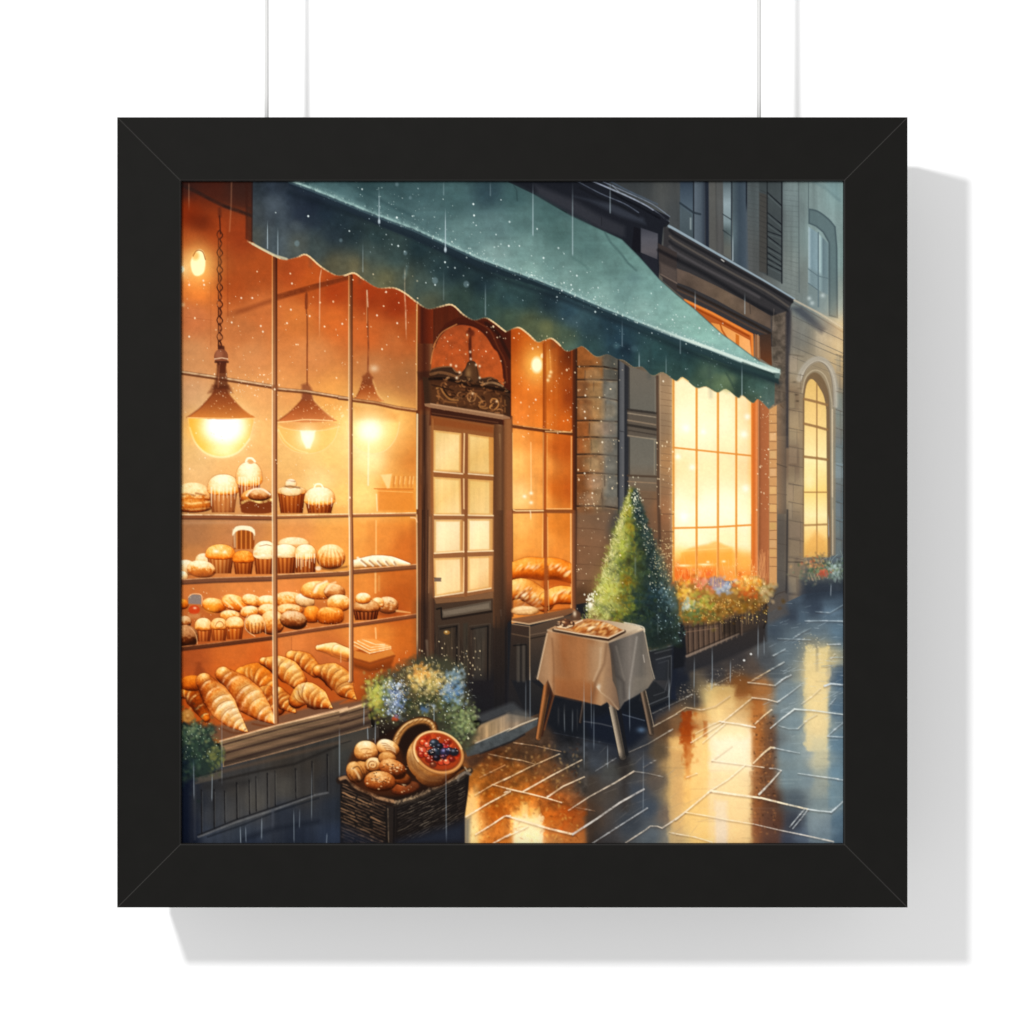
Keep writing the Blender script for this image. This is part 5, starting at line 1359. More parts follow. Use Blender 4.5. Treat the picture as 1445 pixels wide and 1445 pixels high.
# ------------------------------------------------------------------ pavement
GP = pts(250, 1200, 250, 1085, 480, 1040, 660, 1045, 765, 1005, 900, 930, 1085, 865, 1110, 850, 1135, 838, 1200, 832, 1200, 1200)
F_G = field([262, 1180, 22, 30, 52, 300, 1185, 46, 56, 74, 350, 1185, 40, 50, 70, 420, 1160, 34, 46, 68, 460, 1180, 42, 54, 76, 400, 1185, 38, 46, 64, 440, 1130, 46, 52, 60,
             665, 1060, 104, 62, 34, 690, 1060, 92, 50, 24, 700, 1085, 120, 66, 26, 740, 1065, 92, 62, 40, 730, 1090, 150, 86, 34, 760, 1080, 120, 76, 42, 670, 1100, 168, 98, 36, 690, 1120, 150, 76, 18, 665, 1130, 226, 160, 84, 672, 1165, 240, 180, 100, 700, 1150, 176, 86, 22, 725, 1130, 186, 100, 32,
             700, 1180, 224, 134, 54, 760, 1110, 150, 80, 30, 745, 1120, 186, 104, 34, 790, 1100, 104, 70, 44, 780, 1130, 150, 78, 30, 740, 1150, 240, 172, 88, 745, 1175, 255, 232, 176, 735, 1160, 250, 200, 120, 770, 1150, 190, 96, 30, 785, 1165, 178, 76, 18, 800, 1150, 166, 76, 22, 800, 1185, 190, 116, 56, 815, 1140, 116, 70, 40,
             800, 1060, 50, 50, 52, 820, 1080, 56, 54, 52, 840, 1050, 50, 56, 66, 830, 1110, 70, 64, 58, 840, 1075, 62, 68, 76, 860, 1090, 76, 76, 72, 870, 1060, 46, 50, 60, 860, 1120, 80, 66, 52, 880, 1130, 66, 60, 54, 840, 1160, 76, 58, 44, 850, 1185, 56, 48, 44, 880, 1085, 62, 58, 52, 890, 1160, 54, 60, 68, 900, 1120, 60, 70, 84,
             910, 1080, 66, 72, 82, 905, 1050, 52, 56, 64, 915, 1140, 62, 76, 92, 920, 1180, 96, 106, 112, 925, 1100, 104, 88, 72, 930, 1060, 92, 76, 58, 935, 1030, 84, 62, 44, 945, 1080, 176, 142, 94, 950, 1120, 206, 166, 104, 940, 1150, 130, 106, 84, 940, 1185, 150, 140, 120,
             960, 1020, 120, 88, 58, 960, 1050, 226, 180, 112, 970, 1030, 150, 62, 18, 972, 1055, 206, 128, 52, 975, 1100, 244, 204, 120, 968, 1120, 236, 184, 96, 960, 1150, 242, 200, 118, 985, 1050, 246, 212, 136, 990, 1080, 252, 226, 156, 985, 1010, 210, 160, 96, 1000, 985, 206, 182, 124, 1010, 1000, 246, 214, 136, 1020, 985, 170, 110, 54,
             1010, 1050, 250, 226, 160, 1030, 1050, 255, 238, 202, 1045, 1040, 254, 236, 190, 1030, 1080, 252, 232, 190, 1050, 1080, 252, 230, 180, 1010, 1110, 246, 224, 180, 1040, 1110, 248, 222, 160, 1030, 1140, 246, 214, 140, 1050, 1130, 244, 212, 140, 1000, 1160, 244, 214, 144, 1020, 1170, 226, 216, 208, 1040, 1170, 242, 206, 124, 1000, 1185, 240, 204, 124, 1050, 1185, 224, 184, 116,
             1045, 965, 120, 76, 40, 1060, 985, 150, 92, 46, 1075, 970, 168, 110, 60, 1068, 1010, 196, 132, 70, 1070, 1040, 176, 110, 52, 1075, 1060, 166, 106, 56, 1080, 1090, 120, 78, 48, 1072, 1130, 110, 62, 30, 1090, 1130, 60, 44, 38, 1090, 1160, 84, 52, 38, 1075, 1170, 130, 76, 44, 1090, 1185, 92, 62, 52, 1095, 1045, 84, 74, 70, 1100, 1010, 108, 118, 120, 1110, 980, 112, 128, 134,
             1110, 1060, 116, 132, 136, 1110, 1100, 104, 124, 130, 1120, 1020, 120, 140, 146, 1120, 1130, 70, 82, 92, 1120, 1160, 60, 66, 78, 1110, 1185, 66, 74, 92, 1095, 950, 84, 94, 100, 1080, 930, 76, 80, 84, 1060, 940, 84, 72, 64, 1040, 930, 62, 58, 58, 1010, 950, 56, 54, 56, 960, 970, 40, 42, 48, 980, 990, 66, 58, 52, 930, 990, 44, 50, 60, 910, 1010, 40, 44, 54,
             1100, 890, 64, 78, 92, 1120, 900, 92, 110, 122, 1105, 920, 96, 112, 120, 1130, 870, 78, 100, 118, 1170, 865, 90, 116, 136, 1185, 890, 92, 122, 142, 1150, 885, 96, 116, 128, 1140, 910, 140, 138, 120, 1150, 930, 206, 186, 134, 1145, 960, 232, 208, 148, 1165, 960, 214, 194, 148, 1160, 930, 190, 174, 128, 1155, 990, 236, 212, 152, 1150, 1020, 232, 210, 154, 1160, 1010, 226, 206, 154,
             1150, 1050, 206, 198, 160, 1158, 1070, 206, 194, 156, 1140, 1060, 150, 162, 160, 1160, 1110, 172, 170, 146, 1140, 1100, 124, 142, 148, 1155, 1140, 130, 146, 146, 1180, 1000, 84, 112, 134, 1185, 960, 82, 114, 140, 1185, 1050, 104, 140, 160, 1183, 1090, 116, 150, 166, 1175, 1120, 120, 142, 146, 1150, 1165, 116, 136, 144, 1165, 1175, 100, 124, 138, 1185, 1160, 86, 116, 136, 1185, 1185, 76, 104, 126, 1130, 1180, 84, 100, 120,
             1120, 870, 56, 66, 80, 1150, 858, 56, 70, 88, 1180, 845, 70, 90, 108, 700, 1040, 66, 48, 36, 760, 1045, 74, 54, 40, 800, 1035, 30, 32, 38, 850, 1020, 26, 30, 38, 880, 1010, 24, 30, 42], 6, 1.9)
poly(GP, F_G)
mottle(GP, .06, N_HORZ)
mottle(GP, .05, N_FINE)
mottle(pts(655, 1045, 830, 1040, 830, 1195, 655, 1195), .22, N_FINE)
mottle(pts(655, 1045, 830, 1040, 830, 1195, 655, 1195), .18, N_MED)
# vertical light streaks in the wet stone
def streak(x0, x1, y0, y1, c0, c1, a, soft=2., wob=3.):
    poly(pts(x0, y0, x1, y0, x1, y1, x0, y1), grad((0, y0), (0, y1), (0, *c0), (1, *c1)), a, soft, wob=wob)


streak(828, 846, 1095, 1195, (72, 60, 50), (52, 44, 40), .55, 4)
streak(846, 945, 1095, 1195, (70, 70, 74), (74, 84, 94), .35, 10)
streak(876, 886, 1070, 1145, (40, 34, 34), (60, 52, 48), .55, 4)
streak(944, 1062, 1042, 1195, (240, 196, 122), (238, 204, 132), .55, 4, 5)
streak(1000, 1061, 1022, 1192, (253, 236, 196), (244, 212, 150), .7, 3, 4)
streak(946, 965, 1060, 1195, (210, 160, 100), (200, 164, 116), .5, 4)
streak(974, 998, 1030, 1195, (248, 214, 140), (244, 206, 124), .6, 2.5)
streak(1009, 1026, 1130, 1195, (236, 222, 196), (228, 220, 214), .55, 3, 2)
streak(1004, 1060, 1040, 1085, (255, 244, 226), (255, 240, 210), .6, 8)
streak(961, 976, 1003, 1048, (140, 52, 14), (170, 72, 18), .85, 2.4, 5)
streak(966, 975, 1045, 1100, (180, 84, 26), (232, 170, 90), .7, 2.4, 4)
streak(993, 998, 1018, 1040, (166, 84, 30), (190, 110, 50), .7, 1.4, 2)
streak(1061, 1078, 988, 1195, (176, 104, 48), (150, 90, 54), .65, 3, 4)
streak(1074, 1096, 1010, 1195, (112, 70, 44), (84, 60, 54), .6, 4, 4)
streak(1000, 1040, 968, 1002, (214, 184, 120), (226, 190, 124), .75, 3, 6)
streak(1036, 1062, 960, 1000, (130, 80, 40), (160, 96, 44), .6, 4, 5)
streak(1096, 1136, 960, 1110, (122, 142, 148), (124, 148, 154), .55, 6)
streak(1100, 1134, 880, 960, (92, 110, 120), (112, 130, 136), .4, 8)
streak(1136, 1168, 912, 1060, (236, 214, 150), (232, 212, 158), .75, 2.4, 5)
streak(1146, 1166, 1040, 1125, (214, 204, 162), (150, 156, 146), .65, 4, 5)
streak(1151, 1155, 912, 948, (120, 116, 100), (200, 184, 140), .6, 1.6, 1)
streak(1100, 1168, 1088, 1140, (120, 138, 142), (110, 126, 132), .3, 6)
streak(1140, 1172, 1150, 1190, (140, 152, 154), (116, 134, 142), .45, 2)
streak(1170, 1192, 960, 1140, (76, 106, 130), (104, 140, 158), .55, 3, 4)
streak(1172, 1192, 940, 964, (60, 86, 112), (66, 92, 118), .5, 2, 2)
streak(1062, 1100, 1095, 1195, (132, 84, 50), (110, 74, 60), .35, 8)
streak(1000, 1058, 985, 1040, (232, 200, 134), (250, 226, 170), .5, 6, 6)
glow(1030, 1050, 30, 50, (70, 50, 30), .6)
glow(735, 1165, 40, 28, (110, 50, 10), .5)
streak(724, 768, 1152, 1195, (255, 232, 176), (255, 240, 200), .85, 2.2, 6)
streak(736, 744, 1132, 1160, (255, 206, 110), (255, 236, 180), .7, 2.4, 4)
streak(750, 760, 1140, 1160, (255, 206, 110), (255, 236, 180), .7, 2.4, 4)
streak(792, 826, 1140, 1195, (176, 76, 20), (196, 120, 60), .6, 3, 6)
streak(768, 792, 1155, 1195, (206, 120, 46), (236, 176, 110), .5, 3, 5)
streak(676, 722, 1135, 1195, (170, 76, 16), (206, 112, 40), .5, 4, 8)
streak(655, 674, 1120, 1195, (240, 180, 96), (252, 214, 140), .6, 3, 5)
for i in range(90):
    x, y = R.uniform(955, 1190), R.uniform(900, 1190)
    line(pts(x - R.uniform(8, 24), y, x + R.uniform(8, 24), y + R.uniform(-1, 1)), (255, 250, 230) if R.rand() < .5 else (60, 60, 60), R.uniform(1, 2.4), R.uniform(.03, .1), 1.2)
for i in range(420):
    x, y = R.uniform(662, 820), R.uniform(1050, 1188)
    b = sstep(1050, 1180, y)
    ell(x, y, R.uniform(.7, 2.6), R.uniform(.6, 1.6), (255, 200 + 30 * b, 120) if R.rand() < .5 else (96, 36, 6), R.uniform(.08, .4), R.uniform(0, 3), 1.2)
for i in range(160):
    x, y = R.uniform(1060, 1095), R.uniform(1010, 1185)
    ell(x, y, R.uniform(.6, 2), R.uniform(.6, 1.6), (220, 150, 84) if R.rand() < .5 else (40, 26, 20), R.uniform(.1, .45), 0, 1)
for i in range(60):
    x, y = R.uniform(960, 985), R.uniform(1005, 1080)
    ell(x, y, R.uniform(.8, 2.6), R.uniform(1, 4), (176, 84, 24), R.uniform(.1, .4), 0, 1.4)
poly(pts(655, 1130, 672, 1110, 668, 1195, 655, 1195), (250, 214, 140), .5, 6)
glow(668, 1175, 14, 30, (250, 190, 100), .5)
# joints between the slabs
G1 = (246, 222, 190)
for L, w, w1, c, a in (
        (c43(60, 560, 240, 585, 460, 635), 1.4, .9, (206, 166, 124), .8), (c43(0, 690, 130, 710, 235, 740), 1.3, 1, (230, 190, 140), .8), (c43(-20, 875, 200, 765, 450, 655), 2, 1.3, (240, 206, 160), .9),
        (c43(140, 975, 380, 840, 640, 705), 2.4, 1.4, (246, 220, 182), .95), (c43(345, 1022, 480, 930, 660, 850), 2.6, 1.4, (240, 214, 178), .95), (c43(0, 950, 160, 985, 340, 1030, 465, 1068), 2.4, 1.6, (250, 224, 184), .95),
        (c43(525, 1135, 700, 1020, 920, 900, 1080, 803), 1.4, 2.2, (226, 206, 180), .9), (c43(1080, 803, 1200, 820, 1330, 850), 1.6, .8, (160, 152, 140), .7), (c43(0, 1182, 160, 1230, 360, 1290, 560, 1338), 2.4, 3.4, (255, 232, 196), .95),
        (c43(560, 1338, 760, 1210, 960, 1070, 1165, 955), 3, 2.6, (214, 206, 196), .9), (c43(720, 1420, 960, 1265, 1195, 1115), 1.6, 2, (190, 190, 188), .85), (c43(590, 1110, 750, 1140), 1.2, .8, (170, 120, 86), .6),
        (c43(0, 1360, 180, 1270), 1.8, 1.2, (255, 240, 206), .8), (c43(1010, 1410, 1180, 1300, 1220, 1268, 1280, 1270, 1320, 1285, 1390, 1240, 1445, 1200), 1.6, 2, (220, 204, 182), .9), (c43(1380, 1320, 1445, 1335), 1.2, 1, (236, 210, 170), .7),
        (c43(1040, 640, 1200, 570, 1410, 445), .9, 1.8, (176, 164, 146), .8), (c43(1240, 425, 1445, 315), 1.4, 1.6, (206, 186, 156), .85), (c43(1240, 310, 1445, 215), 1.2, 1.5, (190, 178, 160), .7), (c43(400, 475, 700, 535, 930, 580), .9, .8, (96, 100, 108), .6),
        (c43(660, 375, 900, 430), 1.4, 1, (84, 86, 90), .6), (c43(980, 320, 1170, 370), 1.2, 1, (100, 110, 122), .6), (c43(755, 800, 930, 690), 1.2, 1, (150, 150, 150), .7), (c43(1160, 770, 1270, 705), 1.2, .8, (130, 122, 112), .6), (c43(-20, 985, 30, 965), 2, 2, (240, 210, 170), .8),
        (c42(1185, 855, 1400, 750), 1, 1.4, (206, 150, 100), .8), (c42(1145, 1005, 1290, 920, 1445, 850), 1.2, 2, (246, 214, 170), .9), (c42(1295, 915, 1445, 955), 1.6, 1.6, (236, 196, 150), .85), (c42(1060, 1195, 1250, 1080, 1445, 975), 2.2, 2, (255, 230, 190), .95),
        (c42(1150, 1340, 1290, 1255, 1395, 1185, 1445, 1180), 1.8, 2.4, (255, 234, 200), .9), (c42(1300, 1415, 1445, 1335), 2.2, 2, (255, 238, 208), .9), (c42(1260, 655, 1445, 695), 1.3, 1.2, (196, 160, 120), .7),
        (c44(0, 310, 80, 260, 210, 282, 330, 250, 450, 165), 1.6, 1.4, (222, 196, 158), .8), (c44(120, 560, 370, 400, 640, 180), 1.2, 2, (254, 236, 200), .8), (c44(640, 178, 760, 190, 855, 215), 1.8, 1.6, (236, 216, 186), .85), (c44(855, 215, 960, 140, 1050, 70), 1.8, 1.2, (206, 214, 210), .8),
        (c44(605, 48, 740, 62, 835, 75), 1.8, 2, (226, 206, 176), .85), (c44(620, 45, 720, 0), 1, .8, (206, 176, 140), .7), (c44(835, 72, 930, 0), 2.2, 1.4, (196, 206, 204), .85), (c44(370, 380, 520, 400, 665, 428), 1.6, 2.2, (255, 244, 222), .9), (c44(665, 400, 740, 330, 805, 280), 1.6, 2, (250, 224, 180), .9),
        (c44(160, 480, 290, 410, 370, 375), .8, 1.4, (250, 232, 196), .6), (c44(220, 560, 410, 400), 1., 1.6, (255, 240, 206), .7), (c44(300, 710, 470, 585), 1.6, .8, (240, 222, 190), .7), (c44(300, 710, 520, 738, 740, 770), 1.8, 1.4, (250, 236, 206), .85), (c44(650, 735, 740, 645, 800, 600, 830, 605), 1.8, 3.2, (250, 226, 184), .95),
        (c44(830, 605, 940, 628, 1045, 648), 1.6, .7, (196, 206, 206), .8), (c44(-10, 1215, 130, 1100, 290, 965), 2.2, 2.4, (255, 238, 200), .95), (c44(290, 965, 440, 870, 580, 750), 2, 1.4, (255, 240, 206), .85), (c44(290, 970, 500, 1000, 720, 1030, 900, 1075, 1115, 1125), 3.4, 2.4, (254, 238, 204), .95),
        (c44(700, 998, 790, 905, 885, 798), 3.2, 1.8, (222, 216, 200), .9), (c44(790, 778, 840, 780, 885, 795), 1.6, 1.6, (214, 214, 206), .8), (c44(1030, 820, 1200, 845, 1370, 868), 1, 2, (210, 218, 214), .85), (c44(1370, 872, 1445, 880), 1.2, 1.2, (180, 200, 206), .7),
        (c44(795, 438, 900, 350, 1000, 275), 1.2, 2.4, (226, 232, 226), .9), (c44(1000, 275, 1150, 285, 1300, 305, 1445, 325), 2.2, 1.6, (220, 228, 222), .9), (c44(865, 415, 950, 440, 1030, 440), .9, 1.6, (180, 196, 196), .7), (c44(1035, 435, 1110, 365, 1190, 320), 1.6, .9, (220, 216, 190), .7),
        (c44(1060, 230, 1150, 165, 1220, 100), 1, 1.4, (250, 236, 200), .6), (c44(1255, 78, 1310, 58, 1445, 72), 3, 2, (206, 218, 222), .85), (c44(1280, 505, 1350, 440, 1445, 365), 1.2, 1.6, (190, 206, 212), .8), (c44(1285, 505, 1445, 515), 1.6, 1.2, (200, 214, 218), .8), (c44(1290, 250, 1350, 180), 1, .8, (190, 210, 216), .6),
        (c44(70, 1150, 250, 1180, 460, 1220, 650, 1250), 1.8, 1.4, (254, 236, 196), .85), (c44(650, 1250, 860, 1300, 1080, 1345, 1330, 1400), 1.2, 2.4, (226, 216, 200), .85), (c44(960, 1275, 1030, 1190, 1090, 1120), 1.6, 1.4, (210, 216, 214), .85), (c44(985, 1290, 1060, 1200, 1115, 1125), 1.4, 1.2, (210, 216, 214), .8),
        (c44(1115, 1125, 1200, 1138, 1310, 1148), 2, 2.2, (220, 228, 226), .85), (c44(1310, 1150, 1380, 1090, 1445, 1030), 2.6, 1.6, (206, 220, 224), .9), (c44(0, 1335, 150, 1360, 300, 1405), 1.4, 1.6, (255, 240, 206), .85), (c44(-10, 1210, 70, 1150), 1.6, 1.6, (255, 236, 196), .8), (c44(80, 855, 170, 820), 1, 1, (255, 236, 196), .6), (c44(300, 80, 470, -10), 1, 1, (170, 150, 124), .6), (c44(0, 215, 130, 150), 1.2, 1.6, (190, 186, 174), .7),
        (c34(1140, 1000, 1060, 1040, 990, 1085), 1, 1.4, (170, 190, 196), .6), (c34(860, 1090, 1000, 1095, 1140, 1100), 1, 1.2, (180, 196, 200), .6), (c34(1090, 940, 1250, 938, 1445, 942), .8, 1.8, (196, 212, 218), .8), (c34(1180, 862, 1300, 870, 1420, 800), 1, 1.4, (150, 174, 184), .6), (c34(820, 1235, 920, 1180), 1.2, 1.8, (170, 186, 190), .7), (c34(770, 1370, 910, 1290), 1.2, 2.2, (200, 206, 200), .8), (c34(640, 1445, 790, 1360), 1.2, 1.6, (236, 196, 140), .8), (c34(1280, 1140, 1390, 1138), 1.2, 1.6, (206, 216, 220), .8), (c34(1300, 1250, 1420, 1250), .8, 1, (170, 196, 208), .6), (c34(890, 1440, 970, 1400), 1.6, 2.2, (206, 212, 208), .8), (c34(1230, 1325, 1420, 1310), .9, .8, (120, 140, 150), .5), (c34(1310, 1260, 1345, 1220), 1, 1, (230, 216, 180), .6)):
    n_ = [(x + .2, y + 2) for x, y in L]
    line(n_, (60, 44, 36), w * 1.1, .25, 1.4, w1 * 1.1, smooth=0)
    line(L, c, w * .9, a * .95, .7, w1 * .9, rough=.25, smooth=0)
    for _ in range(2):
        t_ = R.rand()
        i_ = R.randint(0, len(L) - 1)
        glow(lerp(L[i_][0], L[i_ + 1][0], t_), lerp(L[i_][1], L[i_ + 1][1], t_), 2.2, 1, (255, 246, 226), .28)
for i in range(50):
    x, y = R.uniform(1100, 1190), R.uniform(850, 1060)
    line(pts(x, y, x + R.uniform(4, 14), y + R.uniform(-3, 1)), (196, 212, 216), R.uniform(.5, 1.1), R.uniform(.1, .4), .6)
for i in range(60):
    a_ = R.uniform(0, 6.28)
    x, y = 1147 + R.normal(0, 11), 915 + R.normal(0, 9)
    ell(x, y, .8, .7, (236, 220, 180), R.uniform(.2, .6))
for i in range(46):
    x, y = R.uniform(1075, 1188), R.uniform(862, 1010)
    k_ = R.uniform(8, 26) * (y - 780) / 160
    if R.rand() < .55:
        line(spline(pts(x, y, x + k_ * .5, y - k_ * .22, x + k_, y - k_ * .5), 3), (186, 204, 210), R.uniform(.7, 1.4), R.uniform(.15, .5), .6, .5, fade=(.15, .3), rough=.4)
    else:
        line(pts(x, y, x + k_, y + k_ * .08), (196, 210, 214), R.uniform(.7, 1.4), R.uniform(.15, .5), .6, .5, fade=(.3, .2), rough=.4)
for i in range(36):
    x, y = R.uniform(800, 1000), R.uniform(1060, 1190)
    line(pts(x, y, x + R.uniform(14, 40), y - R.uniform(8, 22)), (150, 140, 126), R.uniform(.6, 1.1), R.uniform(.08, .28), .7, fade=(.3, .3), rough=.5)
for i in range(170):
    x = R.uniform(905, 1050)
    y = 1000 - (x - 905) * .38 + R.normal() * 7
    ell(x, y, R.uniform(.4, 1.1), R.uniform(.4, 1), (214, 196, 166), R.uniform(.15, .6), 0, .5)
for x, y in ((572, 1275), (630, 1222)):
    ell(955 + x / 6.02, 720 + y / 6.02, 1.6, 1.5, (236, 236, 230), .9)

# ------------------------------------------------------------------ sill, panelling, step
sill_t = c41(20, 420, 300, 460, 360, 545, 850, 410, 1445, 270) + c42(0, 300, 240, 222, 250, 190, 130, 195, 0, 235)
mo = c41(360, 548, 850, 412, 1445, 272) + c42(0, 300, 240, 222, 270, 440, 0, 505) + c41(1445, 482, 900, 640, 395, 766)
poly(mo, grad((330, 1050), (340, 1085), (0, 136, 106, 76), (.25, 92, 70, 52), (.45, 118, 92, 68), (.62, 66, 50, 40), (.8, 88, 70, 54), (1, 100, 82, 64)))
for k, (c, w, a) in enumerate((((238, 196, 150), 2.2, .85), ((62, 42, 34), 2.4, .75), ((150, 112, 84), 2.4, .55), ((56, 38, 32), 2.8, .75), ((120, 88, 66), 2, .5), ((58, 42, 36), 2.6, .8), ((160, 124, 94), 1.8, .75))):
    f = k / 6.
    line(c41(362 + 30 * f, 548 + 218 * f, 850 + 30 * f, 412 + 222 * f, 1445, 270 + 214 * f) + c42(0, 300 + 200 * f, 245, 222 + 205 * f), c, w, a, .9, rough=.12)
mottle(mo, .2, N_HORZ)
line(c41(372, 560, 395, 640, 392, 760), (206, 170, 120), 1.5, .6)
line(c41(820, 425, 1200, 320, 1445, 260) + c42(0, 290, 240, 218), (250, 214, 170), 1.6, .55, 1.2, fade=(.3, 0))
base = c41(20, 800, 150, 850, 390, 768, 900, 638, 1445, 482) + c42(0, 500, 260, 432, 330, 420, 330, 700, 80, 760, 0, 860, 0, 1445) + c41(0, 1445)
F_B = field([258, 1100, 16, 24, 44, 258, 1160, 14, 22, 44, 275, 1130, 36, 40, 48, 300, 1110, 50, 50, 52, 300, 1150, 56, 58, 62, 330, 1110, 64, 60, 56, 330, 1150, 72, 70, 68, 360, 1130, 78, 74, 68, 400, 1110, 72, 68, 62, 400, 1080, 58, 52, 46, 430, 1110, 62, 58, 54, 440, 1080, 58, 52, 46,
            465, 1060, 56, 52, 48, 460, 1110, 46, 46, 48, 470, 1140, 38, 44, 54, 300, 1183, 54, 62, 76, 340, 1175, 50, 58, 70, 400, 1150, 44, 50, 62, 350, 1190, 38, 48, 68, 420, 1180, 36, 44, 60, 470, 1180, 42, 54, 76, 262, 1188, 12, 20, 40, 480, 1060, 62, 62, 58, 500, 1050, 66, 62, 56], 8)
poly(base, F_B)
mottle(base, .12, N_VERT)
mottle(base, .10, N_MED)
poly(c41(150, 855, 380, 800, 385, 860, 150, 915), (92, 82, 68), .7, 1.2)
line(c41(150, 850, 385, 792), (30, 26, 26), 2, .7)
line(c41(380, 805, 900, 680, 1445, 540), (92, 72, 56), 5, .55, 2)
line(c41(360, 880, 700, 800, 1000, 740, 1360, 590), (34, 30, 28), 3.4, .7, 1.6)
poly(c41(200, 900, 620, 870, 600, 920, 400, 970, 200, 960), (40, 38, 38), .5, 4)
for x, y0, y1, w in ((205, 960, 1340, 1.6), (312, 960, 1290, 2.4), (402, 970, 1240, 1.6), (505, 900, 1210, 2.2), (612, 880, 1165, 2), (668, 850, 1140, 1.6), (765, 820, 1120, 2), (830, 800, 1100, 1.4), (1005, 780, 1030, 2), (1145, 720, 1010, 1.6), (1275, 660, 990, 2.2)):
    line(c41(x, y0, x + 4, y1), (24, 22, 24), w, .75, .7, rough=.3)
    line(c41(x + 10, y0 + 20, x + 12, y1 - 20), (112, 108, 100), 1.2, .3, .8)
poly(c41(775, 820, 825, 810, 825, 1110, 790, 1120), (70, 66, 62), .8, 1.2)
line(c41(180, 1360, 500, 1235, 820, 1130, 1150, 1010, 1280, 985), (104, 104, 104), 3, .75, 1, rough=.15)
line(c41(180, 1345, 500, 1215, 800, 1115, 1150, 1000), (26, 26, 30), 2.4, .75, 1)
line(c41(260, 1360, 540, 1265, 830, 1150, 1200, 1030), (26, 30, 38), 2.6, .6, 1)
poly(c41(800, 1130, 825, 1120, 825, 1290, 800, 1300), (76, 80, 90), .5, 1.4)
line(c41(560, 1380, 830, 1290, 1200, 1230), (24, 30, 42), 7, .5, 3)
poly(c41(30, 880, 140, 900, 130, 1420, 30, 1420), grad((255, 0), (273, 0), (0, 10, 20, 44), (.5, 12, 22, 46), (1, 40, 42, 50)), .85, 2)
line(c41(150, 930, 150, 1380), (66, 66, 70), 3, .5, 1.6)
poly(c42(0, 520, 240, 450, 240, 560, 0, 640), (72, 66, 58), .6, 3)
line(c42(10, 570, 90, 545), (34, 32, 32), 1.6, .6)
# step
poly(c42(1130, 470, 1200, 400, 1445, 300) + c43(0, 310, 200, 340, 270, 355, 100, 430, 0, 465) + c42(1445, 440, 1150, 560, 1060, 600), grad((660, 1050), (760, 1000), (0, 150, 118, 82), (.35, 176, 146, 108), (.6, 150, 128, 104), (1, 104, 96, 86)), .95, 1.4)
mottle(c42(1130, 470, 1445, 300) + c43(0, 310, 270, 355, 0, 465) + c42(1150, 560), .3, N_VERT)
poly(c42(1160, 330, 1445, 220) + c43(60, 220, 200, 340, 0, 310) + c42(1445, 300, 1200, 400), (70, 72, 74), .8, 3)
poly(c43(0, 300, 180, 290, 220, 330, 100, 370, 0, 380), (104, 98, 88), .5, 4, wob=2)
line(c42(1150, 565, 1300, 505, 1445, 440) + c43(0, 465, 120, 405, 265, 352), (232, 212, 180), 2.4, .85, .9, 1.4)
poly(c42(1060, 610, 1150, 568, 1445, 445) + c43(0, 470, 268, 358, 280, 400, 60, 540, 0, 560) + c42(1445, 550, 1200, 650, 1080, 680), (74, 80, 82), .95, 1)
mottle(c42(1060, 610, 1445, 445) + c43(268, 358, 280, 400, 0, 560) + c42(1200, 650), .2, N_FINE)
line(c42(1190, 655, 1445, 555) + c43(60, 540, 150, 490), (30, 30, 34), 2.6, .8, 1.2)
poly(c42(1060, 690, 1200, 655, 1260, 650, 1120, 800, 1080, 760), (66, 44, 34), .7, 4)
# dark pocket under the table
poly(c43(280, 360, 400, 150, 860, 230, 940, 280, 1100, 150, 1240, 100, 1445, 180, 1445, 210, 1240, 310, 1240, 400, 1060, 600, 620, 520, 400, 470), (24, 28, 36), .9, 5)
poly(c43(660, 380, 900, 300, 1040, 320, 1180, 370, 1180, 500, 1000, 620, 720, 520), (24, 32, 50), .7, 5)
glow(905, 1030, 6, 4, (90, 130, 170), .6)
for x, y0, y1, w in ((490, 220, 470, 2), (560, 260, 460, 1.6), (440, 240, 430, 2), (600, 250, 470, 1.4)):
    line(c43(x, y0, x, y1), (84, 82, 80), w, .4, .9, fade=(.2, .3))
line(c43(660, 380, 800, 400, 900, 425), (86, 88, 92), 2, .6)
line(c43(985, 320, 1170, 372), (96, 106, 120), 1.6, .6)
# pilaster foot right of the table, planter of the tree
poly(c33(1190, 1200, 1420, 1140, 1425, 1445, 1250, 1445) + c43(1420, 180, 1210, 260, 1120, 200, 1180, 0), (38, 40, 44), .97, 1)
line(c33(1220, 1195, 1420, 1145, 1420, 1200), (126, 126, 124), 2, .8)
line(c33(1260, 1215, 1420, 1175), (74, 76, 78), 2, .7)
line(c33(1270, 1270, 1400, 1235, 1400, 1445) + c43(1370, 170), (110, 112, 112), 1.6, .7)
line(c33(1290, 1300, 1375, 1275, 1370, 1445) + c43(1340, 130, 1250, 160), (84, 86, 88), 1.3, .6)
line(c43(1210, 235, 1380, 165), (100, 104, 108), 1.6, .6)
poly(c33(1260, 1270, 1370, 1240, 1360, 1445, 1260, 1445), (50, 54, 62), .5, 4)
poly(c33(1425, 1130, 1445, 1120, 1445, 1445, 1425, 1445) + c43(1445, 200, 1390, 190), (28, 36, 56), .8, 2)
poly(pts(948, 905, 968, 880, 972, 960, 948, 975), (28, 34, 48), .8, 3)
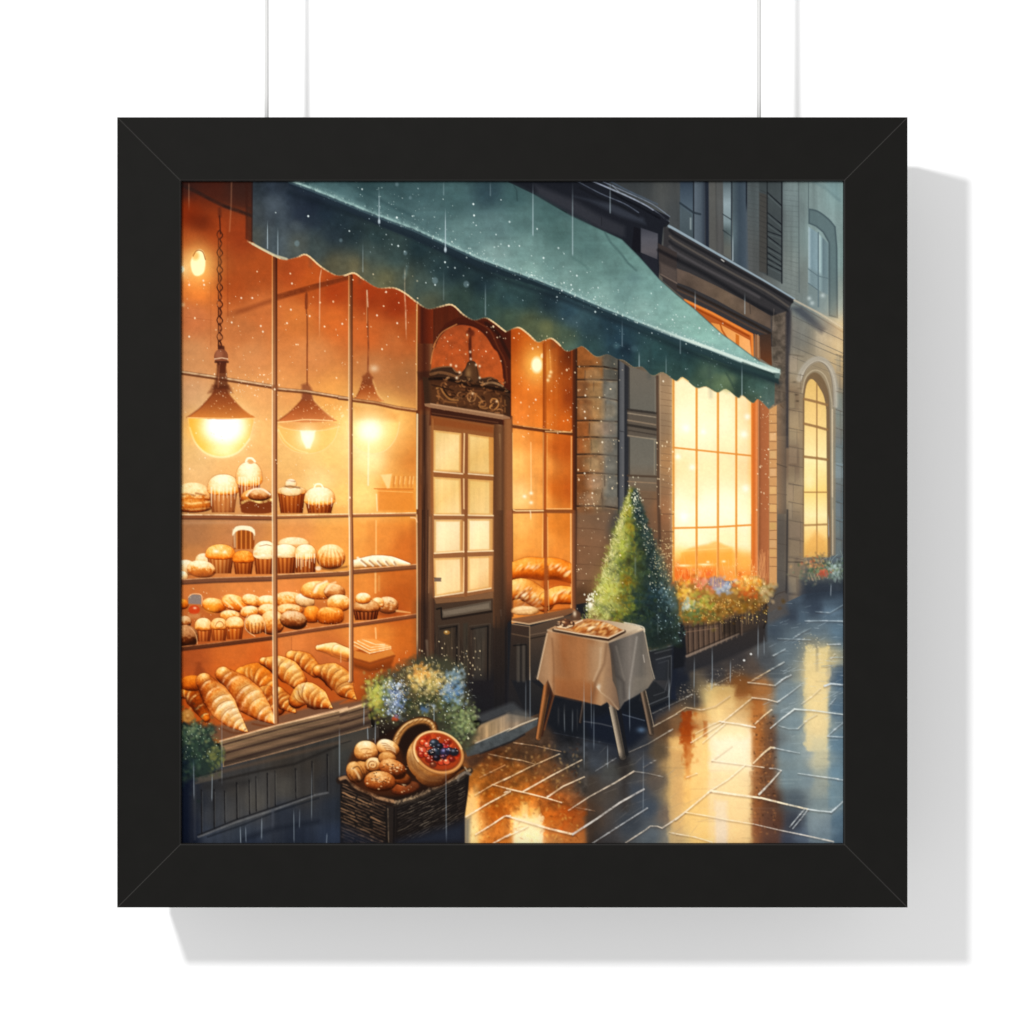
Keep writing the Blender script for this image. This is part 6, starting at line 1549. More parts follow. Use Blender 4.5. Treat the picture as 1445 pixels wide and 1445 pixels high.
# ------------------------------------------------------------------ flower box under the second window
poly(c34(60, 960, 300, 930, 520, 860, 770, 760, 770, 960, 730, 1000, 520, 1060, 80, 1250), grad((965, 0), (1085, 0), (0, 84, 66, 56), (.4, 96, 74, 58), (.7, 66, 54, 46), (1, 62, 54, 50)))
poly(c34(-30, 900, 60, 960, 85, 1250, 60, 1330, -30, 1350), (26, 28, 34), .95, 1.6)
poly(c34(70, 1250, 520, 1060, 760, 960, 760, 1110, 620, 1180, 340, 1300, 70, 1390), grad((0, 890), (0, 945), (0, 52, 46, 44), (1, 44, 44, 48)), .95, 3)
for i, x in enumerate(range(95, 540, 44)):
    y0 = 980 - (x - 95) * .15
    y1 = 1235 - (x - 95) * .40
    line(c34(x, y0, x + 6, y1), (42, 32, 28), 2, .7, .8, rough=.2)
    line(c34(x + 14, y0 + 10, x + 18, y1), (134, 108, 88), 2.4, .45, 1)
line(c34(75, 1000, 200, 985, 360, 960), (60, 46, 38), 3, .7, 1)
line(c34(80, 1035, 350, 1000), (150, 116, 90), 1.4, .5)
line(c34(85, 1240, 320, 1140, 525, 1050), (142, 122, 106), 3.6, .85, 1, 2)
line(c34(85, 1222, 320, 1122, 525, 1035), (46, 38, 34), 2, .6)
line(c34(760, 800, 765, 920, 740, 1000), (36, 30, 28), 2.6, .7)
poly(c34(380, 960, 530, 900, 530, 1050, 380, 1070), (34, 28, 24), .55, 4)
for i in range(22):
    x = R.uniform(250, 720)
    y = 900 - (x - 250) * .25
    line(c34(x, y, x + R.uniform(-4, 4), y + R.uniform(60, 170)), (204, 160, 100), R.uniform(.8, 1.6), R.uniform(.2, .6), .6, .5, rough=.6)
poly(c34(760, 940, 800, 760, 920, 700, 950, 880, 800, 960), (96, 84, 74), .6, 4)
line(spline(c34(800, 800, 840, 720, 920, 690), 4), (66, 54, 46), 1.4, .6)
# flowers
def fl(n, cx, cy, rx, ry, cols, size=(1.2, 3.4), a=.8, st=1.3):
    dabs(n, lambda: (cx + R.normal() * rx, cy + R.normal() * ry), lambda x, y: vary(cols[R.randint(len(cols))], 14), (size[0] * .75, size[1] * .8), st, a * .8, None, 1.5)


poly(spline(c34(-20, 640, 100, 560, 300, 600, 480, 640, 600, 560, 720, 600, 820, 650, 790, 740, 700, 830, 500, 880, 300, 950, 60, 960, -20, 900), 4, True), (140, 96, 40), .85, 4, wob=3)
fl(160, 985, 862, 22, 9, [(120, 96, 30), (150, 118, 44), (96, 104, 50), (176, 120, 50), (84, 70, 30)])
fl(110, 1035, 855, 24, 7, [(150, 96, 30), (120, 84, 30), (190, 130, 50), (90, 66, 30)])
fl(60, 970, 818, 7, 7, [(226, 84, 30), (236, 110, 50), (206, 64, 24), (240, 140, 70)])
fl(60, 994, 824, 8, 7, [(226, 110, 80), (236, 140, 110), (206, 90, 60), (240, 180, 140)])
fl(60, 1022, 828, 7, 6, [(130, 150, 180), (160, 176, 200), (100, 124, 160), (190, 196, 206)])
fl(60, 1010, 822, 6, 4, [(150, 120, 130), (176, 150, 150), (120, 110, 130)])
fl(90, 1055, 826, 10, 7, [(244, 180, 70), (250, 206, 110), (230, 130, 50), (206, 100, 36)])
fl(40, 1056, 836, 8, 4, [(176, 66, 24), (206, 90, 36), (150, 60, 20)])
fl(60, 1080, 832, 6, 7, [(190, 160, 110), (166, 150, 100), (216, 190, 140)])
fl(60, 965, 838, 6, 7, [(236, 180, 60), (246, 206, 110), (216, 140, 40)])
fl(40, 972, 853, 5, 5, [(190, 206, 190), (150, 176, 166), (220, 226, 206)])
fl(60, 990, 850, 9, 6, [(170, 160, 60), (140, 150, 60), (200, 170, 80)])
fl(50, 980, 866, 7, 5, [(96, 116, 60), (120, 130, 60), (80, 96, 50)])
speck(150, 955, 845, 1085, 880, (250, 214, 130), (.4, 1.1), (.3, .9))
speck(110, 955, 795, 1080, 835, (255, 220, 160), (.4, 1.3), (.3, .9))
for i in range(70):
    x, y = R.uniform(955, 1085), R.uniform(800, 830)
    line(pts(x, y, x + R.uniform(-5, 5), y - R.uniform(5, 18)), (250, 190, 110), R.uniform(.6, 1.2), R.uniform(.2, .6), .5)
for i in range(26):
    x = R.uniform(1068, 1086)
    line(spline(pts(x, 815, x + R.uniform(-3, 3), 800, x + R.uniform(-6, 6), 775 + R.uniform(0, 15)), 4), (226, 160, 104), .9, R.uniform(.15, .45), .5)
glow(968, 815, 12, 12, (150, 70, 20), .6)
glow(1055, 822, 14, 12, (190, 110, 40), .7)
glow(1000, 835, 50, 18, (90, 56, 20), .5)
glow(1024, 828, 7, 6, (60, 80, 110), .5)
fl(90, 1000, 858, 34, 9, [(250, 196, 110), (226, 150, 70), (206, 190, 110)], (.5, 1.2), .9)
# small bed under the arched window
poly(spline(c34(1070, 560, 1110, 420, 1250, 400, 1330, 440, 1420, 470, 1440, 640, 1300, 640, 1150, 620, 1060, 620), 4, True), (88, 92, 88), .7, 4, wob=2)
poly(c34(1060, 600, 1440, 590, 1440, 720, 1200, 760, 1080, 780), (44, 54, 68), .75, 6)
fl(90, 1150, 795, 11, 6, [(150, 120, 80), (190, 150, 100), (120, 104, 80), (96, 84, 66)], (.7, 2))
fl(90, 1180, 808, 7, 6, [(130, 156, 146), (160, 184, 170), (104, 130, 124)], (.7, 2))
fl(80, 1150, 812, 12, 5, [(110, 124, 100), (140, 130, 100), (80, 96, 84), (160, 140, 110)], (.7, 2))
fl(26, 1162, 811, 3.5, 3, [(170, 84, 62), (196, 106, 80), (140, 70, 56)], (.8, 2))
for i in range(26):
    x, y = R.uniform(1138, 1188), R.uniform(785, 815)
    line(spline(pts(x, y + 8, x + R.uniform(-4, 4), y, x + R.uniform(-7, 7), y - R.uniform(3, 12)), 3), (206, 180, 140) if x < 1165 else (170, 196, 184), .8, R.uniform(.2, .6), .5)

fl(110, 1162, 802, 15, 7, [(74, 100, 66), (96, 124, 84), (56, 80, 60), (120, 140, 96)], (.8, 2.2), .9)
fl(40, 1150, 796, 10, 5, [(206, 130, 80), (226, 170, 110), (190, 96, 66)], (.7, 1.6), .95)
fl(22, 1163, 809, 4, 3, [(196, 72, 52), (216, 110, 84)], (.8, 1.8), .95)
fl(26, 1178, 800, 6, 4, [(170, 200, 196), (206, 220, 210)], (.6, 1.4), .9)
# ------------------------------------------------------------------ the little fir
tree_o = spline(c33(1075, -175, 1110, -110, 1140, -20, 1170, 60, 1180, 160, 1220, 300, 1260, 480, 1340, 620, 1440, 720, 1460, 900, 1430, 1110, 1200, 1180, 1150, 990, 920, 910, 760, 860, 770, 740, 800, 600, 860, 420, 920, 280, 970, 150, 1000, 40, 1040, -100), 5, True)
poly(tree_o, (52, 66, 50), .95, 3, wob=5)
poly(c33(1060, 200, 1230, 200, 1300, 480, 1430, 720, 1430, 1110, 1190, 1160, 1150, 990, 980, 920, 1030, 600), (34, 52, 54), .85, 8, wob=5)
TA = np.array(tree_o)


def in_tree():
    for _ in range(20):
        y = 690 + (912 - 690) * R.rand() ** .7
        f = (y - 690) / 215.
        x = 893 + R.uniform(-1, 1) * (4 + 70 * min(f, .84))
        if f < 1.02:
            return x, y
    return None


def tree_col(x, y):
    f = (y - 690) / 215.
    u = (x - 893) / (4 + 70 * min(f, .84))
    n = N_MED[int(np.clip(y - PY0, 0, PN - 1)), int(np.clip(x - PX0, 0, PN - 1))]
    u = u + n * .8
    if y > 880 and u > -.55:
        return vary((40, 56, 48), 14)
    if u < -.55:
        return vary([(176, 176, 84), (206, 200, 120), (150, 156, 70), (196, 186, 110)][R.randint(4)], 18)
    if u < -.05:
        return vary([(128, 138, 42), (150, 156, 54), (104, 118, 40), (140, 110, 36)][R.randint(4)], 16)
    if u < .3:
        return vary([(62, 82, 44), (44, 64, 40), (84, 100, 46), (34, 48, 38)][R.randint(4)], 12)
    return vary([(40, 62, 64), (30, 50, 56), (52, 78, 78), (56, 74, 60), (28, 42, 48)][R.randint(5)], 10)


for i in range(150):
    q_ = in_tree()
    if q_:
        x, y = q_
        f = (y - 690) / 215.
        hw = 4 + 70 * min(f, .84)
        u = (x - 893) / hw
        r_ = R.uniform(3, 8)
        c_ = [(150, 150, 56), (120, 128, 44), (176, 170, 84), (96, 108, 40)][R.randint(4)] if u < -.15 else [(44, 62, 46), (58, 84, 78), (34, 48, 44), (74, 88, 56)][R.randint(4)]
        glow(x + R.normal() * hw * .06, y, r_, r_ * .8, c_, .55, 'n', 1.4)
        glow(x + 3, y + r_ * .9, r_ * .8, r_ * .45, (28, 38, 26), .4, 'n', 1.4)
dabs(2000, in_tree, tree_col, (1., 2.8), 1.4, .34, None, 2.)
for i in range(520):
    f = R.rand() ** .8
    hw = 4 + 70 * min(f, .86)
    sd = -1 if R.rand() < .6 else 1
    x, y = 893 + sd * hw * R.uniform(.82, 1.14), 695 + 210 * f + R.normal() * 3
    c_ = [(150, 150, 70), (116, 124, 50), (190, 184, 110)][R.randint(3)] if sd < 0 else [(60, 80, 66), (84, 104, 92), (46, 62, 50)][R.randint(3)]
    a_ = R.uniform(-2.6, -.6)
    line(pts(x, y, x + R.uniform(2, 6) * math.cos(a_), y + R.uniform(2, 6) * math.sin(a_)), c_, R.uniform(.8, 2), R.uniform(.25, .7), .8)
dabs(1500, in_tree, tree_col, (.6, 1.6), 1.7, .5, None, .8)
for L, c, r in (((885, 820), (132, 92, 24), 8), ((875, 845), (120, 96, 28), 7), ((862, 830), (150, 150, 44), 8), ((850, 845), (170, 166, 70), 6), ((890, 745), (150, 128, 40), 6), ((886, 720), (170, 160, 56), 5), ((880, 770), (140, 150, 44), 7), ((900, 800), (26, 34, 30), 8), ((905, 775), (30, 42, 36), 7), ((888, 792), (40, 44, 26), 6), ((910, 850), (34, 62, 76), 16), ((925, 840), (40, 74, 90), 10), ((905, 885), (30, 46, 50), 16), ((935, 890), (30, 44, 46), 14), ((938, 835), (84, 120, 130), 8), ((948, 850), (70, 104, 116), 7), ((925, 815), (44, 64, 54), 8), ((915, 760), (60, 72, 56), 6)):
    fl(34, L[0], L[1], r * .7, r * .7, [c, tuple(min(255, k * 1.25) for k in c), tuple(k * .78 for k in c)], (1., 2.6), .55, 1.5)
glow(858, 830, 16, 26, (90, 90, 30), .55)
glow(880, 760, 9, 22, (70, 70, 20), .5)
poly(spline(c33(1270, 300, 1330, 420, 1400, 600, 1445, 760, 1440, 900, 1360, 700, 1290, 480), 4, True), (128, 132, 100), .35, 6)
# bright needle tips on the lit flank and dew on the right
for i in range(300):
    f = R.rand() ** .8
    y = 695 + 205 * f
    x = 893 - (4 + 69 * min(f, .86)) * R.uniform(.74, 1.06)
    line(pts(x, y, x + R.uniform(-5, 4), y - R.uniform(-2, 6)), vary((232, 222, 160), 18), R.uniform(.6, 1.3), R.uniform(.15, .6), .7)
for i in range(170):
    f = R.rand()
    y = 700 + 205 * f
    x = 893 + (4 + 60 * f) * R.uniform(.6, 1.2)
    ell(x, y, R.uniform(.4, 1.3), R.uniform(.4, 1.3), (226, 216, 186) if y < 830 else (176, 206, 212), R.uniform(.25, .85), 0, .5)
for i in range(150):
    x, y = 935 + R.normal() * 8, 785 + R.normal() * 22
    ell(x, y, R.uniform(.4, 1.2), R.uniform(.4, 1.2), (240, 216, 160), R.uniform(.25, .8), 0, .5)
glow(833, 855, 4, 5, (255, 250, 226), .9)
for i in range(26):
    ell(833 + R.normal() * 4, 848 + R.normal() * 8, 1.2, 1.4, (255, 250, 226), .8, 0, .6)
for i in range(60):
    x, y = 896 + R.normal() * 5, 712 + R.normal() * 16
    ell(x, y, .9, 1.1, (246, 240, 206), R.uniform(.3, .9), 0, .5)
line(c33(1093, 380, 1093, 580), (150, 170, 170), 2.2, .5, 1, fade=(.2, .2))
line(c33(1285, 850, 1285, 1100), (110, 124, 124), 1.6, .45, .8, fade=(.2, .2))
poly(c33(1200, 1060, 1430, 1000, 1430, 1140, 1220, 1190), (24, 32, 30), .5, 5)

for i in range(260):
    f = R.rand() ** .7
    hw = 4 + 70 * min(f, .86)
    x, y = 893 + hw * R.uniform(.1, 1.02), 700 + 205 * f
    a_ = R.uniform(-2.2, -.4)
    l_ = R.uniform(2, 6)
    line(pts(x, y, x + l_ * math.cos(a_), y + l_ * math.sin(a_)), [(30, 46, 44), (24, 34, 30), (70, 96, 84), (46, 66, 60)][R.randint(4)], R.uniform(.8, 1.8), R.uniform(.3, .7), .8, .5)
for i in range(200):
    f = R.rand() ** .7
    hw = 4 + 70 * min(f, .86)
    x, y = 893 - hw * R.uniform(.0, .95), 700 + 195 * f
    a_ = R.uniform(-2.8, -1.)
    l_ = R.uniform(2, 6)
    line(pts(x, y, x + l_ * math.cos(a_), y + l_ * math.sin(a_)), [(70, 80, 26), (52, 62, 24), (196, 190, 96), (150, 150, 60), (120, 92, 26)][R.randint(5)], R.uniform(.8, 1.8), R.uniform(.3, .7), .8, .5)
glow(856, 834, 15, 28, (130, 118, 34), .5)
glow(878, 775, 9, 26, (110, 104, 30), .5)
glow(890, 725, 5, 18, (96, 90, 30), .45)
glow(912, 850, 24, 44, (165, 185, 180), .4, 'm')
glow(900, 800, 10, 40, (84, 96, 44), .4, 'n')
# ------------------------------------------------------------------ table with cloth and tray
def leg(p0, p1, w0, w1, c):
    line([p0, p1], (34, 24, 20), w0 + 1.6, .7, 1, w1 + 1.2)
    line([p0, p1], c, w0, .98, .8, w1)
    line([(p0[0] - w0 * .22, p0[1]), (p1[0] - w1 * .25, p1[1])], tuple(min(255, k * 1.55) for k in c), w0 * .32, .8, .8, w1 * .32)
    line([(p0[0] + w0 * .3, p0[1]), (p1[0] + w1 * .3, p1[1])], tuple(k * .5 for k in c), w0 * .28, .7, .8, w1 * .3)


leg(c43(655, 210)[0], c43(625, 385)[0], 4, 3, (60, 50, 44))
leg(c43(345, 60)[0], c43(268, 520)[0], 10, 7, (124, 78, 44))
line(c43(395, 120, 300, 500), (60, 30, 20), 3.4, .8, 1, 2.4)
line(c43(400, 160, 320, 450), (128, 72, 36), 2.4, .7, .9, 2)
poly(c43(340, 30, 400, 30, 400, 160, 340, 160), (60, 32, 22), .7, 3)
leg(c43(890, 220)[0], c43(985, 680)[0], 9, 9, (112, 100, 86))
line(c43(960, 290, 1020, 660), (28, 28, 32), 5, .85, 1)
line(c43(875, 260, 960, 670), (214, 196, 166), 1.6, .7)
leg(c43(1150, 100)[0], c43(1228, 480)[0], 7.5, 6, (92, 76, 62))
line(c43(1180, 120, 1250, 420), (176, 154, 126), 1.4, .7)
poly(c43(950, 660, 1030, 660, 1040, 760, 940, 770), (34, 32, 32), .5, 5)
clL = c33(377, 1000, 862, 1115, 890, 1180, 930, 1445) + c43(960, 270, 940, 280, 850, 215, 800, 245, 620, 200, 400, 150, 350, 25, 320, 75, 255, 10) + c33(265, 1445, 330, 1100, 350, 1020)
poly(clL, grad((765, 0), (870, 0), (0, 176, 132, 94), (.12, 206, 156, 112), (.28, 178, 108, 58), (.5, 190, 122, 70), (.68, 176, 122, 78), (.8, 206, 164, 122), (1, 132, 98, 76)), 1, .9)
mottle(clL, .08, N_VERT)
poly(c33(380, 1020, 520, 1445, 380, 1445) + c43(400, 140, 350, 20, 255, 0) + c33(270, 1420, 340, 1090), (222, 176, 132), .3, 4)
poly(c33(370, 1080, 480, 1240, 540, 1445, 400, 1445), (150, 88, 44), .45, 7)
poly(c33(500, 1100, 680, 1130, 720, 1445, 560, 1445), (206, 136, 82), .35, 8)
poly(c43(400, 0, 700, 40, 780, 90, 740, 220, 620, 198, 405, 150), grad((0, 955), (0, 992), (0, 190, 116, 62), (1, 150, 82, 40)), .7, 4)
poly(c33(700, 1150, 860, 1120, 840, 1300, 760, 1445, 690, 1445), (214, 178, 140), .45, 6)
line(c33(850, 1130, 830, 1300, 760, 1445) + c43(720, 220), (128, 88, 60), 3.4, .55, 2)
line(c33(800, 1170, 790, 1330, 740, 1445), (240, 212, 178), 2.4, .6, 1.6)
line(c33(385, 1090, 400, 1300, 400, 1445) + c43(400, 150), (128, 78, 44), 2, .45, 1.4)
line(c33(345, 1050, 290, 1300, 262, 1430), (250, 216, 176), 2, .8, 1)
line(c43(770, 85, 800, 130, 880, 190, 945, 275), (250, 222, 184), 2.2, .8, .9)
glow(845, 969, 3, 4, (255, 240, 214), .9)
poly(c43(800, 130, 830, 0, 910, 0, 965, 265, 945, 278), grad((848, 0), (876, 0), (0, 196, 156, 116), (.5, 166, 132, 104), (1, 112, 92, 78)), .75, 2)
clR = c33(862, 1112, 1000, 1060, 1165, 1010, 1190, 1120, 1215, 1290, 1250, 1445) + c43(1250, 20, 1200, 95, 1100, 160, 1000, 215, 965, 268, 930, 100) + c33(900, 1445, 880, 1200)
poly(clR, grad((858, 0), (925, 0), (0, 84, 74, 68), (.2, 92, 86, 80), (.45, 124, 116, 108), (.7, 112, 106, 98), (1, 142, 128, 112)), 1, .9)
mottle(clR, .07, N_VERT)
line(c33(1105, 1080, 1080, 1250, 1050, 1445) + c43(1040, 180), (166, 158, 148), 2.6, .7, 1.4)
line(c33(880, 1150, 930, 1400) + c43(990, 40, 1000, 180), (66, 60, 58), 4, .5, 2.4)
line(c33(930, 1160, 1000, 1445), (140, 130, 120), 2, .5, 1.6)
line(c33(1160, 1230, 1170, 1290), (206, 196, 184), 1.6, .6)
line(c33(1168, 1020, 1190, 1140, 1225, 1320, 1255, 1430), (196, 178, 152), 1.6, .7)
poly(c43(1080, 0, 1250, 0, 1250, 20, 1160, 110, 1050, 150), (136, 126, 112), .5, 4)
ct = c33(377, 1000, 480, 950, 620, 930, 690, 920, 850, 935, 1000, 960, 1130, 985, 1165, 1010, 1000, 1065, 862, 1118, 600, 1060, 350, 1015)
poly(ct, grad((775, 0), (908, 0), (0, 196, 152, 110), (.4, 176, 136, 100), (.7, 190, 164, 132), (1, 214, 196, 168)))
line(c33(350, 1020, 600, 1068, 862, 1122, 1000, 1070, 1165, 1012), (236, 206, 168), 2.4, .7, 1.1)
line(spline(c33(1000, 955, 1100, 975, 1160, 995, 1170, 1030), 4), (232, 216, 190), 2, .8)
poly(c33(880, 1095, 1000, 1050, 1100, 1020, 1000, 1080), (120, 96, 76), .5, 3)
tray = c33(400, 1010, 540, 960, 690, 920, 850, 955, 1000, 1022, 865, 1088)
poly([(x, y + 3.6) for x, y in tray], (84, 54, 36), 1, .9)
poly(tray, (186, 128, 80), 1, .8)
line(c33(400, 1018, 620, 1062, 865, 1098, 1000, 1030), (62, 40, 28), 4.4, .85, 1)
line(c33(405, 1010, 620, 1050, 862, 1086, 995, 1022), (250, 220, 180), 1.8, .85)
poly(c33(520, 1000, 690, 935, 840, 955, 975, 1020, 860, 1068, 620, 1035), (146, 78, 34), 1, 1)
clip_to(c33(500, 1005, 690, 930, 845, 950, 985, 1020, 862, 1078, 600, 1040))
for i in range(150):
    t = R.rand()
    crumb(560 + t * 370, 985 + t * 20, 1, 24, 30, [(222, 146, 70), (250, 206, 136), (176, 92, 36), (240, 186, 110), (255, 236, 190), (140, 70, 28)], -.5, (1.6, 4.6), .8)
clip_to()
poly(spline(c33(420, 985, 450, 940, 500, 925, 560, 940, 580, 970, 540, 1000, 440, 1000), 4, True), (98, 60, 40), 1, 1, wob=1)
for i in range(22):
    ell(715 + R.uniform(430, 570) / 6.02, 720 + R.uniform(925, 995) / 6.02, R.uniform(.8, 2.4), R.uniform(.8, 1.6), [(236, 190, 140), (150, 96, 64), (60, 34, 24), (255, 230, 190)][R.randint(4)], .8, 0, .7)
poly(spline(c33(545, 920, 570, 860, 600, 850, 630, 890, 620, 940), 4, True), (96, 64, 44), .85, 1.4, wob=1)
glow(811, 866, 2.4, 4, (250, 220, 180), .8)
line(c33(430, 990, 500, 1000, 556, 980), (250, 220, 176), 2, .8)
line(c33(585, 960, 640, 935), (255, 240, 206), 2, .7)

poly(clL, (222, 208, 190), .6, 1, 'm')
poly(clL, (120, 104, 88), .22, 1)
poly(clR, (226, 220, 214), .5, 1, 'm')
# ------------------------------------------------------------------ flower tub by the door
poly(spline(c42(230, 230, 240, 60) + c32(400, 1380, 560, 1290, 700, 1240, 900, 1260, 1050, 1340) + c42(1080, 130, 1140, 260, 1150, 420, 1140, 560, 1060, 640, 820, 560, 600, 420, 420, 420, 300, 400), 4, True), (66, 66, 48), .9, 6, wob=5)
poly(c42(250, 250, 480, 330, 800, 400, 800, 560, 300, 560), (56, 40, 32), .6, 8)
fl(170, 532, 985, 8, 14, [(160, 160, 60), (190, 186, 90), (130, 140, 60), (206, 170, 80)], (1, 2.8))
fl(120, 548, 975, 9, 12, [(120, 140, 80), (150, 160, 90), (90, 110, 70), (176, 176, 120)], (1, 2.6))
fl(130, 560, 985, 8, 12, [(120, 140, 170), (160, 176, 200), (90, 110, 146), (66, 84, 110), (190, 200, 214)], (1.2, 3.4))
fl(60, 556, 1000, 6, 6, [(150, 160, 176), (190, 196, 200), (110, 124, 140)], (1.2, 3))
fl(170, 605, 965, 14, 9, [(214, 176, 96), (190, 160, 90), (236, 206, 140), (150, 136, 80), (166, 150, 90)], (1.2, 3.4))
fl(60, 594, 950, 7, 6, [(226, 160, 70), (246, 196, 110), (200, 130, 60)], (1.4, 3.6))
fl(110, 636, 980, 9, 10, [(110, 150, 180), (150, 180, 200), (80, 116, 146), (190, 206, 206)], (1.2, 3.2))
fl(60, 643, 954, 7, 5, [(160, 190, 200), (120, 156, 180), (96, 110, 110)], (1.2, 3.))
fl(120, 610, 995, 13, 8, [(96, 96, 56), (120, 116, 66), (70, 74, 46), (150, 140, 84)], (1.2, 3.2))
fl(150, 640, 1010, 12, 14, [(84, 96, 56), (110, 120, 70), (60, 72, 46), (136, 146, 90)], (1, 2.8))
fl(150, 658, 1020, 8, 12, [(120, 130, 76), (150, 160, 100), (96, 110, 66), (190, 196, 140)], (1, 2.4))
fl(90, 640, 1038, 10, 8, [(70, 84, 52), (50, 60, 42), (96, 110, 66)], (1, 2.6))
fl(70, 560, 1010, 10, 8, [(60, 60, 40), (84, 84, 50), (46, 42, 34)], (1, 2.8))
fl(16, 597, 999, 3, 3.4, [(60, 96, 140), (84, 124, 170)], (1.6, 3))
fl(12, 558, 1014.5, 2.4, 2.4, [(190, 70, 36), (216, 96, 50)], (1.4, 2.6))
fl(12, 609, 997, 3, 3, [(150, 160, 170), (110, 120, 140)], (1.2, 2.4))
fl(70, 560, 985, 7, 11, [(84, 116, 176), (120, 150, 206), (60, 84, 140), (176, 190, 220)], (1., 2.6), .9)
fl(50, 640, 975, 8, 9, [(76, 126, 176), (110, 160, 200), (56, 96, 140)], (1., 2.6), .9)
fl(60, 598, 990, 22, 8, [(40, 48, 26), (56, 62, 34), (30, 34, 24)], (1.2, 3), .8)
fl(60, 585, 975, 26, 10, [(48, 56, 34), (70, 74, 40)], (1, 2.4), .7)
fl(70, 528, 975, 6, 12, [(196, 196, 90), (226, 216, 120), (160, 170, 70)], (.8, 2), .9)
fl(60, 605, 958, 14, 8, [(246, 214, 130), (255, 230, 170), (226, 170, 80)], (.8, 2.2), .9)
fl(60, 655, 1015, 8, 14, [(150, 166, 96), (186, 196, 130), (110, 130, 76)], (.8, 2), .9)
speck(150, 522, 935, 668, 1045, (236, 232, 196), (.4, 1.2), (.3, .9))
speck(70, 540, 960, 572, 1010, (206, 220, 236), (.6, 1.6), (.4, .9))
for i in range(150):
    a_ = R.uniform(-3.1, 0)
    x, y = 597 + 70 * math.cos(a_) * R.uniform(.35, 1.05), 985 + 46 * math.sin(a_) * R.uniform(.35, 1.15)
    d_ = a_ + R.uniform(-.7, .7)
    l_ = R.uniform(2, 7)
    line(pts(x, y, x + l_ * math.cos(d_), y + l_ * math.sin(d_) - 1), (250, 226, 160) if x < 625 else (206, 214, 200), R.uniform(.5, 1.1), R.uniform(.15, .6), .5, fade=(.3, .3))
for i in range(190):
    x, y = 597 + R.normal() * 32, 975 + R.normal() * 22
    ell(x, y, *([R.uniform(.4, 1.)] * 2), (255, 236, 190) if x < 620 else (210, 226, 236), R.uniform(.2, .8), 0, .5)
glow(600, 962, 30, 16, (90, 70, 30), .5)
glow(535, 980, 14, 18, (80, 80, 20), .5)
for i in range(70):
    ell(R.uniform(560, 680), 935 + R.normal() * 14, R.uniform(.4, 1.1), R.uniform(.4, 1.4), (250, 226, 176), R.uniform(.3, .9), 0, .5)

# left bush
poly(spline(c41(20, 420, 100, 390, 200, 410, 310, 420, 300, 520, 380, 610, 390, 690, 340, 770, 260, 830, 130, 850, 20, 860), 4, True), (38, 54, 46), .97, 4, wob=4)
fl(340, 272, 1050, 12, 20, [(40, 64, 48), (56, 84, 60), (30, 48, 42), (70, 96, 66), (26, 40, 40)], (1, 2.8), .7)
fl(130, 272, 1034, 14, 8, [(84, 110, 76), (110, 130, 84), (66, 92, 66), (140, 150, 100)], (1, 2.2), .7)
fl(120, 304, 1068, 6, 10, [(110, 112, 56), (136, 136, 70), (84, 92, 52)], (1, 2.4), .7)
fl(120, 258, 1080, 8, 14, [(20, 34, 44), (26, 44, 50), (16, 28, 42)], (1.4, 3.2), .7)
ell(264, 1010, 10, 9, (176, 116, 50), .95, 0, 1.4)
fl(40, 264, 1009, 5, 4, [(214, 160, 84), (150, 96, 40), (190, 130, 60)], (.8, 2))
speck(60, 255, 1020, 312, 1075, (190, 206, 176), (.4, 1.), (.3, .8))
# ------------------------------------------------------------------ basket of rolls
poly(c42(0, 860, 60, 870, 480, 1060, 700, 1000, 1100, 800, 1085, 1000, 1060, 1180, 1060, 1420, 0, 1420), (30, 24, 22), 1, 1)
poly(c42(1060, 1210, 1110, 1190, 1100, 1420, 1060, 1420), (70, 76, 84), .5, 3)
poly(c42(40, 880, 200, 600, 560, 380, 800, 380, 850, 500, 1060, 780, 700, 1000, 480, 1060, 250, 1000), (38, 22, 15), 1, 2)
# weave: left face, then right face
for r_ in range(19):
    o = 27 * r_
    for k_ in range(3):
        x0 = [10, 130, 260][k_] + R.uniform(-15, 15)
        x1 = x0 + R.uniform(110, 150)
        L_ = [(x, 900 + o + (x - 10) * .42 + 3 * math.sin(x * .052 + (r_ % 2) * 3.14)) for x in np.linspace(x0, min(x1, 395), 9)]
        if L_[-1][0] > L_[0][0]:
            line([c42(*q_)[0] for q_ in L_], (168, 124, 86) if R.rand() < .5 else (104, 76, 56), R.uniform(1.4, 2.6), R.uniform(.45, .85) * (1 - .5 * r_ / 19), .8, rough=.4, fade=(.1, .1))
for r_ in range(21):
    o = 24 * r_
    for k_ in range(6):
        x0 = 480 + k_ * 100 + R.uniform(-30, 30)
        x1 = min(x0 + R.uniform(90, 170), 1068)
        f0 = (x0 - 480) / 600.
        if x1 <= x0 + 10 or 1080 + o * (1 - .2 * f0) - f0 * 250 > 1435 - f0 * 190:
            continue
        L_ = [(x, 1080 + o * (1 - .2 * (x - 480) / 600) - (x - 480) * .42 + 3 * math.sin(x * .06 + (r_ % 2) * 3.14)) for x in np.linspace(max(x0, 478), x1, 9)]
        line([c42(*q_)[0] for q_ in L_], [(140, 122, 100), (92, 80, 68), (186, 168, 140), (70, 62, 58)][R.randint(4)], R.uniform(1., 1.9), R.uniform(.25, .6) * (1 - .5 * r_ / 21), .7, .8, rough=.5, fade=(.15, .15))
poly(c42(395, 1080, 475, 1080, 465, 1420, 415, 1420), (44, 36, 32), .9, 1.4)
line(c42(405, 1120, 412, 1420), (150, 126, 98), 1.4, .55, rough=.4)
line(c42(460, 1110, 455, 1420), (20, 16, 16), 2.4, .7)
poly(c42(0, 1250, 400, 1440, 0, 1440), (34, 46, 70), .5, 8)
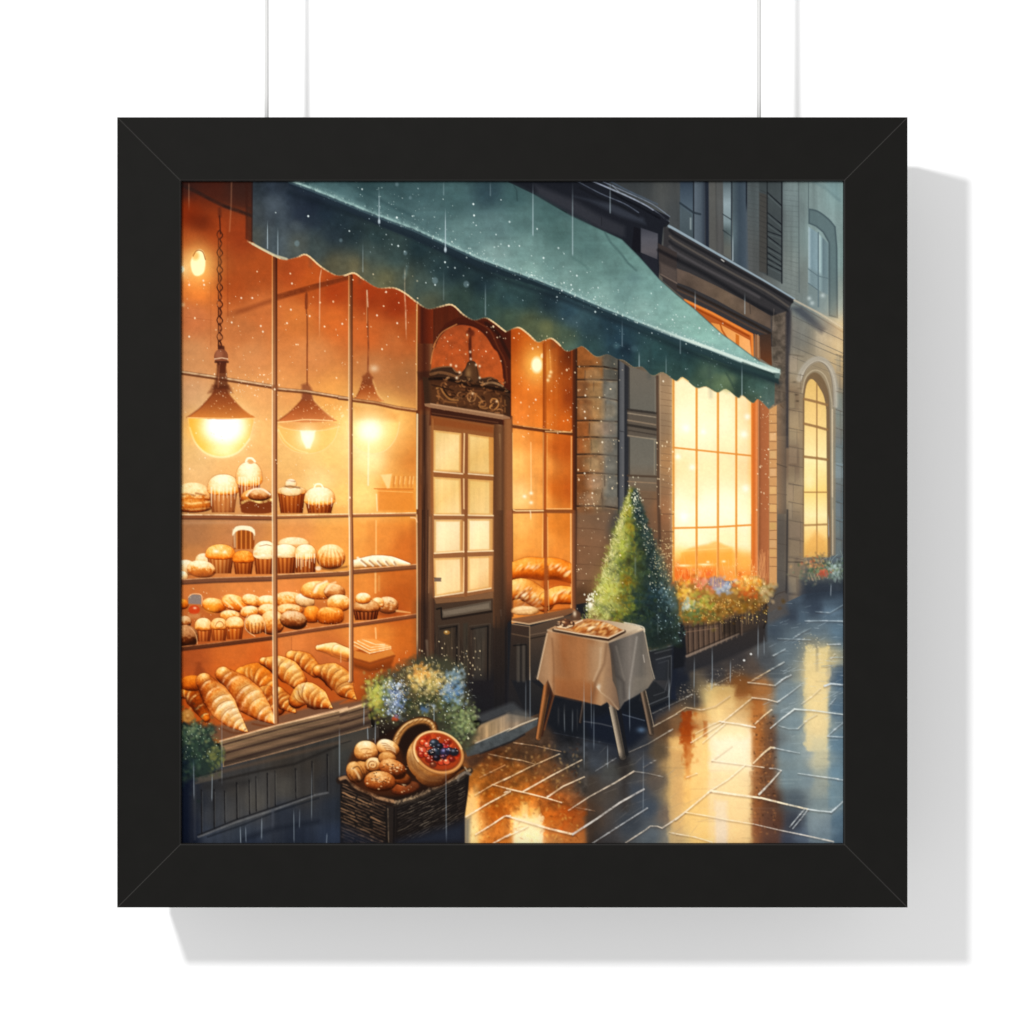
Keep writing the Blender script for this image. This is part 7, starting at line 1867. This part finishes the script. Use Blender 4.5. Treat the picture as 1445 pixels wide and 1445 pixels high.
poly(c42(480, 1400, 1060, 1230, 1060, 1420, 480, 1440), (40, 52, 76), .6, 8)
rimL = c42(0, 880, 60, 870, 130, 945, 250, 1000, 330, 1040, 470, 1075)
rimR = c42(470, 1075, 640, 1030, 830, 940, 980, 870, 1100, 800)
line(rimL, (40, 26, 20), 11, .9, 1.4, smooth=5)
line(rimR, (44, 36, 30), 9, .9, 1.4, smooth=5)
line([(x, y - 2) for x, y in rimL], (164, 122, 86), 4.6, .9, 1.2, smooth=5, rough=.5)
line([(x, y - 1.4) for x, y in rimR], (166, 138, 106), 3.6, .85, 1, smooth=5, rough=.6)
line([(x, y + 2) for x, y in rimR], (84, 70, 58), 2, .6, 1, smooth=5, rough=.7)
for i in range(26):
    t = i / 25.
    x, y = lerp(470, 1095, t), lerp(1080, 805, t)
    line(c42(x - 8, y + 12, x + 12, y - 14), (166, 138, 106) if i % 2 else (66, 52, 42), 1.8, .5, .7)
line(spline(c42(1000, 880, 1010, 850, 1060, 815, 1105, 830), 4), (120, 108, 96), 3.4, .8, 1)
line(c42(1060, 770, 1080, 800), (196, 180, 150), 2, .6)
line(spline(c42(240, 980, 270, 1020, 290, 1090), 4), (96, 70, 52), 1.6, .7)
# handle
hd = spline(c42(470, 560, 500, 490, 560, 420, 650, 378, 730, 376, 785, 410, 800, 460), 6)
line(hd, (70, 38, 18), 11.5, .95, 1)
line(hd, (176, 118, 60), 8.6, .95, 1.2, 6.4)
line([(x - .8, y - 2) for x, y in hd], (244, 206, 146), 2.2, .8, 1)
for i in range(3, len(hd) - 3, 3):
    x, y = hd[i]
    line(pts(x - 4, y + 3.5, x + 4, y - 3.5), (110, 64, 30), 1.3, .6, .7)
# pastries in it
ROLL = [(52, 22, 8), (108, 54, 20), (168, 98, 42), (218, 154, 82), (248, 206, 140), (255, 240, 200)]
def B4(x, y):
    return 480 + x / 6.02, 955 + y / 6.02


poly(spline(c42(60, 850, 130, 600, 300, 540, 500, 600, 560, 800, 680, 930, 480, 1010, 250, 990), 4, True), (70, 34, 16), .9, 3)
bun(*B4(180, 800), 13, 14, .3, ROLL, .3, .5)
bun(*B4(220, 640), 17, 16, .1, ROLL, .56, .6)
for q in ((165, 610, 210, 598, 270, 606), (185, 645, 240, 640, 285, 634), (195, 682, 230, 668, 275, 668), (235, 610, 215, 650, 240, 690)):
    line(spline(c42(*q), 4), (255, 216, 150), 2.4, .7, 1.2, 1.2, fade=(.2, .2))
    line(spline([(x, y + 2) for x, y in c42(*q)], 4), (150, 78, 28), 1.5, .55, 1, fade=(.2, .2))
bun(*B4(405, 612), 17, 12.5, .42, ROLL, .56, .6)
for k_ in range(4):
    line(spline(c42(340 + k_ * 12, 562 + k_ * 20, 400 + k_ * 10, 575 + k_ * 19, 478, 632 + k_ * 10), 4), (104, 52, 22), 1.3, .65, .8, fade=(.15, .15))
    line(spline(c42(345 + k_ * 12, 552 + k_ * 20, 405 + k_ * 10, 563 + k_ * 19, 478, 620 + k_ * 10), 4), (255, 228, 180), 1.3, .65, .8, fade=(.15, .15))
bun(*B4(445, 788), 20, 14, .42, BROWN, .36, .55)
bun(*B4(130, 820), 12, 17, -.35, ROLL, .38, .55)
line(spline(c42(85, 800, 110, 778, 150, 830, 172, 885), 4), (240, 204, 150), 3, .75, 1.1, fade=(.15, .2))
line(spline(c42(110, 778, 155, 765, 200, 850), 4), (80, 40, 18), 1.6, .65, .9)
line(spline(c42(78, 830, 110, 872, 150, 908), 4), (84, 42, 20), 1.5, .6, .9)
bun(*B4(283, 752), 12, 11, 0, ROLL, .56, .55)
sw = [(480 + (278 + 46 * (1 - i / 26.) * math.cos(i * .42 + 2.4)) / 6.02, 955 + (752 + 46 * (1 - i / 26.) * math.sin(i * .42 + 2.4)) / 6.02) for i in range(24)]
line(sw, (130, 66, 24), 2, .8, .9)
line([(x - .8, y - 1.2) for x, y in sw], (255, 220, 160), 1.4, .75, .9)
bun(*B4(338, 895), 22, 15.5, .05, BROWN, .4, .6)
bun(*B4(555, 950), 20, 9.5, -.22, [(50, 18, 8), (86, 34, 14), (132, 58, 22), (172, 86, 40), (206, 130, 80), (230, 170, 120)], .42, .6)
bun(*B4(520, 870), 14, 10, .3, BROWN, .3, .5)
bun(*B4(400, 700), 13, 10, .2, ROLL, .36, .5)
bun(*B4(445, 788), 20, 14, .42, BROWN, .36, .55)
bun(*B4(338, 895), 22, 15.5, .05, BROWN, .42, .6)
for cx_, cy_, n_ in ((335, 880, 46), (455, 775, 40), (560, 940, 10)):
    for i in range(n_):
        x, y = cx_ + R.normal() * 44, cy_ + R.normal() * 24
        ell(*B4(x, y), R.uniform(.5, 1.5), R.uniform(.5, 1.1), (244, 212, 160) if R.rand() < .6 else (74, 36, 18), .7, 0, .7)
# berry tart, leaning on the rim
tc = c42(800, 680)[0]
loaf(c42(770, 690, 800, 710, 835, 700), [34, 38, 33], ROLL, light=(-.55, -.35), base=.44, gain=.55, ew=1.8)
for k_ in range(6):
    line(spline(c42(585 + k_ * 14, 620 + k_ * 6, 600 + k_ * 16, 740 + k_ * 10, 720 + k_ * 14, 870 - k_ * 4, 860 + k_ * 12, 880 - k_ * 12), 5), (140, 84, 44) if k_ % 2 else (240, 200, 146), 1.6, .24, 1.2)
poly(spline(c42(555, 700, 600, 790, 690, 860, 800, 890, 900, 870, 990, 820, 900, 850, 780, 830, 680, 760, 610, 660), 4, True), (92, 46, 18), .5, 6)
ell(480 + 832 / 6.02, 955 + 642 / 6.02, 38, 29.5, (110, 58, 24), .8, .42, 1.4)
ell(480 + 832 / 6.02, 955 + 640 / 6.02, 37, 28.5, (226, 160, 90), 1, .42, 1)
ell(480 + 838 / 6.02, 955 + 642 / 6.02, 32.5, 25.5, (110, 44, 20), .9, .42, 1.2)
ell(480 + 832 / 6.02, 955 + 632 / 6.02, 33, 24.5, (170, 60, 24), .95, .42, 1.6)
line([(480 + (835 + 214 * math.cos(a_) * math.cos(.42) - 172 * math.sin(a_) * math.sin(.42)) / 6.02, 955 + (642 + 214 * math.cos(a_) * math.sin(.42) + 172 * math.sin(a_) * math.cos(.42)) / 6.02) for a_ in np.linspace(2.2, 5.6, 24)], (255, 220, 160), 2.2, .8, .9)
line([(480 + (845 + 205 * math.cos(a_) * math.cos(.42) - 165 * math.sin(a_) * math.sin(.42)) / 6.02, 955 + (652 + 205 * math.cos(a_) * math.sin(.42) + 165 * math.sin(a_) * math.cos(.42)) / 6.02) for a_ in np.linspace(-.6, 2.2, 20)], (196, 136, 80), 2, .7, .9)
for i in range(60):
    a_, r_ = R.uniform(0, 6.28), R.rand() ** .5 * 1.08
    x, y = 832 + 165 * r_ * math.cos(a_), 625 + 115 * r_ * math.sin(a_) + 30 * r_ * math.cos(a_)
    ell(480 + x / 6.02, 955 + y / 6.02, R.uniform(1.5, 4.4), R.uniform(1.4, 3.4), [(206, 62, 26), (166, 34, 16), (226, 96, 50), (120, 26, 16), (190, 76, 30)][R.randint(5)], .75, R.uniform(0, 3), .8)
for x, y, r, c in ((705, 555, 4.6, (214, 66, 30)), (740, 575, 4, (226, 96, 66)), (700, 625, 5.2, (206, 76, 50)), (690, 660, 4.4, (170, 40, 22)), (735, 660, 4, (206, 70, 40)), (890, 585, 5, (190, 40, 44)), (905, 560, 3.4, (150, 36, 20)), (860, 720, 5, (206, 66, 36)), (905, 720, 4.4, (226, 96, 60)), (790, 745, 4, (110, 50, 30)), (760, 700, 5, (130, 30, 16)), (950, 700, 4, (120, 30, 20)),
                   (800, 565, 6.6, (36, 44, 54)), (845, 590, 5, (24, 26, 36)), (815, 640, 7.4, (30, 42, 56)), (775, 640, 5, (22, 24, 32)), (890, 640, 6.6, (44, 42, 78)), (930, 630, 5.4, (30, 34, 60)), (970, 640, 6, (30, 32, 40)), (820, 690, 5, (26, 20, 28)), (880, 680, 4, (60, 26, 36))):
    X_, Y_ = 480 + x / 6.02, 955 + y / 6.02
    ell(X_, Y_ + .6, r + 1, r, (50, 12, 8), .6, 0, 1.2)
    ell(X_, Y_, r, r * .9, c, 1, 0, .9)
    glow(X_ - r * .3, Y_ - r * .35, r * .4, r * .3, tuple(min(255, k * 2 + 70) for k in c), .8)
for i in range(34):
    a_, r_ = R.uniform(0, 6.28), R.rand() ** .5
    ell(480 + (835 + 165 * r_ * math.cos(a_)) / 6.02, 955 + (620 + 110 * r_ * math.sin(a_)) / 6.02, R.uniform(.5, 1.2), R.uniform(.4, .9), (255, 226, 206), R.uniform(.5, .95), 0, .5)
poly(c42(560, 840, 700, 890, 860, 880, 860, 930, 660, 1010, 560, 960), (40, 22, 16), .45, 8)

# ------------------------------------------------------------------ rain
def rain(x, y0, y1, c=(190, 210, 216), a=.6, w=1.1, drop=0, dx=0):
    line(pts(x, y0, x + dx, y1), c, w * .5, a, .6, w, fade=(.35, .04))
    if drop:
        ell(x + dx, y1 - drop, drop * .75, drop * 1.5, (206, 222, 228), a, 0, .7)


for q in ((535, 265, 315, .7, 1.6, 2.3), (628.5, 292, 355, .75, 1.6, 2.4), (752, 254, 334, .6, 1.8, 0), (808, 254, 362, .55, 1.8, 0), (861, 254, 302, .55, 1.6, 0), (626, 254, 276, .4, 1.2, 0), (692, 254, 277, .4, 1.2, 0), (685, 397, 447, .6, 1.2, 0), (512, 340, 385, .5, 1.2, 0), (626, 380, 425, .3, 1.2, 0),
          (377.5, 310, 352, .7, 1.4, 0), (392, 319, 361, .75, 1.3, 0), (878, 450, 490, .3, 2, 0), (902, 495, 518, .7, 1.4, 0), (940, 500, 527, .5, 1.1, 0), (1047, 512, 560, .7, 1.3, 0), (960, 464, 500, .5, 1.2, 0), (981, 409, 437, .7, 1.4, 0), (1051, 412, 444, .7, 1.2, 0), (1034, 325, 369, .8, 1.6, 0)):
    rain(q[0], q[1], q[2], a=q[3], w=q[4], drop=q[5])
line(c11(1228, 770, 1212, 860, 1208, 1380), (240, 214, 180), 1.3, .6, .6, fade=(.05, .3))
line(c11(100, 40, 100, 300), (214, 170, 130), 1.4, .35, .7, fade=(.1, .4))
line(c11(462, 40, 458, 250, 445, 460), (214, 160, 120), 2, .28, .8)
line(c12(550, 760, 548, 985, 556, 1100, 562, 1400), (236, 206, 170), 1.6, .55, .7, rough=.4, fade=(.1, .2))
line(c12(570, 760, 545, 850), (110, 140, 140), 4, .4, 2)
line(c12(228, 960, 235, 1100), (240, 206, 170), 1.6, .6, .6, rough=.5)
for x, y0, y1, a in ((273, 1070, 1130, .5), (299.5, 1090, 1132, .6), (339, 1165, 1192, .6), (346.5, 1165, 1190, .5), (369.5, 1152, 1186, .6), (414.5, 1140, 1192, .5), (423, 1140, 1170, .35), (440, 1080, 1160, .4), (461.5, 1175, 1192, .5), (479, 1025, 1100, .65), (514, 990, 1025, .6), (518.5, 1025, 1045, .7), (530, 1015, 1052, .6), (612, 990, 1020, .6), (629, 1075, 1192, .5), (313, 1000, 1110, .35),
                      (748, 940, 1018, .5), (742, 955, 1018, .4), (824, 955, 1088, .55), (838, 990, 1060, .45), (857.5, 1050, 1085, .45), (834, 960, 1030, .35), (888, 960, 1035, .4), (908, 1055, 1150, .35), (944, 955, 1005, .6), (1005, 910, 975, .6), (980, 925, 975, .5), (1070, 880, 930, .6), (1078, 895, 925, .4), (1173, 822, 842, .6), (1169, 725, 760, .6), (796, 1000, 1035, .3), (808, 1000, 1035, .3), (980, 975, 1000, .4), (1031, 930, 965, .6), (1004, 955, 975, .5)):
    line(pts(x, y0, x + R.uniform(-1, 1), y1), (176, 190, 198), 1.1, a, .6, 1.3, fade=(.25, .15))
for x, y in ((758, 323), (582, 305), (560, 307), (511, 267), (590, 266), (601, 399), (614, 402), (660, 402), (628, 370), (632, 377), (642, 378), (654, 389), (571, 355), (562, 347), (553, 345), (493, 326), (545, 331), (700, 331), (707, 282), (668, 288), (669, 304), (668, 314), (672, 318), (719, 313), (718, 347), (733, 347), (767, 364), (796, 358), (788, 350), (805, 383), (814, 389), (796, 399), (808, 408), (818, 409), (837, 406), (844, 406), (830, 413), (840, 419), (793, 410), (806, 402),
             (786, 419), (794, 450), (840, 440), (933, 405), (919, 414), (928, 430), (915, 443), (941, 451), (949, 451), (902, 470), (920, 470), (389, 300), (435, 305), (987, 463), (1006, 466), (1015, 471), (970, 462), (966, 447)):
    s = R.uniform(.6, 1.3)
    ell(x, y, s, s * 1.1, (226, 240, 236), R.uniform(.6, 1), 0, .6)
for c_, r_ in (((419, 343.5), 3.6), ((614, 396), 4), ((658, 401), 4), ((481, 339), 2.2), ((572, 357), 2.6), ((560, 260), 2.4), ((579, 279), 2)):
    ell(c_[0], c_[1], r_, r_ * 1.15, (120, 150, 158), .5, 0, 1)
# spray where rain strikes the awning and its lip
for i in range(430):
    k_ = R.randint(0, len(lip) - 1)
    t = R.rand()
    x, y = lerp(lip[k_][0], lip[k_ + 1][0], t), lerp(lip[k_][1], lip[k_ + 1][1], t)
    s = .35 + .9 * R.rand() ** 3
    ell(x + R.uniform(-3, 3), y - 2 + R.normal() * 3.2, s, s, (222, 238, 226), R.uniform(.2, .85) * (.45 if x < 600 else 1), 0, .5)
for i in range(260):
    x = R.uniform(500, 1020)
    yl = np.interp(x, [p_[0] for p_ in lip], [p_[1] for p_ in lip])
    ell(x, yl - abs(R.normal()) * 24 - 2, *([.3 + .7 * R.rand() ** 2] * 2), (220, 238, 230), R.uniform(.15, .7), 0, .5)
for i in range(170):
    x = R.uniform(480, 1090)
    yl = np.interp(x, [p_[0] for p_ in lip], [p_[1] for p_ in lip])
    ell(x, yl + 6 + R.rand() * 55, *([.3 + .6 * R.rand() ** 2] * 2), (190, 214, 220), R.uniform(.15, .65), 0, .5)
for x0, y0, x1, y1, n in ((258, 380, 590, 560, 150), (258, 560, 500, 720, 60), (600, 460, 720, 520, 40), (722, 470, 812, 620, 90), (812, 500, 880, 860, 110), (815, 660, 850, 720, 40), (925, 620, 950, 720, 40), (1066, 560, 1096, 720, 40), (1078, 570, 1085, 720, 14)):
    speck(n, x0, y0, x1, y1, (255, 232, 190), (.35, 1.3), (.25, .95))
for x, y in ((340.5, 420.5), (356, 420.5), (327, 455), (410.5, 437), (412, 400), (437, 446), (405, 456), (483, 457), (371, 468), (368, 460), (287, 396), (267, 402), (288, 402), (267, 475), (560.5, 456), (545, 412), (532, 445), (826, 558), (826, 590), (825, 668), (838, 678), (836, 696), (825, 581), (850, 624), (756, 564), (936, 538)):
    ell(x, y, 1.15, 1.3, (255, 240, 212), .9, 0, .7)
# ------------------------------------------------------------------ finish: bloom, paper tooth
lum = CV.max(-1, keepdims=True)
hot = np.clip((CV - 205) / 50, 0, 1) * CV
CV += blur(hot, 9) * .06
luma = CV @ np.array([.3, .59, .11], np.float32)
cool = np.clip((np.maximum(CV[..., 1], CV[..., 2]) - CV[..., 0]) / 40. + .2, 0, 1)
ds = (.20 * cool)[..., None]
CV[:] = CV * (1 - ds) + luma[..., None] * ds
t_ = np.clip(luma / 255., 0, 1)
sc_ = t_ * 1.02 + .09 * (t_ * t_ * (3 - 2 * t_) - t_) - .012
CV *= (sc_ / np.maximum(t_, .01))[..., None]
warm = np.clip((CV[..., 0] - CV[..., 2] - 30) / 60., 0, 1) * np.clip((250 - luma) / 60., 0, 1)
l2 = (CV @ np.array([.3, .59, .11], np.float32))[..., None]
CV[:] = l2 + (CV - l2) * (1 + .05 * warm)[..., None]
CV *= (1 + .022 * N_SPK + .012 * N_FINE)[..., None]
CV += R.normal(0, 1.2, (PN, PN, 1)).astype(np.float32)
np.clip(CV, 0, 255, out=CV)

# ------------------------------------------------------------------ the place
scene = bpy.context.scene
col = scene.collection
U = 0.3575e-3            # metres per photo pixel on the wall plane
CAM = 0.70               # camera to wall
ZF, ZB = 0.068, 0.033    # front and back of the frame, measured from the wall
RECESS = 0.003
MF = CAM / (CAM - ZF)
MP = CAM / (CAM - ZF + RECESS)
LIGHT_ON_PRINT = 1.305    # how strongly the lamps light the print: ink colours are divided by it


def at(px, py, mag):
    return (px - 722.5) * U / mag, (722.5 - py) * U / mag


def srgb(c):
    c = np.asarray(c, np.float32) / 255.
    return np.where(c <= .04045, c / 12.92, ((c + .055) / 1.055) ** 2.4)


def material(name, base, rough=.6, spec=.1, noise=0., scale=400., bump=0.):
    m = bpy.data.materials.new(name)
    m.use_nodes = True
    nt = m.node_tree
    b = nt.nodes['Principled BSDF']
    b.inputs['Base Color'].default_value = (*base, 1)
    b.inputs['Roughness'].default_value = rough
    b.inputs['Specular IOR Level'].default_value = spec
    if noise or bump:
        tc = nt.nodes.new('ShaderNodeTexCoord')
        nz = nt.nodes.new('ShaderNodeTexNoise')
        nz.inputs['Scale'].default_value = scale
        nz.inputs['Detail'].default_value = 4
        nt.links.new(tc.outputs['Object'], nz.inputs['Vector'])
        if noise:
            mx = nt.nodes.new('ShaderNodeMix')
            mx.data_type = 'RGBA'
            mx.inputs['A'].default_value = (*[c * (1 - noise) for c in base], 1)
            mx.inputs['B'].default_value = (*[min(1, c * (1 + noise)) for c in base], 1)
            nt.links.new(nz.outputs['Fac'], mx.inputs['Factor'])
            nt.links.new(mx.outputs['Result'], b.inputs['Base Color'])
        if bump:
            bp = nt.nodes.new('ShaderNodeBump')
            bp.inputs['Strength'].default_value = bump
            bp.inputs['Distance'].default_value = .0004
            nt.links.new(nz.outputs['Fac'], bp.inputs['Height'])
            nt.links.new(bp.outputs['Normal'], b.inputs['Normal'])
    return m


M_WALL = material('white_wall_paint', (.90, .90, .90), .9, .05, .004, 60, .05)
M_FRAME = material('matte_black_lacquer', (.0082, .0078, .0070), .65, .05, .12, 90, .05)
M_LIP = material('lacquer_lip_painted_sheen', (.020, .019, .018), .5, .12)  # lacquer with a paler base colour standing in for sheen on the lip
M_MITRE = material('lacquer_mitre_seam', (.034, .032, .030), .6, .1)
M_CORD = material('white_nylon_cord', (.62, .62, .61), .6, .2, .05, 900, .2)
M_BACK = material('brown_hardboard', (.22, .15, .09), .8, .1, .15, 200)


def obj(name, me, parent=None):
    o = bpy.data.objects.new(name, me)
    col.objects.link(o)
    if parent:
        o.parent = parent
    return o


def tag(o, label, cat, group=None):
    o['label'] = label
    o['category'] = cat
    if group:
        o['group'] = group


# wall: one large painted sheet with a little thickness behind it
bm = bmesh.new()
bmesh.ops.create_cube(bm, size=1)
for v in bm.verts:
    v.co.x *= 6
    v.co.z *= 4.4
    v.co.y = v.co.y * .1 + .05
me = bpy.data.meshes.new('wall')
bm.to_mesh(me)
bm.free()
me.materials.append(M_WALL)
wall = obj('wall', me)
wall['kind'] = 'structure'

# the framed picture
picture = bpy.data.objects.new('framed_picture', None)
picture.empty_display_size = .05
col.objects.link(picture)
ox, oz = at(723, 723, MF)
HALF = 558 * U / MF
picture.location = (ox, -ZB, oz - HALF)
tag(picture, 'square black picture frame holding a watercolour print of a lit bakery on a rainy street', 'framed picture')
CX, CZ = 0., HALF                      # centre of the frame in the picture's own space
HIN = 468.5 * U / MF                   # half of the sight opening
WR = HALF - HIN
T = ZF - ZB


def rail(turn):
    """one mitred side of the frame with a rabbet behind its lip; turn 0 = bottom"""
    b = bmesh.new()
    gap = .00016                        # the tiny chamfer along each mitre
    prof = [(0, 0), (0, T - .0005), (.0005, T), (WR - .0004, T), (WR, T - .0004), (WR, T - RECESS + .0002), (WR - .006, T - RECESS + .0002), (WR - .006, 0)]
    rings = []
    for s in (-1, 1):
        for g, inset in ((0, 0), (gap * 2.2, gap)):
            ring = []
            for d, z in prof:
                x = s * (HALF - d - g)
                zz = z if g else min(z, T - inset * 0 - (.00022 if z > T - .0006 else 0))
                ring.append(b.verts.new((x, -zz, -HALF + d)))
            rings.append(ring)
    lo, lc, ro, rc = rings[0], rings[1], rings[2], rings[3]
    n = len(prof)
    for a_, c_, mat in ((lo, lc, 2), (lc, rc, 0), (rc, ro, 2)):
        for i in range(n):
            j = (i + 1) % n
            f = b.faces.new((a_[i], a_[j], c_[j], c_[i]))
            f.material_index = mat if (mat == 2 and 1 <= i <= 4) else (1 if i in (3, 4) and mat == 0 else 0)
    b.faces.new(lo)
    b.faces.new(ro[::-1])
    bmesh.ops.recalc_face_normals(b, faces=b.faces[:])
    ca, sa = math.cos(turn), math.sin(turn)
    for v in b.verts:
        x, z = v.co.x, v.co.z
        v.co.x, v.co.z = CX + x * ca - z * sa, CZ + x * sa + z * ca
    m = bpy.data.meshes.new('frame_rail')
    b.to_mesh(m)
    b.free()
    for q in (M_FRAME, M_LIP, M_MITRE):
        m.materials.append(q)
    return obj('frame_rail', m, picture)


for k in range(4):
    rail(k * math.pi / 2)

# the print: one flat sheet whose colour attribute carries the ink
ink = (srgb(CV) / LIGHT_ON_PRINT).astype(np.float32)
n = PN
gx = (np.arange(n, dtype=np.float32) + PX0 + .5)
gy = (np.arange(n, dtype=np.float32) + PY0 + .5)
vx = (gx - 722.5) * U / MP - ox
vz = (722.5 - gy) * U / MP - (oz - HALF)
co = np.zeros((n, n, 3), np.float32)
co[..., 0] = vx[None, :]
co[..., 1] = -(T - RECESS)
co[..., 2] = vz[:, None]
me = bpy.data.meshes.new('art_print')
me.vertices.add(n * n)
me.vertices.foreach_set('co', co.ravel())
ii = np.arange(n * n, dtype=np.int32).reshape(n, n)
quads = np.stack([ii[:-1, :-1], ii[1:, :-1], ii[1:, 1:], ii[:-1, 1:]], -1).reshape(-1)
nq = (n - 1) * (n - 1)
me.loops.add(nq * 4)
me.loops.foreach_set('vertex_index', quads)
me.polygons.add(nq)
me.polygons.foreach_set('loop_start', np.arange(0, nq * 4, 4, dtype=np.int32))
me.update(calc_edges=True)
ca = me.color_attributes.new('ink', 'FLOAT_COLOR', 'POINT')
rgba = np.ones((n * n, 4), np.float32)
rgba[:, :3] = ink.reshape(-1, 3)
ca.data.foreach_set('color', rgba.ravel())
m = bpy.data.materials.new('printed_watercolour_paper')
m.use_nodes = True
nt = m.node_tree
b = nt.nodes['Principled BSDF']
at_ = nt.nodes.new('ShaderNodeAttribute')
at_.attribute_name = 'ink'
nt.links.new(at_.outputs['Color'], b.inputs['Base Color'])
b.inputs['Roughness'].default_value = .7
b.inputs['Specular IOR Level'].default_value = .02
me.materials.append(m)
obj('art_print', me, picture)

# backing board closing the rabbet behind the print
bm = bmesh.new()
bmesh.ops.create_cube(bm, size=1)
s = 2 * (HIN + .0056)
for v in bm.verts:
    v.co.x *= s
    v.co.z = v.co.z * s + CZ
    v.co.y = v.co.y * .003 - (T - RECESS) + .0024
bm_me = bpy.data.meshes.new('backing_board')
bm.to_mesh(bm_me)
bm.free()
bm_me.materials.append(M_BACK)
obj('backing_board', bm_me, picture)

# the two hanging cords
ZC = .042
MC = CAM / (CAM - ZC)
ztop = (oz + HALF)


def cord_mesh(length, r):
    b = bmesh.new()
    seg, rows = 14, 60
    prev = None
    for i in range(rows + 1):
        z = length * i / rows
        ring = []
        for k in range(seg):
            a_ = 2 * math.pi * k / seg
            ring.append(b.verts.new((r * math.cos(a_), r * math.sin(a_), z)))
        if prev:
            for k in range(seg):
                b.faces.new((prev[k], prev[(k + 1) % seg], ring[(k + 1) % seg], ring[k]))
        else:
            b.faces.new(ring[::-1])
        prev = ring
    b.faces.new(prev)
    for f in b.faces:
        f.smooth = True
    m_ = bpy.data.meshes.new('hanging_cord')
    b.to_mesh(m_)
    b.free()
    m_.materials.append(M_CORD)
    return m_


cm = cord_mesh(1.2, .00096)
for px, lab in ((376.2, 'thin white cord above the left half of the frame, over the green awning'), (1071, 'thin white cord above the right half of the frame, over the grey windows')):
    x, _ = at(px, 0, MC)
    c = obj('hanging_cord', cm)
    c.location = (x, -ZC, ztop - .0015)
    tag(c, lab, 'cord', 'cords holding up the frame')

# ------------------------------------------------------------------ camera and light
cd = bpy.data.cameras.new('camera')
cam = bpy.data.objects.new('camera', cd)
col.objects.link(cam)
cam.location = (0, -CAM, 0)
cam.rotation_euler = (math.pi / 2, 0, 0)
cd.sensor_width = 36
cd.lens = 36 * CAM / (1445 * U)
cd.clip_start = .01
cd.clip_end = 50
scene.camera = cam

w = bpy.data.worlds.new('World')
scene.world = w
w.use_nodes = True
bg = w.node_tree.nodes['Background']
bg.inputs['Color'].default_value = (1, 1, 1, 1)
bg.inputs['Strength'].default_value = .585

ld = bpy.data.lights.new('key_lamp', 'POINT')
ld.shadow_soft_size = .026
ld.use_nodes = True
ln = ld.node_tree
em = ln.nodes['Emission']
fo = ln.nodes.new('ShaderNodeLightFalloff')
fo.inputs['Strength'].default_value = 1.0
ln.links.new(fo.outputs['Constant'], em.inputs['Strength'])
ld.energy = 24.0
lamp = bpy.data.objects.new('key_lamp', ld)
lamp.location = (-936 * U, -.748, 848 * U)
col.objects.link(lamp)

fd = bpy.data.lights.new('added_front_fill', 'AREA')  # unseen front fill, added to flatten the gradient in the frame's shadow
fd.shape = 'SQUARE'
fd.size = .6
fd.energy = 23.2
soft = bpy.data.objects.new('added_front_fill', fd)
soft.location = (0, -3, 0)
soft.rotation_euler = (math.pi / 2, 0, 0)
col.objects.link(soft)

vs = scene.view_settings
vs.view_transform = 'Standard'
vs.look = 'None'
vs.exposure = 0
vs.gamma = 1
vs.use_curve_mapping = False
scene.cycles.max_bounces = 6
